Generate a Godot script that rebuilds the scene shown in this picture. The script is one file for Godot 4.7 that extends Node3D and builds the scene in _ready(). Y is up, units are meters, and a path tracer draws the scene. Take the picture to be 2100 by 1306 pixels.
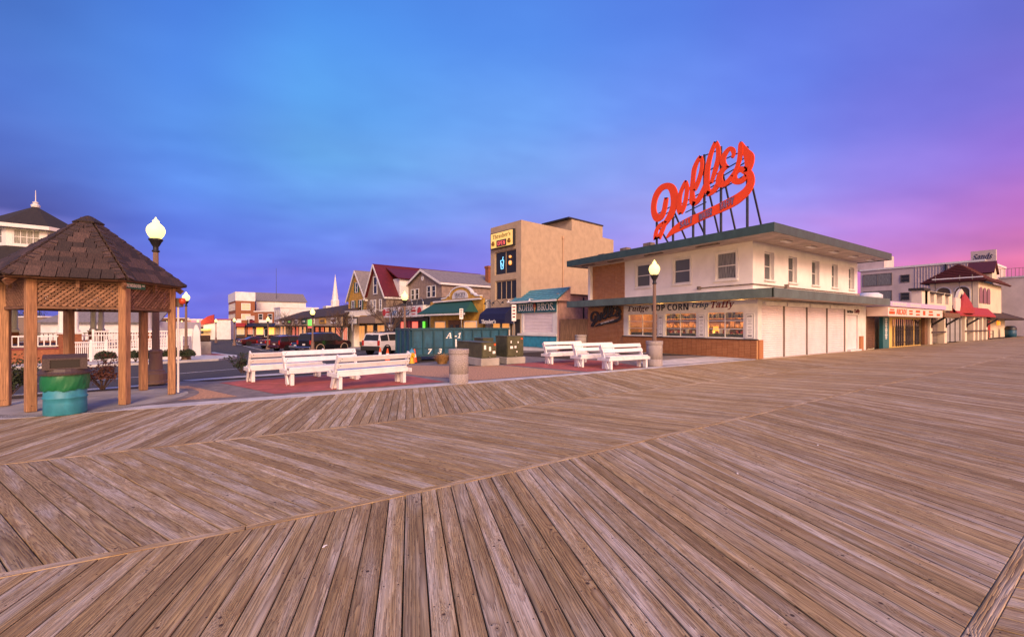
extends Node3D
# A boardwalk at dawn. u runs along the boardwalk, v up the avenue away from the sea, h is height; w(u, v, h) is that point.

var M := {}
var TX := {}
var rng := RandomNumberGenerator.new()
var taken := {}

func w(u: float, v: float, h: float) -> Vector3:
	return Vector3(u, h, -v)

func gh(v: float) -> float:          # the avenue falls away from the boardwalk and then runs level
	return clampf(-0.032 * (v - 13.5), -1.6, 0.0)

func lin(r: float, g: float, b: float) -> Color:
	return Color(r, g, b).linear_to_srgb()

# ---------------------------------------------------------------- nodes
func numbered(called: String) -> String:
	var n: int = taken.get(called, 0)
	taken[called] = n + 1
	return called if n == 0 else "%s_%03d" % [called, n]

func tag(o: Node3D, label: String, category: String, group := "", kind := "") -> Node3D:
	if label: o.set_meta("label", label)
	if category: o.set_meta("category", category)
	if group: o.set_meta("group", group)
	if kind: o.set_meta("kind", kind)
	return o

func thing(called: String, label: String, category: String, at := Vector3.ZERO, turn := 0.0, group := "") -> Node3D:
	var o := Node3D.new()
	o.name = numbered(called)
	add_child(o)
	o.position = at
	o.rotation.y = turn
	tag(o, label, category, group)
	return o

func obj(called: String, s: SurfaceTool, m: Material, parent: Node3D) -> MeshInstance3D:
	s.generate_normals()
	var o := MeshInstance3D.new()
	o.mesh = s.commit()
	o.material_override = m
	o.name = called if parent != self else numbered(called)
	parent.add_child(o, true)
	return o

func inst(called: String, mesh: Mesh, m: Material, parent: Node3D, t: Transform3D) -> MeshInstance3D:
	var o := MeshInstance3D.new()
	o.mesh = mesh
	o.material_override = m
	o.name = called
	parent.add_child(o, true)
	o.transform = t
	return o

func struct_of(called: String, s: SurfaceTool, m: Material, label := "") -> MeshInstance3D:
	var o := obj(called, s, m, self)
	tag(o, label if label else called.replace("_", " "), "", "", "structure")
	return o

func copy_of(o: Node3D, at: Vector3, turn: float, label: String, group := "") -> Node3D:
	var c: Node3D = o.duplicate()
	var base: String = o.name
	c.name = numbered(base)
	add_child(c)
	c.position = at
	c.rotation.y = turn
	c.set_meta("label", label)
	if group: c.set_meta("group", group)
	return c

# ---------------------------------------------------------------- shapes
func st(smooth := false) -> SurfaceTool:
	var s := SurfaceTool.new()
	s.begin(Mesh.PRIMITIVE_TRIANGLES)
	s.set_smooth_group(0 if smooth else -1)
	return s

func tri(s: SurfaceTool, a: Vector3, b: Vector3, c: Vector3) -> void:   # counter-clockwise seen from outside
	s.add_vertex(a); s.add_vertex(c); s.add_vertex(b)

func quad(s: SurfaceTool, a: Vector3, b: Vector3, c: Vector3, d: Vector3) -> void:
	tri(s, a, b, c); tri(s, a, c, d)

func box(s: SurfaceTool, c: Vector3, d: Vector3, b := Basis.IDENTITY) -> void:
	var x := b.x * d.x * 0.5
	var y := b.y * d.y * 0.5
	var z := b.z * d.z * 0.5
	quad(s, c - x - y + z, c + x - y + z, c + x + y + z, c - x + y + z)
	quad(s, c + x - y - z, c - x - y - z, c - x + y - z, c + x + y - z)
	quad(s, c + x - y + z, c + x - y - z, c + x + y - z, c + x + y + z)
	quad(s, c - x - y - z, c - x - y + z, c - x + y + z, c - x + y - z)
	quad(s, c - x + y + z, c + x + y + z, c + x + y - z, c - x + y - z)
	quad(s, c - x - y - z, c + x - y - z, c + x - y + z, c - x - y + z)

func bevel_box(s: SurfaceTool, c: Vector3, d: Vector3, r: float, b := Basis.IDENTITY) -> void:   # a box with chamfered edges
	var h := d * 0.5
	var n := [Vector3.RIGHT, Vector3.UP, Vector3.BACK]
	for ax in 3:
		var ay := (ax + 1) % 3
		var az := (ax + 2) % 3
		for sg in [-1.0, 1.0]:
			var p := []
			for k in [[-1, -1], [1, -1], [1, 1], [-1, 1]]:
				p.append(c + b * (n[ax] * h[ax] * sg + n[ay] * (h[ay] - r) * k[0] + n[az] * (h[az] - r) * k[1]))
			if sg > 0: quad(s, p[0], p[1], p[2], p[3])
			else: quad(s, p[3], p[2], p[1], p[0])
		for sy in [-1.0, 1.0]:
			for sz in [-1.0, 1.0]:
				var l := h[ax] - r
				var a1: Vector3 = n[ay] * h[ay] * sy + n[az] * (h[az] - r) * sz
				var a2: Vector3 = n[ay] * (h[ay] - r) * sy + n[az] * h[az] * sz
				var q := [c + b * (a1 - n[ax] * l), c + b * (a1 + n[ax] * l), c + b * (a2 + n[ax] * l), c + b * (a2 - n[ax] * l)]
				if sy * sz < 0: quad(s, q[0], q[1], q[2], q[3])
				else: quad(s, q[3], q[2], q[1], q[0])
	for sx in [-1.0, 1.0]:
		for sy in [-1.0, 1.0]:
			for sz in [-1.0, 1.0]:
				var a := c + b * Vector3(h.x * sx, (h.y - r) * sy, (h.z - r) * sz)
				var e := c + b * Vector3((h.x - r) * sx, h.y * sy, (h.z - r) * sz)
				var f := c + b * Vector3((h.x - r) * sx, (h.y - r) * sy, h.z * sz)
				if sx * sy * sz > 0: tri(s, a, e, f)
				else: tri(s, f, e, a)

func frame_of(dir: Vector3, up := Vector3.UP) -> Basis:      # x along dir
	var x := dir.normalized()
	var z := x.cross(up)
	if z.length() < 0.01: z = x.cross(Vector3.RIGHT)
	z = z.normalized()
	return Basis(x, z.cross(x).normalized(), z)

func bar(s: SurfaceTool, a: Vector3, b: Vector3, wd: float, ht: float, up := Vector3.UP) -> void:
	box(s, (a + b) * 0.5, Vector3(a.distance_to(b), ht, wd), frame_of(b - a, up))

func tube(s: SurfaceTool, a: Vector3, b: Vector3, r0: float, r1: float, n := 8, caps := true) -> void:
	var f := frame_of(b - a)
	for i in n:
		var t0 := TAU * i / n
		var t1 := TAU * (i + 1) / n
		var d0 := f.y * cos(t0) + f.z * sin(t0)
		var d1 := f.y * cos(t1) + f.z * sin(t1)
		quad(s, a + d0 * r0, b + d0 * r1, b + d1 * r1, a + d1 * r0)
		if caps:
			tri(s, b, b + d1 * r1, b + d0 * r1)
			tri(s, a, a + d0 * r0, a + d1 * r0)

func lathe(s: SurfaceTool, prof: Array, n := 20, at := Vector3.ZERO) -> void:   # [radius, height] from bottom to top
	for k in prof.size() - 1:
		var r0: float = prof[k][0]
		var y0: float = prof[k][1]
		var r1: float = prof[k + 1][0]
		var y1: float = prof[k + 1][1]
		for i in n:
			var t0 := TAU * i / n
			var t1 := TAU * (i + 1) / n
			var a := at + Vector3(cos(t0) * r0, y0, -sin(t0) * r0)
			var b := at + Vector3(cos(t1) * r0, y0, -sin(t1) * r0)
			var c := at + Vector3(cos(t1) * r1, y1, -sin(t1) * r1)
			var d := at + Vector3(cos(t0) * r1, y1, -sin(t0) * r1)
			if r0 > 0.0001: tri(s, a, b, c)
			if r1 > 0.0001: tri(s, a, c, d)

func area2(p: PackedVector2Array) -> float:
	var a := 0.0
	for i in p.size():
		a += p[i].cross(p[(i + 1) % p.size()])
	return a

func plate(s: SurfaceTool, poly: PackedVector2Array, t: Transform3D, depth: float) -> void:   # a polygon in x, y extruded from z = 0 to z = depth
	var p := poly
	if area2(p) < 0.0: p.reverse()
	var ix := Geometry2D.triangulate_polygon(p)
	for i in range(0, ix.size(), 3):
		var q := [p[ix[i]], p[ix[i + 1]], p[ix[i + 2]]]
		if (q[1] - q[0]).cross(q[2] - q[0]) < 0.0: q.reverse()
		tri(s, t * Vector3(q[0].x, q[0].y, depth), t * Vector3(q[1].x, q[1].y, depth), t * Vector3(q[2].x, q[2].y, depth))
		tri(s, t * Vector3(q[2].x, q[2].y, 0), t * Vector3(q[1].x, q[1].y, 0), t * Vector3(q[0].x, q[0].y, 0))
	for i in p.size():
		var a := p[i]
		var b := p[(i + 1) % p.size()]
		quad(s, t * Vector3(a.x, a.y, 0), t * Vector3(b.x, b.y, 0), t * Vector3(b.x, b.y, depth), t * Vector3(a.x, a.y, depth))

func pv(a: Array) -> PackedVector2Array:      # a flat list x, y, x, y ... as points
	var p := PackedVector2Array()
	for i in range(0, a.size(), 2):
		p.append(Vector2(a[i], a[i + 1]))
	return p

func sheet(s: SurfaceTool, poly: PackedVector2Array, lift: float, skirt := 0.0) -> void:   # a polygon of (u, v) laid on the falling ground
	var bands := [[-900.0, 13.5], [13.5, 63.5], [63.5, 3000.0]]
	for b in bands:
		var r := PackedVector2Array([Vector2(-3000, b[0]), Vector2(3000, b[0]), Vector2(3000, b[1]), Vector2(-3000, b[1])])
		for q in Geometry2D.intersect_polygons(poly, r):
			var p: PackedVector2Array = q
			var ix := Geometry2D.triangulate_polygon(p)
			for i in range(0, ix.size(), 3):
				var v := [p[ix[i]], p[ix[i + 1]], p[ix[i + 2]]]
				if (v[1] - v[0]).cross(v[2] - v[0]) < 0.0: v.reverse()
				tri(s, w(v[0].x, v[0].y, gh(v[0].y) + lift), w(v[1].x, v[1].y, gh(v[1].y) + lift), w(v[2].x, v[2].y, gh(v[2].y) + lift))
			if skirt > 0.0:
				if area2(p) < 0.0: p.reverse()
				for i in p.size():
					var a := p[i]
					var c := p[(i + 1) % p.size()]
					var ha := gh(a.y) + lift
					var hc := gh(c.y) + lift
					quad(s, w(a.x, a.y, ha - skirt), w(c.x, c.y, hc - skirt), w(c.x, c.y, hc), w(a.x, a.y, ha))

func ribbon_poly(pts: Array, steps := 5) -> Array:     # [x, y, halfwidth] control points to a smooth list of [left, right] pairs
	var outl := []
	for i in pts.size() - 1:
		var p0: Array = pts[maxi(i - 1, 0)]
		var p1: Array = pts[i]
		var p2: Array = pts[i + 1]
		var p3: Array = pts[mini(i + 2, pts.size() - 1)]
		for k in steps + (1 if i == pts.size() - 2 else 0):
			var t := float(k) / steps
			var v := []
			for c in 3:
				v.append(cubic_interpolate(p1[c], p2[c], p0[c], p3[c], t))
			outl.append(v)
	var res := []
	for i in outl.size():
		var a: Array = outl[maxi(i - 1, 0)]
		var b: Array = outl[mini(i + 1, outl.size() - 1)]
		var d := Vector2(b[0] - a[0], b[1] - a[1]).normalized()
		var n := Vector2(-d.y, d.x)
		var c := Vector2(outl[i][0], outl[i][1])
		res.append([c + n * outl[i][2], c - n * outl[i][2]])
	return res

func ribbon(s: SurfaceTool, pts: Array, t: Transform3D, depth: float, z0 := 0.0) -> void:   # a brush stroke cut from sheet
	var r := ribbon_poly(pts)
	var ends := []
	for i in r.size() - 1:
		var a: Vector2 = r[i][0]
		var b: Vector2 = r[i][1]
		var c: Vector2 = r[i + 1][1]
		var d: Vector2 = r[i + 1][0]
		for z in [z0, z0 + depth]:
			var q := [t * Vector3(a.x, a.y, z), t * Vector3(b.x, b.y, z), t * Vector3(c.x, c.y, z), t * Vector3(d.x, d.y, z)]
			if z > z0: quad(s, q[0], q[1], q[2], q[3])
			else: quad(s, q[3], q[2], q[1], q[0])
		quad(s, t * Vector3(b.x, b.y, z0), t * Vector3(c.x, c.y, z0), t * Vector3(c.x, c.y, z0 + depth), t * Vector3(b.x, b.y, z0 + depth))
		quad(s, t * Vector3(d.x, d.y, z0), t * Vector3(a.x, a.y, z0), t * Vector3(a.x, a.y, z0 + depth), t * Vector3(d.x, d.y, z0 + depth))
	for e in [r[0], r[r.size() - 1]]:
		var a: Vector2 = e[0]
		var b: Vector2 = e[1]
		var first: bool = e == r[0]
		var dr := (a - b).orthogonal() * (1.0 if first else -1.0) * 0.5
		var m := (a + b) * 0.5 + dr
		ends.append(m)
		for z in [z0, z0 + depth]:
			tri(s, t * Vector3(a.x, a.y, z), t * Vector3(m.x, m.y, z), t * Vector3(b.x, b.y, z))
		quad(s, t * Vector3(a.x, a.y, z0), t * Vector3(m.x, m.y, z0), t * Vector3(m.x, m.y, z0 + depth), t * Vector3(a.x, a.y, z0 + depth))
		quad(s, t * Vector3(m.x, m.y, z0), t * Vector3(b.x, b.y, z0), t * Vector3(b.x, b.y, z0 + depth), t * Vector3(m.x, m.y, z0 + depth))

func words(parent: Node3D, text: String, m: Material, at: Vector3, height: float, width := 0.0, font := "Droid Sans", weight := 700, italic := false, turn := Basis.IDENTITY, depth := 0.02, called := "lettering") -> MeshInstance3D:
	var f := SystemFont.new()
	f.font_names = PackedStringArray([font])
	f.font_weight = weight
	f.font_italic = italic
	var tm := TextMesh.new()
	tm.font = f
	tm.font_size = 32
	tm.text = text
	tm.depth = 0.01
	tm.pixel_size = 0.01
	tm.curve_step = 4.0
	var a := tm.get_aabb()
	var sy := height / maxf(a.size.y, 0.01)
	var sx := width / maxf(a.size.x, 0.01) if width > 0.0 else sy
	var o := inst(called, tm, m, parent, Transform3D(turn * (Basis(Vector3.RIGHT, Vector3(0.28, 1, 0), Vector3.BACK) if italic else Basis.IDENTITY) * Basis.from_scale(Vector3(sx, sy, depth / 0.01)), at))
	o.position -= o.basis * Vector3(a.get_center().x, a.get_center().y, 0)
	return o

# ---------------------------------------------------------------- materials
func noise_image(size: int, freq: float, oct: int, lo: float, hi: float, sx: float, sy: float, seed_: int, gain := 0.5) -> Image:
	var n := FastNoiseLite.new()
	n.noise_type = FastNoiseLite.TYPE_SIMPLEX_SMOOTH
	n.seed = seed_
	n.frequency = freq
	n.fractal_octaves = oct
	n.fractal_gain = gain
	var im := Image.create_empty(size, size, false, Image.FORMAT_RGB8)
	var R := size / TAU
	for y in size:
		var ty := TAU * y / size
		for x in size:
			# a torus in 3-D is not tileable on both axes, so blend the far edge over the near one
			var v := n.get_noise_2d(x * sx, y * sy)
			var bx := clampf((x - size * 0.8) / (size * 0.2), 0, 1)
			var by := clampf((y - size * 0.8) / (size * 0.2), 0, 1)
			if bx > 0: v = lerpf(v, n.get_noise_2d((x - size) * sx, y * sy), bx)
			if by > 0:
				var u := n.get_noise_2d(x * sx, (y - size) * sy)
				if bx > 0: u = lerpf(u, n.get_noise_2d((x - size) * sx, (y - size) * sy), bx)
				v = lerpf(v, u, by)
			v = clampf(v * 0.9 + 0.5, 0, 1)
			var g := lerpf(lo, hi, v)
			im.set_pixel(x, y, Color(g, g, g))
	return im

func tex(key: String) -> ImageTexture:
	if TX.has(key): return TX[key]
	var im: Image
	match key:
		"fine": im = noise_image(256, 0.09, 3, 0.72, 1.0, 1, 1, 1)
		"blotch": im = noise_image(256, 0.012, 5, 0.78, 1.0, 1, 1, 2, 0.6)
		"streak_v": im = noise_image(256, 0.06, 4, 0.6, 1.0, 1, 0.06, 3)
		"streak_h": im = noise_image(256, 0.06, 4, 0.6, 1.0, 0.06, 1, 4)
		"grain_v": im = noise_image(512, 0.09, 5, 0.6, 1.0, 1, 0.035, 5, 0.6)
		"grain_h": im = noise_image(512, 0.09, 5, 0.42, 1.0, 0.035, 1, 6, 0.6)
		"grit": im = noise_image(256, 0.32, 2, 0.45, 1.0, 1, 1, 7)
		"pebble": im = noise_image(256, 0.3, 2, 0.4, 1.0, 1, 1, 17)
		"soft": im = noise_image(256, 0.016, 5, 0.90, 1.0, 1, 0.8, 12, 0.6)
		"shingle": im = noise_image(256, 0.05, 5, 0.45, 1.0, 1, 0.22, 8, 0.6)
		"wear": im = noise_image(512, 0.011, 6, 0.76, 1.0, 1, 0.6, 9, 0.65)
	TX[key] = ImageTexture.create_from_image(im)
	return TX[key]

func bump(key: String, strength: float) -> ImageTexture:
	var k := key + "_n%.1f" % strength
	if TX.has(k): return TX[k]
	var im: Image = tex(key).get_image().duplicate()
	im.bump_map_to_normal_map(strength)
	TX[k] = ImageTexture.create_from_image(im)
	return TX[k]

func mat(c: Color, rough := 0.7, key := "", scale := 1.0, normal := 0.0, metal := 0.0) -> StandardMaterial3D:
	var m := StandardMaterial3D.new()
	m.albedo_color = c
	m.roughness = rough
	m.metallic = metal
	if key:
		m.albedo_texture = tex(key)
		m.uv1_triplanar = true
		m.uv1_scale = Vector3.ONE * scale
		if normal > 0.0:
			m.normal_enabled = true
			m.normal_texture = bump(key, 4.0)
			m.normal_scale = normal
	return m

func glow(c: Color, energy: float) -> StandardMaterial3D:
	var m := mat(lin(0.3, 0.3, 0.3), 0.5)
	m.emission_enabled = true
	m.emission = c
	m.emission_energy_multiplier = energy
	return m

func glass_pane(alpha := 0.12) -> StandardMaterial3D:
	var m := mat(Color(0.5, 0.55, 0.6, alpha), 0.03)
	m.transparency = BaseMaterial3D.TRANSPARENCY_ALPHA
	return m

func make_materials() -> void:
	M.white = mat(lin(0.78, 0.76, 0.76), 0.55, "soft", 0.15)
	M.bench = mat(lin(0.82, 0.80, 0.82), 0.5, "soft", 0.8)
	M.trim = mat(lin(0.80, 0.77, 0.75), 0.55, "soft", 0.3)
	M.dark = mat(lin(0.02, 0.02, 0.024), 0.5)
	M.black = mat(lin(0.006, 0.006, 0.008), 0.6)
	M.iron = mat(lin(0.035, 0.035, 0.04), 0.5, "fine", 2.0, 0.1, 0.4)
	M.concrete = mat(lin(0.42, 0.39, 0.36), 0.85, "blotch", 0.35, 0.2)
	M.pale_concrete = mat(lin(0.66, 0.64, 0.63), 0.8, "blotch", 0.4, 0.15)
	M.asphalt = mat(lin(0.105, 0.09, 0.088), 0.85, "grit", 0.9, 0.5)
	M.aggregate = mat(lin(0.72, 0.62, 0.60), 0.9, "pebble", 0.55, 0.6)
	M.tan = mat(lin(0.62, 0.34, 0.185), 0.85, "fine", 0.6, 0.3)
	M.red = mat(lin(0.46, 0.105, 0.09), 0.85, "blotch", 0.6, 0.2)
	M.brick_floor = mat(lin(0.24, 0.2, 0.19), 0.85, "blotch", 0.8, 0.2)
	M.soil = mat(lin(0.1, 0.06, 0.04), 0.95, "grit", 1.5, 0.8)
	M.dirt = mat(lin(0.012, 0.01, 0.009), 0.95)
	M.brick = mat(lin(0.33, 0.115, 0.05), 0.8, "blotch", 1.5, 0.2)
	M.tile = mat(lin(0.54, 0.225, 0.09), 0.55, "fine", 1.2, 0.1)
	M.tile_b = mat(lin(0.47, 0.185, 0.07), 0.55, "fine", 1.2, 0.1)
	M.mortar = mat(lin(0.6, 0.38, 0.2), 0.9)
	M.stucco = mat(lin(0.48, 0.36, 0.245), 0.85, "soft", 0.35, 0.0)
	M.cream = mat(lin(0.88, 0.84, 0.83), 0.8, "soft", 0.11)
	M.teal = mat(lin(0.045, 0.13, 0.135), 0.5, "wear", 0.25)
	M.fascia = mat(lin(0.10, 0.155, 0.155), 0.5, "wear", 0.25)
	M.soffit = mat(lin(0.6, 0.5, 0.44), 0.7, "blotch", 0.4)
	M.shutter = mat(lin(0.84, 0.75, 0.80), 0.4, "soft", 0.2)  # white shutters, with the pink of the dawn light put into their colour
	M.glassdark = mat(lin(0.022, 0.025, 0.03), 0.1)
	M.glassdark.metallic_specular = 0.4
	M.curtain = mat(lin(0.3, 0.3, 0.29), 0.25, "streak_v", 1.0)
	M.pane = glass_pane()
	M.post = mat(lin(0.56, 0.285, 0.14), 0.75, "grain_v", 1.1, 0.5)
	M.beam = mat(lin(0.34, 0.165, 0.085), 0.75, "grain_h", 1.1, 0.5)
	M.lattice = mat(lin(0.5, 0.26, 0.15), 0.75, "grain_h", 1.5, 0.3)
	M.shingles = []
	for c in [[0.085, 0.047, 0.034], [0.115, 0.064, 0.047], [0.06, 0.036, 0.028], [0.16, 0.092, 0.07], [0.092, 0.056, 0.043]]:
		M.shingles.append(mat(lin(c[0], c[1], c[2]), 0.8, "shingle", 4.0, 0.5))
	M.darkroof = mat(lin(0.035, 0.028, 0.026), 0.9, "blotch", 1.2, 0.3)
	M.greyroof = mat(lin(0.27, 0.24, 0.23), 0.85, "blotch", 0.6, 0.2)
	M.redroof = mat(lin(0.13, 0.009, 0.014), 0.6, "blotch", 0.5, 0.1)
	M.tileroof = mat(lin(0.11, 0.02, 0.018), 0.6, "blotch", 1.0)
	M.sidings = mat(lin(0.36, 0.265, 0.215), 0.7, "blotch", 0.5)
	M.stone = mat(lin(0.3, 0.22, 0.17), 0.85, "blotch", 1.6, 0.5)
	M.yellow = mat(lin(0.62, 0.35, 0.06), 0.7, "blotch", 0.4)
	M.blue = mat(lin(0.035, 0.33, 0.5), 0.5, "wear", 0.3)
	M.blueroof = mat(lin(0.1, 0.36, 0.46), 0.5, "blotch", 0.8)
	M.navy = mat(lin(0.008, 0.012, 0.07), 0.75, "fine", 1.0)
	M.green_awning = mat(lin(0.018, 0.11, 0.085), 0.75, "fine", 1.0)
	M.red_awning = mat(lin(0.45, 0.03, 0.03), 0.7, "fine", 1.0)
	M.orange = mat(lin(0.92, 0.075, 0.006), 0.6)
	M.orange.emission_enabled = false
	M.steel = mat(lin(0.07, 0.085, 0.1), 0.5, "blotch", 1.0, 0.0, 0.5)
	M.galv = mat(lin(0.42, 0.42, 0.42), 0.4, "blotch", 1.2, 0.0, 0.7)
	M.rubber = mat(lin(0.015, 0.015, 0.016), 0.8)
	M.chrome = mat(lin(0.6, 0.6, 0.62), 0.2, "", 1.0, 0.0, 1.0)
	M.fence = mat(lin(0.42, 0.24, 0.13), 0.8, "grain_v", 0.6, 0.3)
	M.cabinet = mat(lin(0.085, 0.085, 0.045), 0.5, "blotch", 0.8)
	M.bin = mat(lin(0.014, 0.105, 0.19), 0.5, "wear", 0.35, 0.1)
	M.ink = mat(lin(0.02, 0.022, 0.045), 0.6)
	M.maroon = mat(lin(0.16, 0.012, 0.025), 0.6)
	M.signwhite = mat(lin(0.8, 0.78, 0.76), 0.5)
	M.bark = mat(lin(0.16, 0.1, 0.075), 0.9, "grain_v", 1.0, 0.5)
	M.metalgrey = mat(lin(0.28, 0.22, 0.19), 0.7, "streak_v", 0.25)

# ---------------------------------------------------------------- sky
func sky_texture() -> ImageTexture:
	# colours seen in the photograph by angle from the view axis (columns) and by height (rows), carried on round to the glow over the sea where the sun is coming up
	var els := [0.0, 5.0, 10.0, 15.0, 20.0, 26.0, 34.0, 50.0, 90.0]
	var cols := [
		[-180.0, [[250, 200, 150], [246, 190, 150], [225, 170, 155], [200, 155, 165], [172, 145, 178], [140, 130, 188], [108, 120, 200], [80, 112, 208], [66, 112, 212]]],
		[-110.0, [[165, 140, 165], [155, 130, 162], [135, 120, 165], [120, 115, 170], [105, 112, 178], [90, 110, 188], [76, 110, 198], [68, 112, 208], [66, 112, 212]]],
		[-50.0, [[108, 104, 200], [102, 100, 190], [84, 90, 168], [84, 110, 202], [84, 122, 216], [72, 112, 200], [66, 108, 198], [66, 115, 215], [66, 112, 212]]],
		[-38.0, [[116, 116, 230], [108, 116, 230], [98, 124, 232], [94, 138, 236], [92, 146, 238], [82, 136, 234], [72, 124, 224], [66, 116, 218], [66, 112, 212]]],
		[-25.0, [[130, 118, 230], [118, 118, 232], [106, 132, 236], [106, 156, 240], [104, 168, 240], [92, 160, 242], [78, 142, 236], [68, 122, 224], [66, 112, 212]]],
		[0.0, [[166, 132, 232], [150, 126, 236], [136, 134, 238], [128, 150, 242], [122, 164, 243], [106, 158, 244], [86, 140, 238], [72, 122, 224], [66, 112, 212]]],
		[20.0, [[194, 148, 230], [184, 146, 236], [166, 150, 240], [154, 158, 244], [136, 154, 244], [108, 142, 242], [88, 128, 232], [74, 116, 220], [66, 112, 212]]],
		[32.0, [[216, 132, 206], [202, 134, 218], [174, 144, 236], [142, 142, 240], [118, 134, 240], [102, 128, 236], [90, 116, 224], [74, 110, 214], [66, 112, 212]]],
		[42.0, [[226, 124, 170], [206, 122, 188], [176, 126, 218], [144, 126, 228], [120, 120, 226], [102, 114, 220], [90, 110, 210], [76, 108, 208], [66, 112, 212]]],
		[52.0, [[228, 120, 146], [212, 114, 160], [182, 108, 190], [144, 108, 210], [120, 110, 212], [100, 106, 204], [90, 106, 200], [78, 106, 204], [66, 112, 212]]],
		[80.0, [[255, 160, 120], [255, 145, 130], [240, 135, 160], [215, 128, 175], [180, 122, 190], [145, 115, 195], [112, 108, 195], [82, 102, 190], [62, 98, 190]]],
		[116.0, [[255, 205, 130], [255, 190, 130], [255, 170, 140], [248, 155, 150], [222, 145, 168], [182, 135, 182], [138, 122, 196], [90, 112, 206], [66, 112, 212]]],
		[150.0, [[255, 215, 140], [255, 205, 145], [255, 188, 150], [248, 170, 158], [222, 155, 170], [182, 140, 182], [135, 126, 196], [90, 114, 206], [66, 112, 212]]],
		[180.0, [[250, 200, 150], [246, 190, 150], [225, 170, 155], [200, 155, 165], [172, 145, 178], [140, 130, 188], [108, 120, 200], [80, 112, 208], [66, 112, 212]]],
	]
	var W := 1024
	var H := 512
	var im := Image.create_empty(W, H, false, Image.FORMAT_RGBF)
	var n := FastNoiseLite.new()
	n.noise_type = FastNoiseLite.TYPE_SIMPLEX_SMOOTH
	n.seed = 11
	n.frequency = 1.6
	n.fractal_octaves = 5
	n.fractal_gain = 0.55
	for y in H:
		var el := 90.0 - 180.0 * (y + 0.5) / H
		var e := clampf(el, 0.0, 90.0)
		var r := 0
		while r < els.size() - 2 and e > els[r + 1]: r += 1
		var fr: float = smoothstep(0.0, 1.0, (e - els[r]) / (els[r + 1] - els[r])) * 0.5 + 0.5 * (e - els[r]) / (els[r + 1] - els[r])
		for x in W:
			var lon := 360.0 * (x + 0.5) / W
			var phi := wrapf(lon - 33.5, -180.0, 180.0)
			var c := 0
			while c < cols.size() - 2 and phi > cols[c + 1][0]: c += 1
			var p0: float = cols[c][0]
			var p1: float = cols[c + 1][0]
			var fc := (phi - p0) / (p1 - p0)
			fc = lerpf(fc, smoothstep(0.0, 1.0, fc), 0.5)
			var a: Array = cols[c][1]
			var b: Array = cols[c + 1][1]
			var col := Vector3.ZERO
			for k in 3:
				col[k] = lerpf(lerpf(a[r][k], a[r + 1][k], fr), lerpf(b[r][k], b[r + 1][k], fr), fc) / 255.0
			# long thin veils of cloud, lying flat and drawn out sideways
			var ca := deg_to_rad(phi)
			var ce := cos(deg_to_rad(e))
			var h := sin(deg_to_rad(e)) + 0.12
			var q := Vector2(sin(ca) * ce, cos(ca) * ce) / h
			var veil := n.get_noise_3d(q.x * 0.55 + q.y * 0.25, q.y * 0.9 - q.x * 0.2, 3.0)
			var wisp := n.get_noise_3d(q.x * 1.3 + q.y * 0.9, q.y * 4.5 - q.x * 1.6, 15.0)
			veil += wisp * 0.4 * smoothstep(-0.1, 0.35, n.get_noise_3d(q.x * 0.6 + 30.0, q.y * 0.6, 2.0))
			var fade := clampf(1.0 - e / 75.0, 0.2, 1.0)
			var k := 1.03 + veil * 0.13 * fade
			var dim := smoothstep(0.05, 0.5, n.get_noise_3d(q.x * 0.35 + 9.0, q.y * 0.8, 8.0)) * 0.06 * clampf(1.0 - e / 30.0, 0.0, 1.0)
			col = Vector3(col.x * (k + dim * 0.25), col.y * (k - dim * 0.5), col.z * (1.0 + veil * 0.07 * fade - dim * 0.55))
			var l := Color(clampf(col.x, 0, 1), clampf(col.y, 0, 1), clampf(col.z, 0, 1)).srgb_to_linear()
			var dg := wrapf(phi - 155.0, -180.0, 180.0) / 58.0
			var boost := 1.0 + GLOW * exp(-dg * dg) * exp(-e / 22.0)
			im.set_pixel(x, y, Color(l.r * boost, l.g * boost, l.b * boost))
	return ImageTexture.create_from_image(im)

const GLOW := 4.5

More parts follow.
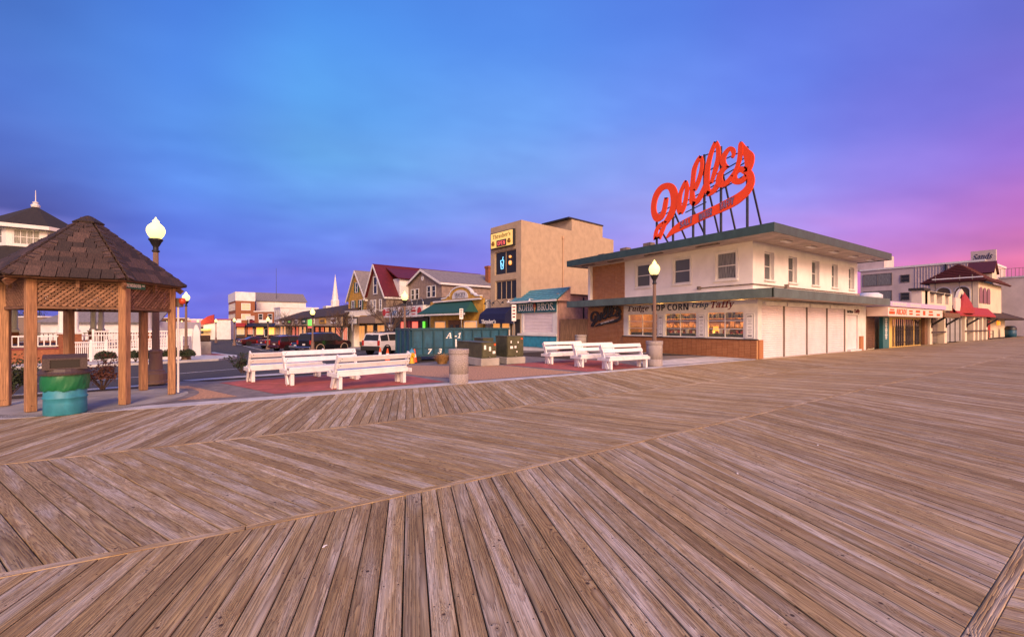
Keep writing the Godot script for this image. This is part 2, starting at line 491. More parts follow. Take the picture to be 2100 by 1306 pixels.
# ---------------------------------------------------------------- boards
func board_textures() -> Array:
	# sixteen weathered boards side by side, 4 m long: flowing grain with arches and knots, dark seams of summer wood, silvered patches, nail heads
	var W := 2048
	var H := 1024
	var n := FastNoiseLite.new()
	n.noise_type = FastNoiseLite.TYPE_SIMPLEX_SMOOTH
	n.fractal_type = FastNoiseLite.FRACTAL_NONE
	n.frequency = 1.0
	var m := FastNoiseLite.new()
	m.noise_type = FastNoiseLite.TYPE_SIMPLEX_SMOOTH
	m.fractal_octaves = 4
	m.frequency = 1.0
	var im := Image.create_empty(W, H, false, Image.FORMAT_RGB8)
	var bm := Image.create_empty(W, H, false, Image.FORMAT_RGB8)
	var rg := RandomNumberGenerator.new()
	rg.seed = 5
	var info := []
	for b in 16:
		var kn := []
		for k in rg.randi_range(1, 4):
			kn.append(Vector3(rg.randf_range(0.1, 3.9), rg.randf_range(-0.045, 0.045), rg.randf_range(0.007, 0.016)))
		info.append([rg.randf_range(-0.05, 0.05), rg.randf_range(55.0, 150.0), rg.randf_range(0.25, 1.0), kn, rg.randf_range(0.0, 1.0)])
	for y in H:
		var b := y / 64
		var ya := ((y % 64) + 0.5) / 64.0 * 0.14 - 0.07
		var pith: float = info[b][0]
		var rings: float = info[b][1]
		var arch: float = info[b][2]
		var kn: Array = info[b][3]
		for x in W:
			var xa := 4.0 * x / W
			# two samples blended so that the board's length repeats without a step
			var f := smoothstep(3.3, 4.0, xa)
			var warp := lerpf(n.get_noise_3d(xa * 0.7, ya * 6.0, b * 7.0), n.get_noise_3d((xa - 4.0) * 0.7, ya * 6.0, b * 7.0), f)
			var fine := lerpf(m.get_noise_3d(xa * 3.0, ya * 190.0, b * 3.0), m.get_noise_3d((xa - 4.0) * 3.0, ya * 190.0, b * 3.0), f)
			var patch := lerpf(m.get_noise_3d(xa * 0.9, ya * 9.0, b * 5.0 + 40.0), m.get_noise_3d((xa - 4.0) * 0.9, ya * 9.0, b * 5.0 + 40.0), f)
			var depth := 0.05 + 0.035 * warp * arch
			var d := sqrt((ya - pith) * (ya - pith) + depth * depth) + 0.006 * fine
			var knot := 0.0
			for k in kn:
				var dx: float = xa - k.x
				var dy: float = ya - k.y
				var rr := sqrt(dx * dx * 0.35 + dy * dy)
				d += 0.02 * exp(-rr * rr / (k.z * k.z * 7.0))
				knot = maxf(knot, smoothstep(k.z, k.z * 0.55, sqrt(dx * dx + dy * dy)))
			var ring := fposmod(d * rings, 1.0)
			var line := pow(ring, 3.0) * smoothstep(1.0, 0.93, ring)
			var silver := smoothstep(-0.3, 0.5, patch * 0.75 + (info[b][4] - 0.5) * 0.45)
			var col := Vector3(0.705, 0.60, 0.41).lerp(Vector3(0.83, 0.78, 0.70), silver * 0.85)
			col *= 1.0 + fine * 0.42
			col = col.lerp(Vector3(0.34, 0.225, 0.14), line * (0.75 - silver * 0.3))
			col = col.lerp(Vector3(0.16, 0.09, 0.06), knot * 0.7)
			var edge := smoothstep(0.062, 0.07, absf(ya))
			col *= 1.0 - edge * 0.3
			var hgt := 0.6 + fine * 0.2 - line * 0.35 - knot * 0.1
			for nx in [0.5, 1.1, 1.7, 2.3, 2.9, 3.5]:
				for ny in [-0.042, 0.042]:
					var q := Vector2(xa - nx - 0.012 * sin(b * 3.1 + nx * 5.0), ya - ny).length()
					if q < 0.0055:
						col = col.lerp(Vector3(0.1, 0.07, 0.06), smoothstep(0.0055, 0.003, q))
						hgt -= 0.3
			im.set_pixel(x, y, Color(clampf(col.x, 0, 1), clampf(col.y, 0, 1), clampf(col.z, 0, 1)))
			bm.set_pixel(x, y, Color(hgt, hgt, hgt))
	bm.bump_map_to_normal_map(5.0)
	return [ImageTexture.create_from_image(im), ImageTexture.create_from_image(bm)]

func plank_shape(s: SurfaceTool, poly: PackedVector2Array, o: Vector2, dir: Vector2, row: int, shift: float, wd: float, top: float, thick: float, tint: Color) -> void:
	var p := poly
	if area2(p) < 0.0: p.reverse()
	var nn := p.size()
	var c := Vector2.ZERO
	for q in p: c += q / nn
	var side := dir.orthogonal()
	var inner := PackedVector2Array()
	for i in nn:       # each corner drawn in by the same chamfer from both of its edges
		var e0 := (p[i] - p[(i + nn - 1) % nn]).normalized()
		var e1 := (p[(i + 1) % nn] - p[i]).normalized()
		var n0 := Vector2(-e0.y, e0.x)
		var n1 := Vector2(-e1.y, e1.x)
		var k := maxf(1.0 + n0.dot(n1), 0.35)
		inner.append(p[i] + (n0 + n1) / k * 0.004)
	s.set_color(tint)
	var emit := func(q: Vector2, h: float) -> void:
		var al := (q - o).dot(dir)
		var ac := clampf((q - o).dot(side) / wd, -0.49, 0.49)
		s.set_uv(Vector2((al + shift) / 4.0, (row + 0.5 + ac) / 16.0))
		s.add_vertex(w(q.x, q.y, h))
	for i in range(1, nn - 1):
		emit.call(inner[0], top); emit.call(inner[i + 1], top); emit.call(inner[i], top)
	for i in nn:
		var j := (i + 1) % nn
		emit.call(p[i], top - 0.004); emit.call(inner[j], top); emit.call(p[j], top - 0.004)
		emit.call(p[i], top - 0.004); emit.call(inner[i], top); emit.call(inner[j], top)
		emit.call(p[i], top - thick); emit.call(p[j], top - 0.004); emit.call(p[j], top - thick)
		emit.call(p[i], top - thick); emit.call(p[i], top - 0.004); emit.call(p[j], top - 0.004)

func boardwalk() -> void:
	var tx := board_textures()
	var m := StandardMaterial3D.new()
	m.albedo_texture = tx[0]
	m.normal_enabled = true
	m.normal_texture = tx[1]
	m.normal_scale = 0.8
	m.roughness = 0.8
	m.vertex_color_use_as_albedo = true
	var deck := Node3D.new()
	deck.name = numbered("boardwalk")
	add_child(deck)
	tag(deck, "weathered boardwalk of planks laid in a herringbone", "", "", "structure")
	# the lines between the bands: v where each band begins, at the left end and at the right
	var lineD := [Vector2(-6, 0.50), Vector2(130, 0.50)]
	var lineC := [Vector2(-10, 4.35), Vector2(-1.2, 3.95), Vector2(0.1, 3.845), Vector2(2.5, 3.78), Vector2(12, 3.92), Vector2(130, 4.4)]
	var lineB := [Vector2(-14, 7.75), Vector2(-2.2, 7.12), Vector2(1.5, 6.84), Vector2(4.5, 6.7), Vector2(15, 6.76), Vector2(130, 6.9)]
	var lineA := [Vector2(-20, 10.42), Vector2(-3.1, 10.46), Vector2(0.1, 10.2), Vector2(9, 9.92), Vector2(19.6, 9.86), Vector2(20.0, 9.9), Vector2(130, 9.9)]
	var lineZ := [Vector2(-6, -6.0), Vector2(130, -6.0)]
	var bands := [[lineZ, lineD, -1.0], [lineD, lineC, 1.0], [lineC, lineB, -1.0], [lineB, lineA, 1.0]]
	var made := []
	var rg := RandomNumberGenerator.new()
	rg.seed = 21
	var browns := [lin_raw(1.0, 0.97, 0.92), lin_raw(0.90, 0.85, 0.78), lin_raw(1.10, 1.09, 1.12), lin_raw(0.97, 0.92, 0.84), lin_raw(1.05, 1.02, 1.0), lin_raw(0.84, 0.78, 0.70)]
	for bi in bands.size():
		var lo: Array = bands[bi][0]
		var hi: Array = bands[bi][1]
		var sgn: float = bands[bi][2]
		var reg := PackedVector2Array()
		for q in lo: reg.append(q + Vector2(0, 0.040))
		for k in range(hi.size() - 1, -1, -1): reg.append(hi[k] - Vector2(0, 0.040 if bi < 3 else 0.0))
		var ang := deg_to_rad(20.0 if sgn > 0 else 24.0) * sgn
		var dir := Vector2(sin(ang), cos(ang))
		var side := Vector2(cos(ang), -sin(ang))
		var pitch := 0.1405
		var v0: float = lo[0].y - 0.5
		var v1: float = hi[0].y + 1.2
		var start := -16.0 if bi > 0 else -4.0
		var stop := 112.0 if bi > 0 else 60.0
		var count := int((stop - start) * cos(ang) / pitch)
		for i in count:
			var c := Vector2(start, 0) + side * pitch * i + dir * (v0 / cos(ang)) 
			c.x = start + i * pitch / cos(ang)
			c.y = 5.0
			c.x += (5.0 - (v0 + v1) * 0.5) * tan(ang)
			var ln := 12.0
			var wd := pitch - rg.randf_range(0.0045, 0.0085)
			var q := PackedVector2Array([c - dir * ln - side * wd * 0.5, c + dir * ln - side * wd * 0.5, c + dir * ln + side * wd * 0.5, c - dir * ln + side * wd * 0.5])
			var row := rg.randi_range(0, 15)
			var shift := rg.randf_range(0.0, 4.0)
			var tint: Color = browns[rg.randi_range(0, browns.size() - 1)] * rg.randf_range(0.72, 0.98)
			var top := rg.randf_range(-0.0025, 0.001)
			for part in Geometry2D.intersect_polygons(q, reg):
				var pp: PackedVector2Array = part
				if pp.size() < 3 or absf(area2(pp)) < 0.01: continue
				var mid := Vector2.ZERO
				for e in pp: mid += e / pp.size()
				var along := 1e9
				var seen := false
				for e in pp:
					var al := e.x * 0.552 + e.y * 0.834
					var ac := e.x * 0.834 - e.y * 0.552
					if al > -1.5 and absf(ac) < al * 1.35 + 7.0:
						seen = true
						along = minf(along, al)
				if not seen: continue
				made.append([along, pp, c, dir, row, shift, pitch, top, tint])
	made.sort_custom(func(a, b): return a[0] < b[0])
	var rest := st()
	for i in made.size():
		var e: Array = made[i]
		if i < 290:
			var s := st()
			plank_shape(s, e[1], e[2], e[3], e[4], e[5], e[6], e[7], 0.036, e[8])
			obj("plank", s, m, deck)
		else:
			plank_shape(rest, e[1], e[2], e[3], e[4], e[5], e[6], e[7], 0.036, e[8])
	var far := obj("far_planks", rest, m, deck)
	far.set_meta("kind", "stuff")
	# the long boards that close each band
	var wide := [[lineD, 0.075], [lineC, 0.075], [lineB, 0.07]]
	for l in wide:
		var ln: Array = l[0]
		for k in ln.size() - 1:
			var a: Vector2 = ln[k]
			var b: Vector2 = ln[k + 1]
			var d := (b - a).normalized()
			var total := a.distance_to(b)
			var n := maxi(1, int(total / 4.2)) if a.x < 30.0 else 1
			if total > 60.0: n = 12
			for j in n:
				var p0 := a + d * (total * j / n + 0.003)
				var p1 := a + d * (total * (j + 1) / n - 0.003)
				if p1.x < -6.0: continue
				var o: Vector2 = d.orthogonal() * (l[1] as float) * 0.5
				var s := st()
				plank_shape(s, PackedVector2Array([p0 - o, p1 - o, p1 + o, p0 + o]), p0, d, rg.randi_range(0, 15), rg.randf_range(0, 4), 0.14, 0.002, 0.036, lin_raw(0.80, 0.76, 0.72))
				obj("seam_board", s, m, deck)
	var u := st()
	box(u, w(55, 2, -0.24), Vector3(150, 0.1, 17))
	obj("joist_bed", u, M.dirt, deck)

func lin_raw(r: float, g: float, b: float) -> Color:
	return Color(r, g, b)

# ---------------------------------------------------------------- ground
func ground() -> void:
	var s := st()
	sheet(s, pv([-900, 9.9, 1500, 9.9, 1500, 2500, -900, 2500]), -0.36)
	struct_of("ground", s, M.soil)
	s = st()          # the sand below the boardwalk, out to the sea side
	quad(s, w(-900, -300, -0.6), w(1500, -300, -0.6), w(1500, 9.9, -0.6), w(-900, 9.9, -0.6))
	struct_of("sand", s, M.soil)
	s = st()
	sheet(s, pv([-60, 14.6, -12, 14.6, -4, 14.3, -1.6, 15.0, 0.4, 16.6, 4.5, 17.4, 8.5, 18.6, 12.5, 20.5, 14.3, 24.5, 14.4, 28, 13.6, 35, 12.0, 52, 10.4, 64, 5.6, 109, -2, 230, -22, 230, -12, 109, -9.5, 64, -20, 58, -60, 60]), -0.13)
	struct_of("road", s, M.asphalt, "grey asphalt road of the avenue and its loop")
	# paved plaza at the head of the avenue
	s = st()
	sheet(s, pv([-60, 10.4, 20, 10.3, 20, 22, 19.2, 28, 14.4, 28, 14.3, 24.5, 12.5, 20.5, 8.5, 18.6, 4.5, 17.4, 0.4, 16.6, -1.6, 15.0, -4, 14.3, -12, 14.6, -60, 14.6]), -0.008, 0.3)
	struct_of("plaza_paving", s, M.brick_floor, "grey brick paving of the plaza")
	s = st()
	sheet(s, pv([-60, 10.42, -3.1, 10.47, 0.1, 10.21, 9, 9.93, 19.6, 9.87, 19.98, 10.1, 12.9, 10.25, 9.4, 10.24, 3.6, 10.52, 0.1, 10.62, -3.2, 10.86, -60, 10.86]), 0.0, 0.1)
	struct_of("concrete_edge", s, M.pale_concrete, "pale concrete strip along the edge of the boardwalk")
	s = st()
	sheet(s, pv([-1.3, 13.9, -0.9, 13.7, 0.15, 11.0, -1.15, 11.13, -0.86, 11.6, -0.8, 12.3, -0.95, 13.0]), -0.003)
	struct_of("tan_paving", s, M.tan, "small tan panel of paving beside the shelter")
	s = st()
	sheet(s, pv([-0.24, 14.0, 0.85, 10.95, 4.9, 10.72, 4.6, 12.4, 3.6, 14.9, 0.4, 14.4]), -0.003)
	struct_of("red_paving", s, M.red, "red panel of paving under the left benches")
	s = st()
	sheet(s, pv([4.75, 12.7, 5.75, 10.55, 9.5, 10.42, 8.7, 14.0, 7.6, 14.6, 6.25, 17.0, 4.3, 15.6]), -0.003)
	struct_of("tan_paving", s, M.tan, "large tan panel of paving between the bench groups")
	s = st()
	sheet(s, pv([8.95, 14.1, 9.9, 10.45, 12.8, 10.45, 13.3, 12.2, 13.4, 14.6, 11.2, 14.6]), -0.003)
	struct_of("red_paving", s, M.red, "red panel of paving under the right benches")
	s = st()
	sheet(s, pv([13.5, 10.4, 19.9, 10.2, 19.9, 12.2, 13.9, 11.9]), -0.003)
	struct_of("shop_apron", s, M.pale_concrete, "pale concrete apron before the corner shop")
	s = st()
	sheet(s, pv([13.2, 15.2, 19.9, 13.2, 19.9, 23.6, 14.4, 23.6]), 0.0)
	struct_of("side_deck", s, M.soil, "brown trodden ground behind the right benches")
	s = st()
	sheet(s, pv([-1.15, 15.7, 0.4, 16.25, 2.2, 16.2, 2.4, 15.75, 0.4, 15.5, -0.9, 15.25]), 0.004)
	struct_of("sidewalk_strip", s, M.pale_concrete, "white sidewalk strip along the near kerb")
	s = st()
	sheet(s, pv([-0.8, 15.2, 3.2, 15.7, 3.2, 15.2, -0.5, 14.8]), 0.006)
	struct_of("planting_bed", s, M.soil, "brown mulch bed behind the left benches")
	s = st()
	sheet(s, pv([-30, 14.15, -12, 14.1, -4, 13.85, -1.9, 14.3, -1.2, 14.7, -1.5, 15.0, -4, 14.3, -12, 14.6, -30, 14.6]), 0.004)
	struct_of("kerb", s, M.pale_concrete, "pale kerb of the near side of the road")
	s = st()
	sheet(s, pv([-30, 13.2, -12, 13.1, -4, 13.2, -1.9, 13.8, -1.9, 14.3, -4, 13.85, -12, 14.1, -30, 14.15]), 0.007)
	struct_of("planting_bed", s, M.soil, "brown mulch bed behind the shelter")
	var c := PackedVector2Array()
	var c2 := PackedVector2Array()
	for i in 40:
		var a := TAU * i / 40
		c.append(Vector2(-2.3, 12.1) + Vector2(cos(a), sin(a)) * 1.52)
		c2.append(Vector2(-2.3, 12.1) + Vector2(cos(a), sin(a)) * 1.72)
	s = st(); sheet(s, c2, 0.0); struct_of("shelter_border", s, M.brick_floor, "ring of grey pavers round the shelter")
	s = st(); sheet(s, c, 0.004); struct_of("shelter_pad", s, M.concrete, "round concrete pad under the shelter")
	# the island with the bandstand, and the pavements of the avenue
	s = st()
	sheet(s, pv([-60, 34.0, -20, 33.6, -9.9, 32.6, -5.9, 31.3, -3.3, 31.9, -0.6, 33.6, 0.45, 37, 0.5, 40.7, -0.4, 46, -1.3, 54.6, -9, 58, -60, 58]), -0.005, 0.2)
	struct_of("island_pavement", s, M.pale_concrete, "pale paved island round the bandstand")
	s = st()
	sheet(s, pv([-1.0, 42, -0.2, 42, -0.9, 47, -1.8, 53, -3, 52, -2, 45]), 0.0)
	struct_of("red_paving", s, M.red, "red panel of paving on the bandstand island")
	s = st()
	sheet(s, pv([14.4, 28, 13.6, 35, 12.0, 52, 10.4, 64, 5.6, 109, 10.2, 109, 15.4, 64, 17, 52, 18.8, 32, 19.2, 28]), 0.0, 0.2)
	struct_of("avenue_pavement", s, M.concrete, "concrete pavement before the shops of the avenue")
	s = st()
	sheet(s, pv([-70, 62, -14, 66, -16, 109, -26, 230, -40, 230, -70, 109]), 0.0, 0.2)
	struct_of("far_pavement", s, M.concrete, "pavement on the far side of the avenue")
	for l in [[-14.0, 18.6, -3.7, 19.84, 0.36, 22.91, 4.4, 27.5], [-3.0, 15.95, -0.2, 17.35, 2.6, 18.1], [6.6, 33, 5.4, 47, 3.6, 63, 0.4, 92]]:
		s = st()
		var p := pv(l)
		var lf := PackedVector2Array()
		var rt := PackedVector2Array()
		for i in p.size():
			var d := (p[mini(i + 1, p.size() - 1)] - p[maxi(i - 1, 0)]).normalized().orthogonal() * 0.055
			lf.append(p[i] + d)
			rt.insert(0, p[i] - d)
		lf.append_array(rt)
		sheet(s, lf, -0.124)
		struct_of("road_marking", s, M.signwhite, "worn white line on the road")
	s = st()
	for k in 9:
		var a := Vector2(6.8 - k * 0.55, 37.0 + k * 4.6)
		sheet(s, PackedVector2Array([a, a + Vector2(0.1, -0.06), a + Vector2(4.3, 2.8), a + Vector2(4.2, 2.86)]), -0.124)
	struct_of("bay_marking", s, M.signwhite, "white lines of the angled parking bays")
	# bits of litter and gull feathers
	for e in [[0.55, 3.2, 0.5], [4.4, 2.4, 0.8], [2.2, 8.1, 0.2], [10.2, 10.8, 1.1], [6.3, 2.4, 0.4]]:
		s = st()
		var b := Basis(Vector3.UP, e[2])
		for i in 5:
			var q := w(e[0], e[1], 0.005) + b * Vector3(0.006 * i - 0.015, 0.001 * i, 0.005 * sin(i * 2.1))
			tri(s, q, q + b * Vector3(0.013, 0.003, 0.004), q + b * Vector3(0.005, 0.004, -0.009))
		var o := obj("paper_scrap", s, M.signwhite, self)
		tag(o, ["tiny torn white scrap lying on the near left planks", "tiny white scrap lying on the planks at lower right", "tiny white scrap on the middle band of planks", "tiny white scrap on the tan paving by the right benches", "tiny white scrap on the planks far to the lower right"][int(rng_index(e[0]))], "scrap", "")

func rng_index(u: float) -> int:
	return {0.55: 0, 4.4: 1, 2.2: 2, 10.2: 3, 6.3: 4}.get(u, 0)

# ---------------------------------------------------------------- the shelter with its shingled roof
func gazebo() -> void:
	var t := thing("gazebo", "six sided timber shelter with shingled roof and lattice panels", "gazebo", w(-2.325, 12.13, 0.0))
	var R := 1.25
	var corner := func(i: int, r: float, h: float) -> Vector3:
		var a := deg_to_rad(-120.0 + 60.0 * i)      # 0: front left, 1: front right, 2: right, 3: rear right ...
		return Vector3(cos(a) * r, h, -sin(a) * r)
	for i in 6:
		var p: Vector3 = corner.call(i, R, 0)
		var s := st()
		bevel_box(s, p + Vector3(0, 1.19, 0), Vector3(0.135, 2.36, 0.135), 0.008, Basis(Vector3.UP, deg_to_rad(-60.0 * i + 30)))
		var post := obj("post", s, M.post, t)
		s = st()
		for k in 3:
			tube(s, p + Vector3(0.03 * k - 0.03, 0.12, 0.068), p + Vector3(0.03 * k - 0.03, 0.12, 0.075), 0.006, 0.006, 6)
		obj("bolt", s, M.iron, post)
	for i in 6:
		var a: Vector3 = corner.call(i, R, 0)
		var b: Vector3 = corner.call((i + 1) % 6, R, 0)
		var d := (b - a).normalized()
		var ln := a.distance_to(b) - 0.14
		var o := Vector3(d.z, 0, -d.x)
		if o.dot(a + b) < 0: o = -o
		var panel := Node3D.new()
		panel.name = "lattice_panel"
		t.add_child(panel, true)
		var mid := (a + b) * 0.5
		panel.transform = Transform3D(Basis(d, Vector3.UP, d.cross(Vector3.UP)), mid)
		var bm := Basis.IDENTITY
		var s := st()
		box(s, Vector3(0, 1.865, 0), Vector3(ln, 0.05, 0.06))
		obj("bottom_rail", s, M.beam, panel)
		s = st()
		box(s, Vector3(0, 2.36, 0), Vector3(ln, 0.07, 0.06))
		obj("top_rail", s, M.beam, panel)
		# crossing laths, one layer in front of the other
		var rest := st()
		for lay in 2:
			var n := int(ln / 0.082) + 6
			for k in n:
				var x0 := -ln * 0.5 - 0.5 + 0.082 * k + 0.02
				var e0 := Vector2(x0, 1.89)
				var e1 := Vector2(x0 + 0.44, 2.33)
				if e0.x < -ln * 0.5: e0 = Vector2(-ln * 0.5, 1.89 + (-ln * 0.5 - x0))
				if e1.x > ln * 0.5: e1 = Vector2(ln * 0.5, 2.33 - (x0 + 0.44 - ln * 0.5))
				if e1.y - e0.y < 0.03: continue
				if lay == 1:
					e0.x = -e0.x
					e1.x = -e1.x
				var z := 0.006 if lay == 0 else -0.006
				var target := st() if i in [0, 1] else rest
				var q0 := Vector3(e0.x, e0.y, z)
				var q1 := Vector3(e1.x, e1.y, z)
				var f := frame_of(q1 - q0, Vector3.BACK)
				box(target, (q0 + q1) * 0.5, Vector3(q0.distance_to(q1), 0.009, 0.036), f)
				if i in [0, 1]:
					obj("lath", target, M.lattice if (k * 7 + lay) % 3 else M.beam, panel)
		if not i in [0, 1]:
			obj("laths", rest, M.lattice, panel).set_meta("kind", "stuff")
		s = st()
		box(s, mid + o * 0.10 + Vector3(0, 2.30, 0), Vector3(0.05, 0.16, 0.05), Basis(d, Vector3.UP, o))
		obj("hanger_block", s, M.beam, t)
	# roof
	var shift := Vector3(-0.1, 0, -0.02)
	var eave := 1.56
	var EH := 2.40
	var AH := 3.72
	var apex := shift + Vector3(0, AH, 0)
	for i in 6:
		var a: Vector3 = corner.call(i, eave, EH) + shift
		var b: Vector3 = corner.call((i + 1) % 6, eave, EH) + shift
		var x := (b - a).normalized()
		var mid := (a + b) * 0.5
		var y := (apex - mid).normalized()
		var z := x.cross(y)
		if z.y < 0.0:
			z = -z
		var half := a.distance_to(b) * 0.5
		var sl := apex.distance_to(mid)
		var s := st()
		plate(s, PackedVector2Array([Vector2(-half, 0), Vector2(half, 0), Vector2(0, sl)]), Transform3D(Basis(x, y, z), mid - z * 0.045), 0.04)
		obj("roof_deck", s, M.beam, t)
		s = st()
		bar(s, a + Vector3(0, -0.09, 0) - (a - shift).normalized() * 0.05, apex - Vector3(0, 0.12, 0), 0.045, 0.11)
		obj("rafter", s, M.beam, t)
		var courses := 12
		var ex := sl / courses
		var single := i in [0, 1, 5]
		var rest := st()
		for c in courses:
			var y0 := ex * c - (0.035 if c == 0 else 0.0)
			var y1 := minf(ex * (c + 1) + 0.035, sl)
			var wd := half * 2.0 * (1.0 - y0 / sl)
			var n := maxi(1, int(round(wd / 0.2)))
			var cuts := [-half - 0.05]
			for k in range(1, n): cuts.append(-wd * 0.5 + wd * (k + (0.0 if c % 2 else 0.25) + rng.randf_range(-0.14, 0.14)) / n)
			cuts.append(half + 0.05)
			for k in cuts.size() - 1:
				var drop := rng.randf_range(-0.012, 0.008)
				var r := PackedVector2Array([Vector2(cuts[k] + 0.006, y0 + drop), Vector2(cuts[k + 1] - 0.006, y0 + drop + rng.randf_range(-0.006, 0.006)), Vector2(cuts[k + 1] - 0.004, y1), Vector2(cuts[k] + 0.004, y1)])
				var face := PackedVector2Array([Vector2(-half, -0.05), Vector2(half, -0.05), Vector2(half, 0), Vector2(0, sl), Vector2(-half, 0)])
				for piece in Geometry2D.intersect_polygons(r, face):
					var pp: PackedVector2Array = piece
					if absf(area2(pp)) < 0.002: continue
					var tilt := Basis(x, y, z) * Basis(Vector3.RIGHT, 0.17)
					var tr := Transform3D(tilt, mid + y * y0 + z * 0.026) * Transform3D(Basis.IDENTITY, Vector3(0, -y0, 0))
					var target := st() if single else rest
					plate(target, pp, tr, 0.022)
					if single:
						obj("shingle", target, M.shingles[rng.randi_range(0, 4)], t)
		if not single:
			obj("rear_shingles", rest, M.shingles[i % 5], t).set_meta("kind", "stuff")
		# pairs of cap shingles climbing each hip
		var hd := (apex - a).normalized()
		var hl := a.distance_to(apex)
		var out := (a - shift); out.y = 0; out = out.normalized()
		var sd := out.cross(Vector3.UP).normalized()
		var caps := 12
		for k in caps:
			var p0 := a + hd * (hl * k / caps)
			for sg in [-1.0, 1.0]:
				var nrm := sd.cross(hd) * 1.0
				if nrm.y < 0: nrm = -nrm
				var across: Vector3 = (sd * sg - nrm * 0.42).normalized()
				var up2 := hd.cross(across).normalized()
				if up2.y < 0: up2 = -up2
				var hd2 := (hd + up2 * -0.1).normalized()
				s = st()
				box(s, p0 + hd * (hl / caps * 0.5) + across * 0.055 + up2 * 0.064, Vector3(hl / caps + 0.04, 0.012, 0.115), Basis(hd2, hd2.cross(across).normalized() * -sg, across * sg * -1.0).orthonormalized())
				obj("hip_shingle", s, M.shingles[rng.randi_range(0, 4)], t)
	var s2 := st()
	lathe(s2, [[0.0, 0.0], [0.24, 0.0], [0.25, 0.03], [0.06, 0.16], [0.0, 0.18]], 6, apex + Vector3(0, -0.1, 0))
	obj("roof_cap", s2, M.shingles[2], t)
	# what hangs on it
	var sg := thing("street_name_sign", "small green street name sign under the shelter eave", "sign", w(-1.56, 11.16, 2.32), deg_to_rad(60))
	s2 = st()
	box(s2, Vector3(0, 0, 0), Vector3(0.5, 0.13, 0.012))
	obj("sign_plate", s2, mat(lin(0.02, 0.13, 0.07), 0.5), sg)
	words(sg, "REHOBOTH", M.signwhite, Vector3(-0.04, 0, 0.008), 0.07, 0.34, "Droid Sans", 700, false, Basis.IDENTITY, 0.006)
	words(sg, "AVE", M.signwhite, Vector3(0.19, 0.01, 0.008), 0.035, 0.07, "Droid Sans", 700, false, Basis.IDENTITY, 0.006)
	var bx := thing("alarm_box", "grey box with red lamp on the right shelter post", "alarm box", w(-0.95, 12.16, 2.05), deg_to_rad(-50))
	s2 = st(); bevel_box(s2, Vector3.ZERO, Vector3(0.15, 0.2, 0.11), 0.012); obj("housing", s2, M.metalgrey, bx)
	s2 = st(true); lathe(s2, [[0.0, -0.075], [0.055, -0.06], [0.07, 0.0], [0.055, 0.06], [0.0, 0.075]], 12, Vector3(0.1, 0.03, 0)); obj("red_lamp", s2, mat(lin(0.5, 0.06, 0.02), 0.3), bx)
	s2 = st(); tube(s2, Vector3(0, -2.02, 0.02), Vector3(0, -0.1, 0.02), 0.022, 0.022, 8); obj("conduit", s2, M.white, bx)

func trash_barrel() -> void:
	var t := thing("trash_barrel", "turquoise steel drum with green liner and brown swing lid", "trash can", w(-2.4, 10.56, 0.0), deg_to_rad(12))
	var s := st(true)
	lathe(s, [[0.0, 0.0], [0.265, 0.0], [0.275, 0.015], [0.272, 0.2], [0.272, 0.27], [0.285, 0.285], [0.285, 0.305], [0.272, 0.32], [0.272, 0.45], [0.272, 0.64]], 36)
	obj("drum", s, mat(lin(0.04, 0.31, 0.42), 0.5, "wear", 0.8), t)
	s = st(true)
	var n := 60
	var rows := [[0.715, 0.292], [0.66, 0.30], [0.58, 0.305], [0.5, 0.30], [0.45, 0.297], [0.425, 0.288]]
	var ring := []
	for k in rows.size():
		var l := []
		for i in n:
			var a := TAU * i / n
			var cr := 0.005 * sin(a * 7.0 + k * 1.3) + 0.006 * sin(a * 17.0 - k * 2.1) + 0.005 * sin(a * 27.0 + k * 1.7)
			var r: float = rows[k][1] + (cr if k > 0 else 0.0)
			var y: float = rows[k][0] + (0.01 * sin(a * 5.0) + 0.008 * sin(a * 13.0 + 1.0) if k >= 3 else 0.0)
			l.append(Vector3(cos(a) * r, y, -sin(a) * r))
		ring.append(l)
	for k in rows.size() - 1:
		for i in n:
			quad(s, ring[k + 1][i], ring[k + 1][(i + 1) % n], ring[k][(i + 1) % n], ring[k][i])
	var lm := mat(lin(0.008, 0.15, 0.055), 0.35)
	obj("liner", s, lm, t)
	var bm := mat(lin(0.085, 0.056, 0.055), 0.55, "fine", 1.5)
	s = st()
	lathe(s, [[0.285, 0.69], [0.335, 0.69], [0.34, 0.72], [0.315, 0.745], [0.30, 0.79], [0.29, 0.80]], 28)
	obj("lid_rim", s, bm, t)
	s = st()    # the hood: square-shouldered, with the flap set in its front
	var q := 0.27
	var prof := [[-0.25, 0.79], [-0.25, 0.97], [-0.17, 1.03], [0.17, 1.03], [0.25, 0.97], [0.25, 0.79]]
	for k in prof.size() - 1:
		var a: Array = prof[k]
		var b: Array = prof[k + 1]
		quad(s, Vector3(-q, a[1], a[0]), Vector3(-q, b[1], b[0]), Vector3(q, b[1], b[0]), Vector3(q, a[1], a[0]))
	for sg in [-1.0, 1.0]:
		var c := Vector3(q * sg, 0.85, 0)
		for k in prof.size() - 1:
			tri(s, c, Vector3(q * sg, prof[k][1], prof[k][0]), Vector3(q * sg, prof[k + 1][1], prof[k + 1][0]))
	for e in [[0.0, 0.965, 0.54, 0.03], [0.0, 0.80, 0.54, 0.03]]:
		box(s, Vector3(e[0], e[1], 0.255), Vector3(e[2], e[3], 0.03))
	for sg in [-1.0, 1.0]:
		box(s, Vector3(0.225 * sg, 0.882, 0.255), Vector3(0.09, 0.135, 0.03))
	obj("hood", s, bm, t)
	s = st(); box(s, Vector3(0, 0.882, 0.254), Vector3(0.34, 0.125, 0.006)); obj("flap", s, mat(lin(0.013, 0.009, 0.009), 0.5), t)

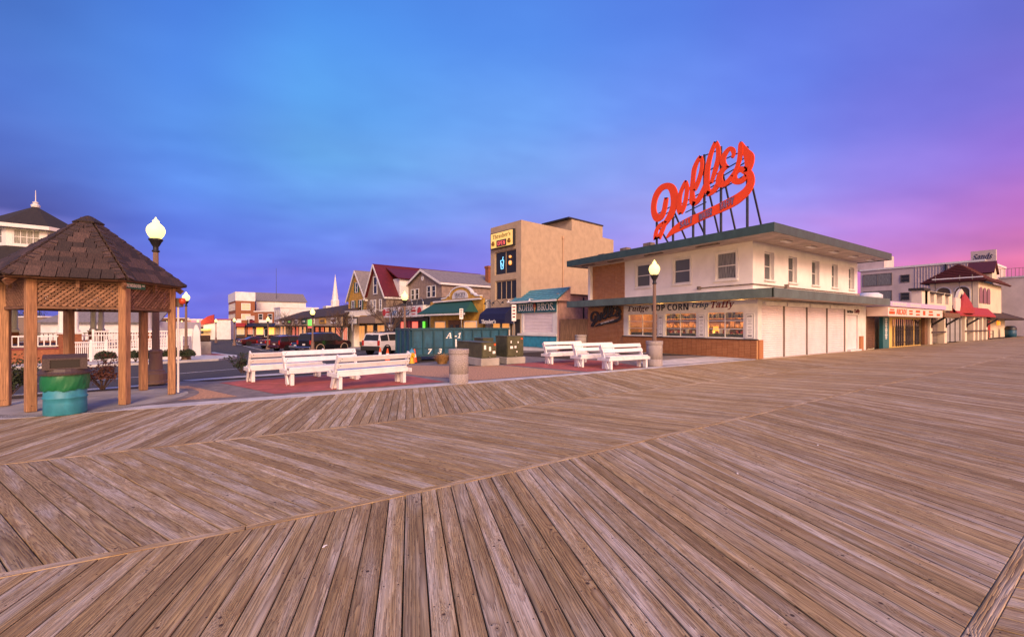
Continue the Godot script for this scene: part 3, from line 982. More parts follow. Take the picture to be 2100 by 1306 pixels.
# ---------------------------------------------------------------- street lamps
func lamp(label: String, at: Vector3, height: float, base := true, light := 5.0, group := "lit globe lamps along the plaza and avenue") -> void:
	var t := thing("street_lamp", label, "street lamp", at, 0.0, group)
	var pm: Material = M.lamp_post
	var s := st()
	var gy := height - 0.62
	if base:
		lathe(s, [[0.0, 0.0], [0.27, 0.0], [0.27, 0.06], [0.24, 0.09], [0.24, 0.26], [0.2, 0.31], [0.2, 0.34], [0.15, 0.38], [0.135, 0.8], [0.15, 0.83], [0.15, 0.87], [0.11, 0.9]], 16)
		obj("base", s, pm, t)
		s = st()
	var n := 16
	var y0 := 0.88 if base else 0.0
	for i in n:         # fluted shaft
		var a0 := TAU * i / n
		var a1 := TAU * (i + 0.5) / n
		var a2 := TAU * (i + 1.0) / n
		for e in [[a0, a1, 1.0, 0.9], [a1, a2, 0.9, 1.0]]:
			var b0: float = 0.085 * e[2]
			var b1: float = 0.085 * e[3]
			var c0: float = 0.058 * e[2]
			var c1: float = 0.058 * e[3]
			quad(s, Vector3(cos(e[0]) * b0, y0, -sin(e[0]) * b0), Vector3(cos(e[1]) * b1, y0, -sin(e[1]) * b1), Vector3(cos(e[1]) * c1, gy - 0.3, -sin(e[1]) * c1), Vector3(cos(e[0]) * c0, gy - 0.3, -sin(e[0]) * c0))
	obj("post", s, pm, t)
	s = st(true)
	lathe(s, [[0.05, -0.32], [0.085, -0.3], [0.085, -0.27], [0.06, -0.25], [0.06, -0.17], [0.09, -0.12], [0.13, -0.03], [0.155, 0.0], [0.155, 0.035], [0.12, 0.05], [0.0, 0.05]], 20, Vector3(0, gy, 0))
	obj("capital", s, M.iron, t)
	s = st(true)
	lathe(s, [[0.0, 0.052], [0.115, 0.055], [0.165, 0.13], [0.2, 0.22], [0.2, 0.29], [0.17, 0.37], [0.115, 0.43], [0.075, 0.46], [0.07, 0.49]], 24, Vector3(0, gy, 0))
	obj("lamp_globe", s, M.globe, t)
	s = st(true)
	lathe(s, [[0.07, 0.492], [0.075, 0.51], [0.045, 0.545], [0.02, 0.57], [0.018, 0.6], [0.0, 0.62]], 16, Vector3(0, gy, 0))
	obj("lamp_finial", s, M.globe, t)
	var l := OmniLight3D.new()
	l.name = "lamp_light"
	l.light_color = Color(1.0, 0.76, 0.42)
	l.light_energy = light
	l.light_size = 0.15
	l.omni_range = 40.0
	l.omni_attenuation = 2.0
	l.shadow_enabled = true
	l.position = Vector3(0, gy + 0.26, 0)
	t.add_child(l)

# ---------------------------------------------------------------- benches with a back that swings to either side
func bench(label: String, u: float, v: float, turn: float, flipped: bool, group: String) -> void:
	var t := thing("park_bench", label, "bench", w(u, v, 0), deg_to_rad(turn), group)
	var s: SurfaceTool
	for k in 3:
		s = st(); bevel_box(s, Vector3(0, 0.437, -0.145 + 0.145 * k), Vector3(1.86, 0.036, 0.135), 0.004); obj("seat_slat", s, M.bench, t)
	for sg in [-1.0, 1.0]:
		s = st(); bevel_box(s, Vector3(0, 0.362, 0.236 * sg), Vector3(1.9, 0.115, 0.036), 0.004); obj("apron", s, M.bench, t)
	var f := -1.0 if flipped else 1.0
	for sx in [-1.0, 1.0]:
		s = st(); bevel_box(s, Vector3(0.83 * sx, 0.355, 0), Vector3(0.08, 0.11, 0.43), 0.004)
		bevel_box(s, Vector3(0.98 * sx, 0.345, -0.05 * f), Vector3(0.04, 0.1, 0.62), 0.004)
		obj("seat_rail", s, M.bench, t)
		for sz in [-1.0, 1.0]:
			s = st(); bevel_box(s, Vector3(0.86 * sx, 0.15, 0.15 * sz), Vector3(0.085, 0.3, 0.15), 0.005); obj("leg", s, M.bench, t)
		s = st()
		var a := Vector3(0.945 * sx, 0.01, 0.12 * f)
		var b := Vector3(0.945 * sx, 0.82, -0.29 * f)
		bar(s, a, b, 0.036, 0.115, Vector3.BACK)
		obj("back_support", s, M.bench, t)
	var d := (Vector3(0, 0.82, -0.29 * f) - Vector3(0, 0.01, 0.12 * f)).normalized()
	var nrm := Vector3(0, d.z, -d.y) * -1.0
	if nrm.z < 0: nrm = -nrm      # the slats are on the side towards the sea
	for k in 2:
		var c := Vector3(0, 0.01, 0.12 * f) + d * (0.845 - 0.19 * k) + nrm * 0.078
		s = st(); bevel_box(s, c, Vector3(1.96, 0.13, 0.034), 0.004, Basis(Vector3.RIGHT, d, Vector3.RIGHT.cross(d)))
		var sl := obj("back_slat", s, M.bench, t)
		s = st()
		for sx in [-1.0, 1.0]:
			for e in [-0.02, 0.02]:
				tube(s, c + Vector3(0.9 * sx + e, 0, 0) + d * e + nrm * 0.015, c + Vector3(0.9 * sx + e, 0, 0) + d * e + nrm * 0.021, 0.01, 0.01, 6)
		obj("bolt", s, M.iron, sl)

func aggregate_bin(label: String, at: Vector3, r: float, h: float) -> void:
	var t := thing("concrete_bin", label, "litter bin", at, 0.0, "round pebble concrete bins")
	var s := st(true)
	lathe(s, [[0.0, 0.0], [r * 0.96, 0.0], [r * 0.97, 0.02], [r * 0.97, h * 0.27], [r * 0.93, h * 0.275], [r * 0.93, h * 0.285], [r * 0.97, h * 0.29], [r * 0.97, h * 0.86], [r * 0.95, h * 0.865]], 36)
	s.set_smooth_group(-1)
	obj("drum", s, M.aggregate, t)
	s = st()
	lathe(s, [[r * 0.94, h * 0.867], [r * 1.03, h * 0.868], [r * 1.045, h * 0.885], [r * 1.045, h * 0.98], [r * 1.02, h], [r * 0.6, h], [r * 0.58, h * 0.97], [r * 0.58, h * 0.7], [0.0, h * 0.7]], 36)
	obj("rim", s, M.aggregate, t)

func hydrant() -> void:
	var t := thing("fire_hydrant", "yellow fire hydrant with blue cap by the dumpster", "fire hydrant", w(6.69, 18.1, gh(18.1)), 0.3)
	var s := st(true)
	lathe(s, [[0.0, 0.0], [0.13, 0.0], [0.13, 0.04], [0.085, 0.06], [0.085, 0.4], [0.12, 0.42], [0.12, 0.46], [0.1, 0.47]], 18)
	obj("barrel", s, M.hyd_yellow, t)
	s = st(true)
	lathe(s, [[0.13, 0.47], [0.13, 0.5], [0.105, 0.55], [0.06, 0.6], [0.03, 0.61], [0.03, 0.66], [0.0, 0.66]], 18)
	obj("bonnet", s, mat(lin(0.08, 0.25, 0.4), 0.5), t)
	for e in [[Vector3(1, 0, 0), 0.045], [Vector3(-1, 0, 0), 0.045], [Vector3(0, 0, 1), 0.065]]:
		s = st(); tube(s, e[0] * 0.06 + Vector3(0, 0.34, 0), e[0] * 0.16 + Vector3(0, 0.34, 0), e[1], e[1], 12); obj("nozzle", s, M.hyd_yellow, t)

func cone(label: String, u: float, v: float) -> void:
	var t := thing("traffic_cone", label, "traffic cone", w(u, v, gh(v) - 0.13), 0.4, "orange traffic cones by the dumpster")
	var s := st(); box(s, Vector3(0, 0.02, 0), Vector3(0.36, 0.04, 0.36)); obj("foot", s, M.rubber, t)
	s = st(); lathe(s, [[0.14, 0.04], [0.1, 0.28]], 16); lathe(s, [[0.075, 0.44], [0.03, 0.7], [0.0, 0.7]], 16); obj("shell", s, mat(lin(0.8, 0.1, 0.02), 0.5), t)
	s = st(); lathe(s, [[0.1, 0.28], [0.075, 0.44]], 16); obj("white_band", s, M.signwhite, t)

func tuft() -> void:
	var s := st()
	var rg := RandomNumberGenerator.new()
	rg.seed = 3
	var at := w(7.6, 16.9, gh(16.9))
	for i in 420:
		var a := rg.randf() * TAU
		var r := sqrt(rg.randf()) * 0.2
		var p := at + Vector3(cos(a) * r, 0, sin(a) * r)
		var lean := Vector3(cos(a + rg.randf_range(-0.6, 0.6)), 0, sin(a + rg.randf_range(-0.6, 0.6))) * (0.1 + r * 1.5) * rg.randf_range(0.5, 1.4)
		var h := rg.randf_range(0.25, 0.55)
		var sd := Vector3(-sin(a), 0, cos(a)) * 0.006
		var m := p + lean * 0.4 + Vector3(0, h * 0.7, 0)
		var e := p + lean + Vector3(0, h * rg.randf_range(0.6, 1.0), 0)
		quad(s, p - sd, p + sd, m + sd, m - sd)
		tri(s, m - sd, m + sd, e)
	var o := obj("grass_tuft", s, mat(lin(0.4, 0.22, 0.08), 0.9), self)
	tag(o, "dry golden clump of ornamental grass by the near cabinet", "grass")

func shrub(label: String, at: Vector3, r: float, h: float, leaf: Material, n: int, seed_: int, called := "shrub", size := 0.03) -> void:
	var t := thing(called, label, "shrub", at)
	var rg := RandomNumberGenerator.new()
	rg.seed = seed_
	var s := st()
	var tips := []
	for i in 14:
		var a := rg.randf() * TAU
		var p := Vector3(rg.randf_range(-0.04, 0.04), 0, rg.randf_range(-0.04, 0.04))
		var d := Vector3(cos(a) * rg.randf_range(0.2, 1.0), 1.1, sin(a) * rg.randf_range(0.2, 1.0)).normalized()
		for k in 3:
			var q := p + d * h * 0.36
			tube(s, p, q, 0.012 - 0.003 * k, 0.009 - 0.003 * k, 4, false)
			for j in (0 if called == "clipped_shrub" else 2):
				var e := (d + Vector3(rg.randf_range(-1, 1), rg.randf_range(-0.2, 0.8), rg.randf_range(-1, 1)) * 0.8).normalized() * h * 0.25
				tube(s, q, q + e, 0.005, 0.002, 3, false)
				tips.append(q + e)
			d = (d + Vector3(rg.randf_range(-1, 1), rg.randf_range(-0.2, 0.5), rg.randf_range(-1, 1)) * 0.4).normalized()
			p = q
	obj("stem", s, M.bark, t)
	s = st()
	for i in n:
		var c: Vector3
		if rg.randf() < (0.0 if called == "clipped_shrub" else 0.5):
			c = tips[rg.randi_range(0, tips.size() - 1)] + Vector3(rg.randfn(), rg.randfn(), rg.randfn()) * r * 0.14
		else:
			var a := rg.randf() * TAU
			var el := acos(rg.randf_range(-0.4, 1.0))
			var rr := r * pow(rg.randf(), 0.35) * (0.82 + 0.2 * sin(a * 3.0 + seed_))
			c = Vector3(cos(a) * sin(el) * rr, h * 0.5 + cos(el) * h * 0.5 * rr / r, sin(a) * sin(el) * rr)
		var x := Vector3(rg.randfn(), rg.randfn(), rg.randfn()).normalized() * size
		var y := x.cross(Vector3(rg.randfn(), rg.randfn(), rg.randfn()).normalized()) * 0.9
		tri(s, c - x, c + y, c + x)
		tri(s, c - x, c + x, c - y * 0.7)
	obj("foliage", s, leaf, t).set_meta("kind", "stuff")

func cabinet(label: String, u0: float, u1: float, v0: float, v1: float, h0: float, h1: float, plinth: float, notes: Array) -> void:
	var at := w((u0 + u1) * 0.5, v0, -0.03)
	var t := thing("utility_cabinet", label, "utility cabinet", at, 0.0, "olive electrical cabinets on plinths")
	var wd := u1 - u0
	var dp := v1 - v0
	var s := st()
	bevel_box(s, Vector3(0, h0 * 0.5, -dp * 0.5), Vector3(wd + plinth, h0, dp + plinth), 0.015)
	obj("plinth", s, M.concrete, t)
	s = st()
	bevel_box(s, Vector3(0, (h0 + h1) * 0.5, -dp * 0.5 - 0.01), Vector3(wd, h1 - h0, dp), 0.01)
	box(s, Vector3(0, h1 + 0.012, -dp * 0.5 - 0.01), Vector3(wd + 0.03, 0.024, dp + 0.03))
	obj("housing", s, M.cabinet, t)
	s = st()
	box(s, Vector3(0, (h0 + h1) * 0.5 + 0.02, 0.005), Vector3(wd - 0.04, h1 - h0 - 0.1, 0.02))
	var dr := obj("door", s, M.cabinet, t)
	s = st(); tube(s, Vector3(0, h0 + 0.05, 0.02), Vector3(0, h0 + 0.05, 0.05), 0.02, 0.02, 8); obj("lock", s, M.galv, dr)
	for n in notes:
		s = st(); box(s, Vector3(n[0], h0 + n[1], 0.018), Vector3(n[2], n[3], 0.006)); obj("sticker", s, n[4], t)

func sign_post(label: String, u: float, v: float, top: float, plate_h: float, plate_w: float, red := true) -> void:
	var t := thing("parking_sign", label, "sign", w(u, v, gh(v)), deg_to_rad(-33), "thin posts with parking plates")
	var hh := top - gh(v)
	var s := st(); tube(s, Vector3.ZERO, Vector3(0, hh, 0), 0.028, 0.028, 8); obj("pole", s, M.galv, t)
	s = st(); bevel_box(s, Vector3(0, hh - plate_h * 0.5, 0.035), Vector3(plate_w, plate_h, 0.012), 0.004); obj("sign_plate", s, M.signwhite, t)
	if red:
		s = st()
		for k in 4: box(s, Vector3(0, hh - plate_h * (0.15 + 0.2 * k), 0.043), Vector3(plate_w * (0.7 - 0.12 * (k % 2)), plate_h * 0.09, 0.004))
		obj("printing", s, M.maroon, t)

func small_things() -> void:
	bench("white slatted bench nearest the boardwalk in the left group, back tipped forward", 3.02, 11.17, 11, true, "white benches on the left red paving")
	bench("white slatted bench in the middle of the left group, back tipped away", 2.14, 12.54, 11, false, "white benches on the left red paving")
	bench("white slatted bench at the rear of the left group beside the road", 1.35, 13.85, 9, true, "white benches on the left red paving")
	bench("white slatted bench nearest the boardwalk in the right group, before the round bin", 11.83, 10.52, -3, false, "white benches before the corner shop")
	bench("white slatted bench in the middle of the right group, partly hidden", 11.62, 11.72, -3, false, "white benches before the corner shop")
	bench("white slatted bench at the rear of the right group, nearest the cabinets", 11.45, 13.3, -2, false, "white benches before the corner shop")
	lamp("tall lit globe lamp with heavy fluted base behind the shelter", w(-1.63, 14.62, 0), 4.4)
	lamp("lit globe lamp standing in the round bin before the corner shop", w(13.42, 10.5, 0), 4.02, false, 11.0)
	lamp("lit globe lamp on the bandstand island by the white railing", w(-2.3, 33.9, gh(33.9)), 4.3, true, 4.0)
	lamp("lit globe lamp before the pizza shop, behind the dumpster", w(8.9, 25.3, gh(25.3)), 4.0, true, 5.0)
	lamp("lit globe lamp above the black car in the avenue", w(6.0, 40.4, gh(40.4)), 3.85, true, 5.0)
	lamp("lit globe lamp between the parked red cars and the brick building", w(4.1, 63, -1.6), 4.2, true, 5.0)
	lamp("lit globe lamp left of the brick building, far down the avenue", w(0.6, 77.6, -1.6), 4.2, true, 4.0)
	lamp("lit globe lamp before the far red roofed cinema", w(-2.0, 91, -1.6), 4.2, true, 4.0)
	lamp("third lit globe lamp from the island lamp, far away", w(-5.5, 110, -1.6), 4.2, true, 4.0)
	lamp("second lit globe lamp from the island lamp, far away", w(-9.5, 128, -1.6), 4.2, true, 4.0)
	lamp("farthest lit globe lamp, next to the island lamp post", w(-14, 146, -1.6), 4.2, true, 4.0)
	aggregate_bin("pebble concrete bin standing alone at the deck edge in the middle", w(5.12, 10.32, 0), 0.265, 0.9)
	aggregate_bin("pebble concrete bin holding a lamp before the corner shop", w(13.42, 10.5, 0), 0.3, 0.94)
	aggregate_bin("pebble concrete bin by the board fence behind the benches", w(17.5, 19.0, 0), 0.34, 0.95)
	hydrant()
	cone("orange traffic cone behind the nearest bench's back, left one", 7.2, 23.2)
	cone("orange traffic cone between dumpster corner and hydrant", 7.75, 20.6)
	cone("orange traffic cone beside the white car's rear wheel", 7.5, 25.6)
	tuft()
	shrub("low evergreen bush behind the shelter at the left edge", w(-4.06, 14.0, 0), 0.4, 0.62, M.leaf_dark, 1500, 4)
	shrub("reddish twiggy bush behind the middle of the shelter", w(-2.55, 14.0, 0), 0.36, 0.62, M.leaf_red, 700, 5)
	shrub("small dark bush at the kerb beside the left benches", w(0.35, 16.3, 0), 0.2, 0.5, M.leaf_dark, 900, 6)
	for k in 5:
		var p: Vector2 = [Vector2(-6.0, 33.5), Vector2(-4.6, 33.0), Vector2(-3.9, 33.1), Vector2(-3.0, 33.4), Vector2(-2.2, 33.6)][k]
		shrub(["clipped dark bush at the left end of the white ramp", "clipped dark bush second from the left below the white ramp", "clipped dark bush third from the left below the white ramp", "clipped dark bush just left of the right shelter post", "clipped dark bush just right of the right shelter post"][k], w(p.x, p.y, gh(p.y)), 0.55, 0.7, M.leaf_dark, 2200, 20 + k, "clipped_shrub", 0.05)
	var y: Material = M.signwhite
	cabinet("low olive cabinet with papers stuck on its door, nearest the round bin", 8.06, 8.7, 14.25, 16.4, 0.29, 0.88, 0.18, [[-0.2, 0.42, 0.09, 0.17, y], [0.02, 0.36, 0.09, 0.17, y], [0.2, 0.22, 0.12, 0.1, y], [0.24, 0.52, 0.08, 0.07, M.orange]])
	cabinet("tall olive cabinet on a plinth, rightmost of the three", 9.3, 10.1, 14.4, 15.3, 0.27, 1.1, 0.12, [[-0.22, 0.62, 0.05, 0.1, y], [0.12, 0.6, 0.05, 0.07, y], [-0.2, 0.4, 0.13, 0.1, y], [-0.01, 0.41, 0.09, 0.09, y], [0.06, 0.22, 0.05, 0.06, y], [0.3, 0.74, 0.09, 0.04, M.orange]])
	cabinet("olive cabinet half hidden behind the other two", 9.2, 9.75, 16.2, 17.0, 0.27, 0.98, 0.12, [])
	sign_post("thin post with white parking plate before the ice cream stand", 13.9, 20.8, 2.72, 0.95, 0.26)
	sign_post("thin post with white plate behind the dumpster's middle", 13.7, 27.2, 2.7, 0.75, 0.26)
	sign_post("thin bare post with a narrow dark plate by the grass clump", 8.6, 17.6, 0.9, 0.35, 0.07, false)

# ---------------------------------------------------------------- buildings
func wall(s: SurfaceTool, t: Transform3D, x0: float, y0: float, x1: float, y1: float, th: float, holes: Array) -> void:
	# a wall from x0, y0 to x1, y1 whose face is at z = 0 and which is th thick, with rectangular holes [x, y, w, h]
	var xs := [x0, x1]
	var ys := [y0, y1]
	for h in holes:
		for q in [h[0], h[0] + h[2]]:
			if q > x0 and q < x1 and not xs.has(q): xs.append(q)
		for q in [h[1], h[1] + h[3]]:
			if q > y0 and q < y1 and not ys.has(q): ys.append(q)
	xs.sort(); ys.sort()
	for i in xs.size() - 1:
		for j in ys.size() - 1:
			var c := Vector2((xs[i] + xs[i + 1]) * 0.5, (ys[j] + ys[j + 1]) * 0.5)
			var open := false
			for h in holes:
				if c.x > h[0] and c.x < h[0] + h[2] and c.y > h[1] and c.y < h[1] + h[3]: open = true
			if open: continue
			var p := func(x: float, y: float, z: float) -> Vector3: return t * Vector3(x, y, z)
			quad(s, p.call(xs[i], ys[j], 0), p.call(xs[i + 1], ys[j], 0), p.call(xs[i + 1], ys[j + 1], 0), p.call(xs[i], ys[j + 1], 0))
			quad(s, p.call(xs[i + 1], ys[j], -th), p.call(xs[i], ys[j], -th), p.call(xs[i], ys[j + 1], -th), p.call(xs[i + 1], ys[j + 1], -th))
	for h in holes + [[x0, y0, x1 - x0, y1 - y0, true]]:
		var a: float = h[0]
		var b: float = h[0] + h[2]
		var c: float = maxf(h[1], y0)
		var d: float = minf(h[1] + h[3], y1)
		var q := [Vector3(a, c, 0), Vector3(b, c, 0), Vector3(b, d, 0), Vector3(a, d, 0)]
		for k in 4:
			var e: Vector3 = q[k]
			var f: Vector3 = q[(k + 1) % 4]
			var bk := Vector3(0, 0, -th)
			if h.size() > 4: quad(s, t * (e + bk), t * (f + bk), t * f, t * e)
			else: quad(s, t * e, t * f, t * (f + bk), t * (e + bk))

func tbox(s: SurfaceTool, t: Transform3D, c: Vector3, d: Vector3) -> void:
	box(s, t * c, d, t.basis)

func window(parent: Node3D, t: Transform3D, x: float, y: float, wd: float, ht: float, cols := 1, rows := 2, frame: Material = null, pane: Material = null, fw := 0.06, inset := 0.08, called := "window") -> Node3D:
	if frame == null: frame = M.white
	if pane == null: pane = M.glassdark
	var s := st()
	var z := -inset
	tbox(s, t, Vector3(x + wd * 0.5, y + fw * 0.5, z), Vector3(wd, fw, 0.06))
	tbox(s, t, Vector3(x + wd * 0.5, y + ht - fw * 0.5, z), Vector3(wd, fw, 0.06))
	tbox(s, t, Vector3(x + fw * 0.5, y + ht * 0.5, z), Vector3(fw, ht - fw * 2, 0.06))
	tbox(s, t, Vector3(x + wd - fw * 0.5, y + ht * 0.5, z), Vector3(fw, ht - fw * 2, 0.06))
	var o := obj(called, s, frame, parent)
	if cols * rows > 1:
		s = st()
		for i in range(1, cols): tbox(s, t, Vector3(x + fw + (wd - 2 * fw) * i / cols, y + ht * 0.5, z), Vector3(fw * 0.6, ht - 2 * fw, 0.046))
		for j in range(1, rows): tbox(s, t, Vector3(x + wd * 0.5, y + fw + (ht - 2 * fw) * j / rows, z - 0.003), Vector3(wd - 2 * fw, fw * 0.6, 0.044))
		obj("mullion", s, frame, o)
	var cw := (wd - 2 * fw) / cols
	var ch := (ht - 2 * fw) / rows
	for i in cols:
		for j in rows:
			s = st()
			tbox(s, t, Vector3(x + fw + cw * (i + 0.5), y + fw + ch * (j + 0.5), z - 0.012), Vector3(cw - 0.002, ch - 0.002, 0.008))
			obj("pane", s, pane, o)
	return o

func one_box(called: String, parent: Node3D, m: Material, c: Vector3, d: Vector3, turn := 0.0) -> MeshInstance3D:
	var s := st()
	box(s, c, d, Basis(Vector3.UP, turn))
	return obj(called, s, m, parent)

func tiles(parent: Node3D, t: Transform3D, x0: float, y0: float, x1: float, y1: float, single: bool) -> void:
	var nx := int(round((x1 - x0) / 0.27))
	var ny := int(round((y1 - y0) / 0.078))
	var tw := (x1 - x0) / nx
	var tht := (y1 - y0) / ny
	var rest := [st(), st()]
	var shapes := []
	for k in 3:
		var s := st()
		var d := Vector3(tw - 0.012, tht - 0.010, 0.024 + 0.002 * k)
		box(s, Vector3.ZERO, d, t.basis)
		s.generate_normals()
		shapes.append(s.commit())
	for i in nx:
		for j in ny:
			var c := Vector3(x0 + tw * (i + 0.5), y0 + tht * (j + 0.5), 0.012)
			if single and i * ny + j < 296:
				inst("wall_tile", shapes[rng.randi_range(0, 2)], M.tile if rng.randf() < 0.6 else M.tile_b, parent, Transform3D(Basis.IDENTITY, t * c))
			else:
				tbox(rest[rng.randi_range(0, 1)], t, c, Vector3(tw - 0.012, tht - 0.010, 0.024 + rng.randf() * 0.004))
	for k in 2:
		obj("wall_tiles", rest[k], [M.tile, M.tile_b][k], parent).set_meta("kind", "stuff")

func roller(parent: Node3D, t: Transform3D, x0: float, x1: float, y0: float, y1: float, m: Material, pitch := 0.09, called := "roller_shutter") -> void:
	var s := st()
	var n := int((y1 - y0) / pitch)
	for k in n:
		var a := y0 + (y1 - y0) * k / n
		var b := y0 + (y1 - y0) * (k + 1) / n
		var pr := [[a, 0.0], [a + (b - a) * 0.25, 0.022], [a + (b - a) * 0.7, 0.022], [b - 0.012, 0.0], [b, -0.008]]
		for i in 4:
			quad(s, t * Vector3(x0, pr[i][0], pr[i][1]), t * Vector3(x1, pr[i][0], pr[i][1]), t * Vector3(x1, pr[i + 1][0], pr[i + 1][1]), t * Vector3(x0, pr[i + 1][0], pr[i + 1][1]))
	obj(called, s, m, parent)

const SCRIPT := [
	[-15.01, 8.6, 0.11, -15.07, 8.3, 0.131, -15.16, 7.93, 0.13, -15.33, 7.64, 0.164, -15.63, 7.6, 0.19, -15.84, 7.95, 0.16, -15.84, 8.49, 0.16, -15.64, 8.97, 0.175, -15.29, 9.23, 0.16, -14.87, 9.2, 0.155, -14.61, 8.93, 0.197, -14.5, 8.49, 0.208, -14.55, 8.01, 0.18, -14.73, 7.61, 0.175, -14.99, 7.29, 0.15, -15.25, 7.09, 0.12],
	[-15.19, 7.23, 0.09, -15.43, 7.13, 0.099, -15.63, 6.96, 0.088, -15.72, 6.67, 0.11, -15.69, 6.41, 0.153],
	[-15.04, 7.3, 0.11, -15.19, 6.98, 0.1, -15.34, 6.71, 0.11, -15.52, 6.41, 0.12],
	[-13.78, 9.2, 0.044, -13.9, 9.01, 0.09, -14.11, 8.61, 0.098, -14.2, 8.19, 0.12, -14.19, 7.76, 0.131, -14.12, 7.5, 0.088],
	[-13.78, 9.16, 0.055, -13.72, 8.84, 0.09, -13.75, 8.47, 0.098, -13.82, 8.1, 0.1, -13.94, 7.75, 0.1, -14.09, 7.5, 0.07],
	[-13.75, 8.82, 0.066, -13.5, 8.68, 0.058, -13.3, 8.67, 0.071],
	[-12.94, 10.21, 0.07, -13.12, 10.03, 0.089, -13.3, 9.66, 0.115, -13.37, 9.21, 0.105, -13.41, 8.8, 0.115, -13.43, 8.39, 0.116, -13.41, 8.05, 0.16, -13.3, 7.85, 0.137],
	[-12.95, 10.18, 0.08, -12.87, 9.88, 0.08, -12.9, 9.5, 0.089, -13.01, 9.11, 0.1, -13.16, 8.78, 0.1, -13.3, 8.54, 0.077],
	[-13.34, 7.87, 0.125, -13.12, 7.96, 0.125, -12.93, 8.19, 0.12, -12.77, 8.49, 0.1, -12.7, 8.7, 0.06],
	[-12.13, 10.66, 0.072, -12.28, 10.37, 0.088, -12.44, 9.95, 0.107, -12.55, 9.48, 0.12, -12.59, 8.99, 0.13, -12.59, 8.54, 0.125, -12.52, 8.2, 0.125],
	[-12.14, 10.64, 0.09, -12.01, 10.32, 0.088, -12.0, 9.85, 0.098, -12.1, 9.43, 0.11, -12.24, 9.03, 0.089, -12.37, 8.66, 0.056],
	[-12.57, 8.21, 0.14, -12.35, 8.21, 0.125, -12.14, 8.35, 0.116, -11.99, 8.57, 0.11, -11.91, 8.8, 0.063],
	[-11.29, 9.57, 0.036, -11.22, 9.74, 0.072, -11.25, 9.94, 0.089, -11.41, 10.07, 0.08, -11.61, 9.94, 0.104, -11.76, 9.68, 0.134, -11.7, 9.4, 0.104, -11.51, 9.2, 0.056],
	[-11.51, 9.23, 0.048, -11.75, 9.15, 0.107, -11.92, 8.89, 0.128, -11.91, 8.55, 0.17, -11.7, 8.43, 0.112, -11.48, 8.52, 0.107, -11.26, 8.74, 0.089, -11.08, 8.99, 0.064],
	[-11.3, 8.71, 0.056, -11.08, 9.01, 0.072, -10.94, 9.37, 0.089, -10.89, 9.74, 0.096, -10.88, 10.08, 0.08, -10.86, 10.21, 0.024],
	[-10.85, 10.17, 0.036, -10.79, 9.92, 0.112, -10.65, 9.67, 0.136, -10.49, 9.35, 0.206, -10.49, 9.02, 0.184, -10.62, 8.77, 0.16, -10.8, 8.88, 0.125, -11.0, 8.92, 0.116, -11.19, 8.76, 0.125, -11.18, 8.48, 0.134, -10.95, 8.35, 0.116, -10.74, 8.4, 0.104, -10.59, 8.59, 0.112],
	[-10.65, 8.82, 0.12, -10.45, 8.55, 0.128, -10.4, 8.2, 0.144, -10.53, 7.9, 0.176, -10.77, 7.69, 0.2, -11.21, 7.49, 0.233, -11.98, 7.3, 0.224, -12.74, 7.15, 0.206, -13.5, 6.99, 0.23, -14.2, 6.81, 0.208, -14.65, 6.62, 0.131, -15.01, 6.36, 0.022],
]

func script_letters(parent: Node3D, m: Material, t: Transform3D, depth: float, step: float, fat := 0.0) -> void:
	var groups := [[0, 1, 2], [3, 4, 5], [6, 7, 8], [9, 10, 11], [12, 13], [14, 15], [16]]
	for g in groups.size():
		var s := st()
		for k in groups[g]:
			var pts := []
			var f: Array = SCRIPT[k]
			for i in range(0, f.size(), 3): pts.append([f[i] + 13.1, f[i + 1] - 6.3, f[i + 2] + fat])
			ribbon(s, pts, t, depth, step * (k % 5))
		obj("swash_banner" if g == 6 else "script_letter", s, m, parent)

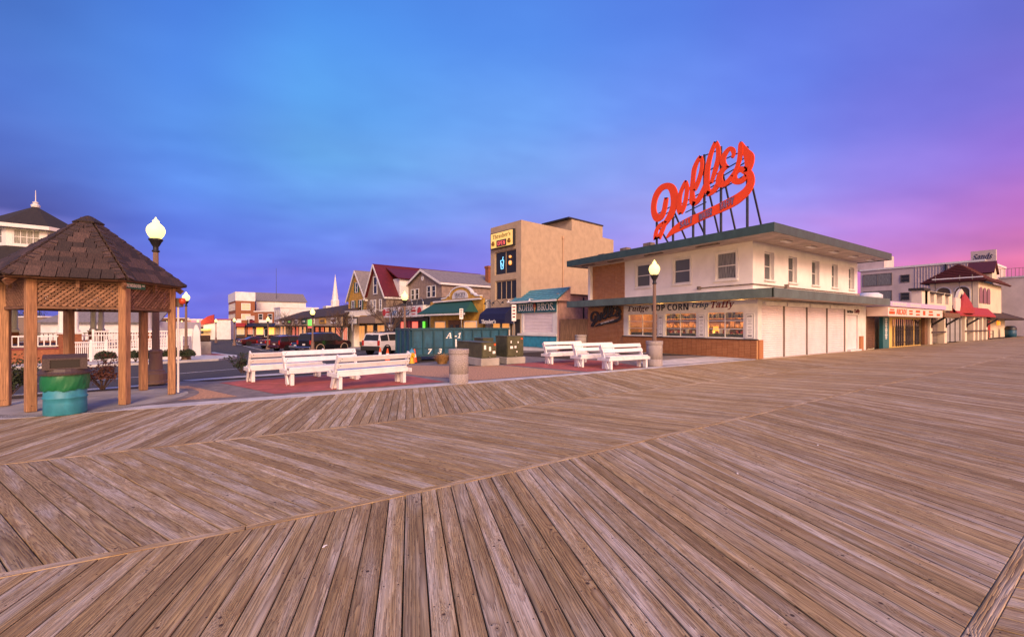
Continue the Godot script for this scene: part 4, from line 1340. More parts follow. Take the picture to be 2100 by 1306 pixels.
func corner_shop() -> void:
	var t := thing("corner_shop", "two storey white and tan corner shop with teal canopies and roller shutters", "shop building", w(20, 10, 0))
	var L := Transform3D(Basis(Vector3(0, 0, 1), Vector3.UP, Vector3(-1, 0, 0)), Vector3(0, 0, -11))      # the side towards the benches; x = 21 - v
	var R := Transform3D.IDENTITY                                                                          # the side towards the boardwalk; x = u - 20
	var s := st()
	# ground floor
	var holes := [[3.42, 0.9, 2.14, 1.3], [6.0, 0.9, 1.96, 1.3], [8.5, 0.9, 1.88, 1.3]]
	wall(s, L, 0.0, -0.5, 10.997, 2.72, 0.22, holes)
	obj("side_wall", s, M.trim, t)
	tiles(t, L, 0.0, 0.0, 3.1, 2.70, false)
	var bulk := L.translated_local(Vector3(0, 0, 0.06))
	s = st(); tbox(s, L, Vector3(7.05, 0.415, 0.03), Vector3(7.9, 0.87, 0.06)); obj("bulkhead", s, M.mortar, t)
	tiles(t, bulk, 3.1, 0.0, 11.0, 0.85, true)
	s = st(); tbox(s, L, Vector3(7.06, 0.872, 0.05), Vector3(7.94, 0.045, 0.16)); obj("counter_ledge", s, M.dark, t)
	s = st(); wall(s, R, 0.003, -0.5, 13.1, 2.72, 0.22, [[0.36, 0.0, 9.44, 2.5], [10.2, 0.08, 1.6, 2.05]]); obj("front_wall", s, M.trim, t)
	s = st(); tbox(s, R, Vector3(0.17, 0.43, 0.04), Vector3(0.36, 0.86, 0.08)); obj("corner_pier", s, M.tile, t)
	s = st(); tbox(s, R, Vector3(12.2, 0.43, 0.04), Vector3(0.5, 0.86, 0.08)); obj("end_pier", s, M.tile, t)
	for e in [[0.38, 2.46], [2.56, 4.92], [5.02, 7.36], [7.46, 9.78]]:
		roller(t, R.translated_local(Vector3(0, 0, -0.05)), e[0], e[1], 0.01, 2.5, M.shutter, 0.1)
		s = st(); tbox(s, R, Vector3((e[0] + e[1]) * 0.5, 2.54, 0.07), Vector3(e[1] - e[0] - 0.04, 0.17, 0.14)); obj("shutter_housing", s, M.trim, t)
		s = st(); tbox(s, R, Vector3(e[1] + 0.05, 1.25, -0.02), Vector3(0.085, 2.5, 0.07)); obj("shutter_guide", s, M.metalgrey, t)
	s = st(); tbox(s, R, Vector3(11.0, 1.1, -0.1), Vector3(1.56, 2.02, 0.05)); obj("door", s, M.shutter, t)
	s = st(); tbox(s, R, Vector3(11.0, 0.04, 0.08), Vector3(1.7, 0.1, 0.2)); obj("door_step", s, M.white, t)
	words(t, "Salt Water", M.ink, R * Vector3(10.6, 2.33, 0.012), 0.16, 0.9, "Droid Serif", 700, true)
	words(t, "Taffy", M.maroon, R * Vector3(11.6, 2.34, 0.012), 0.3, 0.85, "Droid Serif", 700, true)
	# shop windows, six panes each
	for h in holes:
		window(t, L, h[0], h[1], h[2], h[3], 2, 3, M.trim, M.pane, 0.055, 0.06, "shop_window")
	# menu boards and painted lettering
	for e in [[5.6, 0.36], [8.04, 0.4], [10.46, 0.4]]:
		s = st(); tbox(s, L, Vector3(e[0] + e[1] * 0.5, 1.5, 0.015), Vector3(e[1], 1.18, 0.025)); var mb := obj("menu_board", s, M.signwhite, t)
		s = st()
		for k in [-1.0, 1.0]:
			tbox(s, L, Vector3(e[0] + e[1] * (0.5 + 0.42 * k), 1.5, 0.029), Vector3(0.012, 1.1, 0.004))
			tbox(s, L, Vector3(e[0] + e[1] * 0.5, 1.5 + 0.545 * k, 0.029), Vector3(e[1] * 0.84, 0.012, 0.004))
		for k in 9:
			tbox(s, L, Vector3(e[0] + e[1] * 0.5, 1.8 - 0.072 * k - (0.06 if k > 3 else 0.0), 0.029), Vector3(e[1] * (0.5 - 0.12 * (k % 3)), 0.012, 0.004))
		tbox(s, L, Vector3(e[0] + e[1] * 0.5, 1.05, 0.029), Vector3(e[1] * 0.45, 0.045, 0.004))
		obj("menu_print", s, M.ink, mb)
		words(mb, "Dolles", M.ink, L * Vector3(e[0] + e[1] * 0.5, 1.95, 0.03), 0.09, e[1] * 0.55, "Droid Serif", 700, true, L.basis, 0.006)
	for e in [["Fudge", 3.45, 4.95, 2.46, 0.42, "Droid Serif", true, M.maroon_ink], ["POP CORN", 5.18, 7.5, 2.5, 0.34, "Droid Sans", false, M.ink], ["Crisp", 7.72, 8.6, 2.52, 0.36, "Droid Serif", true, M.blue_ink], ["Taffy", 8.72, 9.9, 2.50, 0.44, "Droid Serif", true, M.maroon]]:
		words(t, e[0], e[7], L * Vector3((e[1] + e[2]) * 0.5, e[3], 0.008), e[4], e[2] - e[1], e[5], 800, e[6], L.basis, 0.02)
	# first floor, set back a little
	var L2 := L.translated_local(Vector3(0, 0, -0.44))
	var R2 := Transform3D(Basis.IDENTITY, Vector3(0, 0, -0.44))
	var hl := [[3.65, 3.78, 1.05, 1.38], [6.25, 3.78, 1.05, 1.38], [8.72, 3.78, 1.06, 1.38]]
	s = st(); wall(s, L2, 0.0, 2.9, 10.557, 5.5, 0.26, hl); obj("upper_side_wall", s, M.cream, t)
	tiles(t, L2, 0.0, 3.1, 2.8, 5.44, false)
	var hr := []
	for x in [1.52, 3.95, 6.65, 9.25, 11.75]: hr.append([x, 3.74, 0.95 if x < 9 else 0.85, 1.36])
	s = st(); wall(s, R2, 0.443, 2.9, 13.1, 5.5, 0.26, hr); obj("upper_front_wall", s, M.cream, t)
	for h in hl:
		window(t, L2, h[0], h[1], h[2], h[3], 1, 2, M.trim, M.curtain if h[0] > 8 else M.glasspale, 0.08, 0.1, "sash_window")
		s = st(); tbox(s, L2, Vector3(h[0] + h[2] * 0.5, h[1] - 0.04, 0.03), Vector3(h[2] + 0.16, 0.09, 0.12)); obj("sill", s, M.trim, t)
		s = st()
		for k in [-1.0, 1.0]: tbox(s, L2, Vector3(h[0] + h[2] * 0.5 + (h[2] * 0.5 + 0.05) * k, h[1] + h[3] * 0.5, 0.02), Vector3(0.1, h[3] + 0.2, 0.04))
		tbox(s, L2, Vector3(h[0] + h[2] * 0.5, h[1] + h[3] + 0.05, 0.02), Vector3(h[2], 0.1, 0.04))
		obj("window_surround", s, M.trim, t)
	for h in hr:
		window(t, R2, h[0], h[1], h[2], h[3], 1, 2, M.trim, M.glasspale, 0.06, 0.2, "sash_window")
		s = st(); tbox(s, R2, Vector3(h[0] + h[2] * 0.5, h[1] - 0.04, 0.03), Vector3(h[2] + 0.12, 0.08, 0.12)); obj("sill", s, M.trim, t)
	one_box("rear_wall", t, M.cream, Vector3(6.7, 2.5, -11.1), Vector3(13.0, 6.0, 0.2))
	one_box("end_wall", t, M.cream, Vector3(13.2, 2.5, -5.7), Vector3(0.2, 6.0, 10.4))
	one_box("upper_floor", t, M.soffit, Vector3(6.6, 2.86, -5.6), Vector3(12.7, 0.12, 10.3))
	# canopies and roof
	s = st()
	box(s, Vector3(-0.34, 2.92, -5.36), Vector3(1.4, 0.34, 13.0))
	box(s, Vector3(6.68, 2.92, 0.50), Vector3(12.62, 0.34, 1.27))
	obj("canopy", s, M.soffit, t)
	s = st()
	box(s, Vector3(-1.075, 2.91, -5.33), Vector3(0.05, 0.4, 13.1))
	box(s, Vector3(5.95, 2.91, 1.16), Vector3(14.1, 0.4, 0.05))
	box(s, Vector3(-0.34, 2.91, -11.88), Vector3(1.4, 0.4, 0.05))
	obj("canopy_fascia", s, M.fascia, t)
	one_box("roof_slab", t, M.soffit, Vector3(6.1, 5.63, -5.33), Vector3(14.24, 0.3, 12.96))
	s = st()
	box(s, Vector3(-1.075, 5.635, -5.33), Vector3(0.05, 0.39, 13.1))
	box(s, Vector3(6.1, 5.635, 1.18), Vector3(14.3, 0.39, 0.05))
	box(s, Vector3(6.1, 5.635, -11.86), Vector3(14.3, 0.39, 0.05))
	box(s, Vector3(13.245, 5.635, -5.33), Vector3(0.05, 0.39, 13.0))
	obj("roof_fascia", s, M.teal_fascia, t)
	for u in [1.7, 4.3, 7.0, 9.6, 12.2]:
		s = st(); bevel_box(s, Vector3(u, 5.445, 0.45), Vector3(0.75, 0.08, 0.26), 0.03); obj("soffit_light", s, M.trim, t)
	for v in [2.2, 5.4, 8.2, 10.6]:
		s = st(); bevel_box(s, Vector3(-0.4, 5.45, -v), Vector3(0.2, 0.06, 1.2), 0.02); obj("soffit_light", s, M.metalgrey, t)
	# a conduit with its junction boxes round the upper wall
	s = st()
	tube(s, L2 * Vector3(7.9, 3.46, 0.04), L2 * Vector3(10.6, 3.46, 0.04), 0.03, 0.03, 8)
	tube(s, R2 * Vector3(0.4, 3.46, 0.04), R2 * Vector3(13.0, 3.46, 0.04), 0.03, 0.03, 8)
	box(s, L2 * Vector3(7.85, 3.46, 0.06), Vector3(0.14, 0.16, 0.16))
	box(s, R2 * Vector3(3.6, 3.5, 0.07), Vector3(0.2, 0.2, 0.14))
	obj("conduit", s, M.metalgrey, t)
	# the lit room behind the shop windows
	one_box("shop_floor", t, M.brick_floor, Vector3(3.2, -0.02, -5.5), Vector3(6.0, 0.06, 10.8))
	one_box("inner_wall", t, M.room_wall, Vector3(3.6, 1.35, -4.4), Vector3(0.12, 2.7, 8.2))
	one_box("inner_partition", t, M.room_wall, Vector3(1.9, 1.35, -8.3), Vector3(3.4, 2.7, 0.1))
	for k in 3:
		one_box("wall_shelf", t, M.post, Vector3(3.35, 0.9 + 0.5 * k, -4.4), Vector3(0.36, 0.04, 7.6))
		s = st()
		for j in 26:
			var hh := 0.1 + 0.22 * rng.randf()
			box(s, Vector3(3.36, 0.93 + 0.5 * k + hh * 0.5, -0.8 - j * 0.28 + 0.05 * rng.randf()), Vector3(0.2, hh, 0.12 + 0.1 * rng.randf()))
		obj("shelf_goods", s, [M.maroon, M.tan, M.dark][k], t).set_meta("kind", "stuff")
	one_box("display_counter", t, M.steel, Vector3(0.85, 0.55, -4.2), Vector3(0.6, 1.1, 7.2))
	for v in [2.0, 4.6, 6.9]:
		var lt := one_box("ceiling_light_tube", t, M.room_glow, Vector3(2.2, 2.62, -v), Vector3(1.2, 0.05, 0.14))
		var l := OmniLight3D.new()
		l.name = "room_light"
		l.light_color = Color(1.0, 0.72, 0.36)
		l.light_energy = 4.5
		l.light_size = 0.1
		l.omni_range = 30.0
		l.omni_attenuation = 2.0
		l.shadow_enabled = true
		l.position = Vector3(2.2, 2.5, -v)
		t.add_child(l)
	# things on the counter behind the glass
	var cups := [[0.62, 4.0, 0.2], [0.62, 4.35, 0.16], [0.6, 3.6, 0.14], [0.6, 2.1, 0.24], [0.62, 1.75, 0.24], [0.64, 2.5, 0.18], [0.6, 2.85, 0.16], [0.62, 4.75, 0.13]]
	for k in cups.size():
		var c: Array = cups[k]
		s = st(); lathe(s, [[0.0, 0.0], [c[2] * 0.38, 0.0], [c[2] * 0.5, c[2]], [c[2] * 0.52, c[2] * 1.02], [c[2] * 0.46, c[2] * 1.0], [0.0, c[2] * 0.96]], 14)
		var o := obj("paper_tub", s, M.white, self)
		o.position = w(20 + c[0], 10 + c[1], 1.1)
		tag(o, ["white tub left of centre in the middle shop window", "tallest white tub in the middle of the middle shop window", "small white tub at right of the middle shop window", "large white tub in the right shop window, left of its pair", "large white tub at the right end of the right shop window", "white tub near the middle of the right shop window", "small white tub by the left edge of the right shop window", "small white tub at the left of the middle shop window"][k], "tub", "paper tubs on the shop counter")
	var tl := thing("table_lamp", "small glowing yellow lamp behind the right shop window", "lamp", w(20.5, 12.3, 1.1))
	s = st(); lathe(s, [[0.0, 0.0], [0.08, 0.0], [0.08, 0.02], [0.015, 0.04], [0.015, 0.16], [0.0, 0.16]], 12); obj("lamp_foot", s, M.iron, tl)
	s = st(true); lathe(s, [[0.12, 0.14], [0.13, 0.24], [0.11, 0.36], [0.0, 0.37]], 16); obj("lamp_shade", s, M.yellow_glow, tl)
	var ll := OmniLight3D.new()
	ll.name = "lamp_light"; ll.light_color = Color(1, 0.7, 0.25); ll.light_energy = 0.35; ll.light_size = 0.08; ll.omni_range = 15; ll.omni_attenuation = 2.0; ll.shadow_enabled = true; ll.position = Vector3(0, 0.25, 0)
	tl.add_child(ll)
	# the black script sign on the tiled wall
	var ws := thing("wall_script_sign", "black script sign with white tail lettering on the tiled wall", "sign", w(19.94, 19.35, 1.55), deg_to_rad(-90))
	var k := 0.46
	script_letters(ws, M.black_sign, Transform3D(Basis.from_scale(Vector3(k, k * 0.72, 1)), Vector3(0.02, -0.15, 0.02)), 0.03, 0.004, 0.03)
	words(ws, "SALT WATER TAFFY", M.signwhite, Vector3(0.24, 0.2, 0.085), 0.09, 1.15, "Droid Sans", 700, true, Basis(Vector3.BACK, 0.2), 0.008)

func rooftop_sign() -> void:
	var t := thing("rooftop_sign", "big orange script sign on a steel frame above the corner shop", "rooftop sign", w(20.3, 13.1, 5.82), deg_to_rad(-90))
	# local: x = 13.1 - v, y = h - 5.82, z towards the benches
	var T := Transform3D(Basis.IDENTITY, Vector3(0, 0.48, 0.05))
	script_letters(t, M.orange, T, 0.07, 0.004, 0.018)
	for e in [["SALT", -0.64, 1.15], ["WATER", 0.45, 1.33], ["TAFFY", 1.56, 1.62]]:
		words(t, e[0], M.sign_edge, Vector3(e[1], e[2], 0.14), 0.36, 0.76, "Droid Sans", 700, true, Basis(Vector3.BACK, 0.22), 0.01)
		words(t, e[0], M.sign_ink, Vector3(e[1], e[2], 0.146), 0.30, 0.70, "Droid Sans", 700, true, Basis(Vector3.BACK, 0.22), 0.012)
	var s: SurfaceTool
	for e in [[-2.62, 1.9], [-1.55, 2.6], [-0.33, 2.2], [0.3, 4.45], [1.19, 4.55], [2.48, 4.1]]:
		s = st(); box(s, Vector3(e[0], e[1] * 0.5, 0), Vector3(0.09, e[1], 0.09)); obj("upright", s, M.steel, t)
		s = st(); bar(s, Vector3(e[0], e[1] * 0.78, -0.03), Vector3(e[0], 0.0, -1.55), 0.07, 0.07); obj("brace", s, M.steel, t)
	for e in [[-2.7, 2.0, -1.5, 2.3], [-2.7, 1.75, -1.5, 2.05], [-2.6, 1.35, -1.4, 1.62], [-1.2, 2.2, 0.9, 2.75], [-1.1, 2.0, 0.9, 2.45], [-0.8, 1.72, 0.4, 2.0], [-0.1, 3.35, 1.2, 3.75], [0.2, 2.75, 2.4, 3.4], [0.3, 4.4, 1.0, 4.42], [1.2, 3.85, 2.5, 4.0], [0.9, 2.35, 2.4, 2.8], [0.7, 3.2, 2.4, 3.62]]:
		s = st(); bar(s, Vector3(e[0], e[1], -0.02), Vector3(e[2], e[3], -0.02), 0.04, 0.045); obj("rail", s, M.steel, t)
	s = st(); box(s, Vector3(0, 0.04, -0.7), Vector3(5.9, 0.08, 1.8)); obj("base_frame", s, M.steel, t)
	for e in [["two squat vent boxes at the left end of the shop roof", 20.2, 19.8], ["squat vent box under the first letter of the roof sign", 19.6, 15.7], ["squat vent box at the middle of the shop roof edge", 19.7, 17.5]]:
		var o := one_box("roof_vent", self, M.metalgrey, w(e[1], e[2], 5.97), Vector3(0.4, 0.3, 0.5))
		o.name = numbered("roof_vent")
		tag(o, e[0], "vent")

func ice_cream_stand() -> void:
	var turn := deg_to_rad(-84)
	var t := thing("ice_cream_stand", "pink walled ice cream stand with turquoise roof and closed shutter", "kiosk", w(19.1, 28.1, -0.1), turn)
	# local x runs to the right along the front, 0 .. 4.4
	var s := st()
	wall(s, Transform3D.IDENTITY, 0.0, -0.5, 4.4, 3.5, 0.2, [[0.75, 1.1, 3.2, 1.4]])
	obj("front_wall", s, M.white, t)
	roller(t, Transform3D(Basis.IDENTITY, Vector3(0, 0, -0.06)), 0.75, 3.95, 1.1, 2.5, M.shutter, 0.1)
	for k in 3:
		s = st(); box(s, Vector3(0.2 + 1.4 * k + 0.7, 0.38, 0.03), Vector3(1.38, 0.82, 0.05)); obj("blue_panel", s, M.blue, t)
	s = st(); box(s, Vector3(2.3, 0.9, 0.06), Vector3(4.3, 0.16, 0.14)); obj("counter", s, M.white, t)
	s = st(); box(s, Vector3(2.25, 3.0, 0.06), Vector3(4.3, 0.84, 0.08)); var b := obj("sign_board", s, M.sign_teal, t)
	words(b, "KOHR", M.signwhite, Vector3(1.15, 2.98, 0.11), 0.52, 1.75, "Droid Serif", 400)
	words(b, "BROS.", M.signwhite, Vector3(3.35, 2.98, 0.11), 0.52, 1.8, "Droid Serif", 400)
	s = st(); lathe(s, [[0.0, -0.42], [0.11, 0.0], [0.0, 0.0]], 14, Vector3(2.22, 2.98, 0.16)); obj("cone_emblem", s, M.tan, b)
	s = st(true); lathe(s, [[0.0, -0.02], [0.13, 0.0], [0.14, 0.1], [0.09, 0.22], [0.04, 0.3], [0.0, 0.33]], 14, Vector3(2.22, 2.98, 0.16)); obj("ice_emblem", s, M.ice, b)
	# lean-to roof with raised seams, gable end towards the boardwalk
	var a := Vector3(-0.3, 3.45, 0.55)
	var r := Vector3(-0.3, 4.4, -0.95)
	var ln := 5.2
	s = st()
	quad(s, a, a + Vector3(ln, 0, 0), r + Vector3(ln, 0, 0), r)
	quad(s, a + Vector3(0, -0.09, 0), r + Vector3(0, -0.09, 0), r + Vector3(ln, -0.09, 0), a + Vector3(ln, -0.09, 0))
	obj("roof", s, M.blueroof, t)
	for k in 6:
		s = st(); bar(s, a.lerp(r, (k + 0.3) / 6.0) + Vector3(0, 0.02, 0), a.lerp(r, (k + 0.3) / 6.0) + Vector3(ln, 0.02, 0), 0.06, 0.04); obj("roof_batten", s, M.blueroof, t)
	s = st(); bar(s, a + Vector3(0, -0.06, 0.02), a + Vector3(ln, -0.06, 0.02), 0.05, 0.14); obj("eave_board", s, M.white, t)
	s = st()
	plate(s, PackedVector2Array([Vector2(-0.52, 3.36), Vector2(0.95, 3.36), Vector2(0.95, 4.34)]), Transform3D(Basis(Vector3(0, 0, -1), Vector3.UP, Vector3(1, 0, 0)), Vector3(4.78, 0, 0)), 0.06)
	obj("gable_end", s, M.pinkwall, t)
	s = st(); box(s, Vector3(4.42, 1.7, -4.0), Vector3(0.2, 4.4, 7.9)); obj("side_wall", s, M.pinkwall, t)
	s = st(); box(s, Vector3(4.46, 3.86, -4.2), Vector3(0.3, 0.12, 7.4)); obj("parapet_cap", s, M.beam, t)
	s = st(); tube(s, Vector3(4.56, -0.3, -2.7), Vector3(4.56, 3.7, -2.7), 0.05, 0.05, 8); obj("downpipe", s, M.iron, t)
	s = st(); box(s, Vector3(2.2, 1.7, -4.0), Vector3(4.2, 4.2, 7.6)); obj("body", s, M.pinkwall, t)
	for x in [-0.2, 2.3]:
		s = st(); tube(s, Vector3(x, 3.55, 0.3), Vector3(x, 3.6, 0.75), 0.02, 0.02, 6); lathe(s, [[0.03, 0.0], [0.05, -0.1], [0.16, -0.2], [0.15, -0.2], [0.0, -0.12]], 14, Vector3(x, 3.6, 0.75)); obj("barn_lamp", s, M.white, t)
	var f := thing("board_fence", "tan upright board fence between the stand and corner shop", "fence", w(19.6, 23.4, -0.1), deg_to_rad(-80))
	for k in 16:
		s = st(); bevel_box(s, Vector3(0.08 + 0.155 * k, 1.0 + 0.01 * sin(k * 2.0), 0), Vector3(0.145, 2.1, 0.025), 0.004); obj("fence_board", s, M.fence, f)
	for y in [0.4, 1.6]:
		s = st(); box(s, Vector3(1.3, y, -0.04), Vector3(2.55, 0.09, 0.05)); obj("fence_rail", s, M.fence, f)

func tower_building() -> void:
	var t := thing("tan_tower", "tall tan stucco building with lit yellow sign and dark windows", "building", w(18.62, 31.45, -0.3), deg_to_rad(-82.6))
	# local x 0 .. 3.9 along the front
	var holes := [[0.55, 6.0, 2.75, 1.95], [0.62, 3.9, 2.7, 1.62]]
	var s := st()
	wall(s, Transform3D.IDENTITY, 0.0, -0.6, 3.9, 10.1, 0.3, holes)
	obj("front_wall", s, M.stucco, t)
	window(t, Transform3D.IDENTITY, 0.55, 6.0, 2.75, 1.95, 2, 1, M.stucco, M.glassdark, 0.07, 0.12)
	window(t, Transform3D.IDENTITY, 0.62, 3.9, 2.7, 1.62, 4, 1, M.stucco, M.glassdark, 0.09, 0.12)
	s = st(); box(s, Vector3(3.75, 4.75, -6.2), Vector3(0.3, 10.7, 11.8)); obj("side_wall", s, M.stucco, t)
	s = st(); box(s, Vector3(0.15, 4.75, -6.2), Vector3(0.3, 10.7, 11.8)); obj("far_wall", s, M.stucco, t)
	s = st(); box(s, Vector3(1.95, 4.7, -6.2), Vector3(3.3, 10.3, 11.6)); obj("body", s, M.stucco, t)
	s = st(); box(s, Vector3(3.72, 10.55, -8.2), Vector3(0.34, 1.2, 4.4)); box(s, Vector3(2.2, 10.55, -6.12), Vector3(2.7, 1.2, 0.22)); obj("raised_parapet", s, M.stucco, t)
	s = st(); box(s, Vector3(3.7, 11.2, -8.0), Vector3(0.5, 0.12, 4.9)); box(s, Vector3(2.1, 11.2, -5.9), Vector3(3.0, 0.12, 0.7)); obj("parapet_cap", s, M.dark, t)
	s = st(); box(s, Vector3(3.95, 9.35, -4.8), Vector3(0.12, 0.22, 0.2)); tube(s, Vector3(3.96, 3.6, -4.8), Vector3(3.96, 9.3, -4.8), 0.05, 0.05, 8); obj("downpipe", s, M.stucco_dark, t)
	# lit sign
	s = st(); box(s, Vector3(1.75, 8.86, 0.12), Vector3(2.95, 1.32, 0.24)); var sg := obj("lit_sign", s, M.dark, t)
	s = st(); box(s, Vector3(1.75, 8.86, 0.245), Vector3(2.8, 1.2, 0.01)); obj("sign_face_light", s, M.yellow_sign, sg)
	words(sg, "Thrasher's", M.sign_brown, Vector3(1.75, 9.18, 0.252), 0.34, 2.3, "Droid Serif", 700, false, Basis.IDENTITY, 0.01)
	s = st(); box(s, Vector3(1.75, 8.56, 0.26), Vector3(1.25, 0.54, 0.02)); obj("display_panel", s, M.dark, sg)
	words(sg, "OPEN", M.red_led, Vector3(1.75, 8.56, 0.272), 0.34, 0.95, "Droid Sans Mono", 700, false, Basis.IDENTITY, 0.01)
	for x in [0.72, 2.78]:
		s = st(); lathe(s, [[0.0, -0.18], [0.12, -0.16], [0.17, 0.0], [0.14, 0.02], [0.0, 0.03]], 14, Vector3(x, 8.62, 0.3)); box(s, Vector3(x, 8.74, 0.3), Vector3(0.2, 0.1, 0.1)); obj("cup_emblem", s, M.sign_brown, sg)
	# neon cup in the window and the lit wall lamp behind the right pane
	s = st(); 
	for e in [[1.22, 7.2, 1.3, 6.5], [1.3, 6.5, 1.55, 6.5], [1.55, 6.5, 1.63, 7.2], [1.22, 7.2, 1.63, 7.2], [1.48, 7.2, 1.56, 7.5], [1.36, 7.0, 1.46, 6.7]]:
		tube(s, Vector3(e[0], e[1], -0.1), Vector3(e[2], e[3], -0.1), 0.025, 0.025, 6)
	obj("neon_cup", s, M.neon_cyan, t)
	s = st(true); lathe(s, [[0.0, -0.2], [0.12, -0.15], [0.14, 0.0], [0.1, 0.15], [0.0, 0.18]], 12, Vector3(2.5, 6.9, -0.06)); obj("wall_lamp", s, M.amber_glow, t)
	s = st(true); lathe(s, [[0.0, -0.13], [0.1, -0.1], [0.11, 0.05], [0.0, 0.1]], 12, Vector3(2.5, 7.4, -0.06)); obj("wall_lamp", s, M.amber_glow, t)
	# ground floor with its blue awning
	s = st(); box(s, Vector3(1.5, 1.1, 0.012), Vector3(2.6, 2.4, 0.02)); obj("shop_opening", s, M.dark, t)
	s = st(); box(s, Vector3(3.5, 1.0, 0.012), Vector3(0.55, 2.6, 0.02)); obj("dark_door", s, M.dark, t)
	for k in 2:
		window(t, Transform3D.IDENTITY, 0.4 + 1.2 * k, 0.9, 1.0, 1.2, 1, 1, M.trim, M.amber_dim, 0.06, -0.06, "lit_window")
	var aw := [Vector2(0.0, 3.3), Vector2(0.25, 3.28), Vector2(1.0, 2.75), Vector2(1.12, 2.3), Vector2(1.12, 1.95)]
	s = st()
	for k in aw.size() - 1:
		quad(s, Vector3(-0.2, aw[k + 1].y, aw[k + 1].x), Vector3(3.2, aw[k + 1].y, aw[k + 1].x), Vector3(3.2, aw[k].y, aw[k].x), Vector3(-0.2, aw[k].y, aw[k].x))
	for x in [-0.2, 3.2]:
		for k in aw.size() - 1:
			tri(s, Vector3(x, 1.95, 0), Vector3(x, aw[k].y, aw[k].x), Vector3(x, aw[k + 1].y, aw[k + 1].x))
	var a := obj("awning", s, M.navy, t)
	words(a, "Thrasher's", M.signwhite, Vector3(1.15, 2.12, 1.13), 0.34, 1.9, "Droid Serif", 700, false, Basis.IDENTITY, 0.01)
	for x in [0.3, 1.4, 2.6]:
		s = st(); tube(s, Vector3(x, 3.5, 0), Vector3(x, 3.9, 0.45), 0.02, 0.02, 6); tube(s, Vector3(x, 3.9, 0.45), Vector3(x, 3.7, 0.8), 0.02, 0.02, 6); lathe(s, [[0.03, 0.1], [0.13, -0.05], [0.12, -0.05], [0.0, 0.05]], 12, Vector3(x, 3.62, 0.82)); obj("gooseneck_lamp", s, M.iron, t)

# ---------------------------------------------------------------- shops and houses of the avenue
func siding(called: String, parent: Node3D, m: Material, t: Transform3D, poly: PackedVector2Array, pitch: float) -> void:   # lapped boards filling a polygon
	var s := st()
	var y0 := 1e9
	var y1 := -1e9
	for p in poly:
		y0 = minf(y0, p.y); y1 = maxf(y1, p.y)
	var n := int((y1 - y0) / pitch) + 1
	for k in n:
		var a := y0 + pitch * k
		var r := PackedVector2Array([Vector2(-100, a), Vector2(100, a), Vector2(100, a + pitch), Vector2(-100, a + pitch)])
		for q in Geometry2D.intersect_polygons(poly, r):
			var p: PackedVector2Array = q
			var ix := Geometry2D.triangulate_polygon(p)
			for i in range(0, ix.size(), 3):
				var v := [p[ix[i]], p[ix[i + 1]], p[ix[i + 2]]]
				if (v[1] - v[0]).cross(v[2] - v[0]) < 0.0: v.reverse()
				var z := func(e: Vector2) -> Vector3: return t * Vector3(e.x, e.y, 0.03 * (1.0 - (e.y - a) / pitch))
				tri(s, z.call(v[0]), z.call(v[1]), z.call(v[2]))
			var lo := 1e9
			var hi := -1e9
			for e in p:
				if absf(e.y - a) < 0.01:
					lo = minf(lo, e.x); hi = maxf(hi, e.x)
			if hi > lo: quad(s, t * Vector3(lo, a, 0.0), t * Vector3(hi, a, 0.0), t * Vector3(hi, a, 0.03), t * Vector3(lo, a, 0.03))
	obj(called, s, m, parent)

func slab_roof(called: String, parent: Node3D, m: Material, a: Vector3, b: Vector3, c: Vector3, d: Vector3, th := 0.14) -> MeshInstance3D:
	var n := (b - a).cross(d - a).normalized()
	if n.y < 0: n = -n
	var s := st()
	var e := -n * th
	quad(s, a, b, c, d)
	quad(s, d + e, c + e, b + e, a + e)
	quad(s, a + e, b + e, b, a); quad(s, b + e, c + e, c, b); quad(s, c + e, d + e, d, c); quad(s, d + e, a + e, a, d)
	return obj(called, s, m, parent)

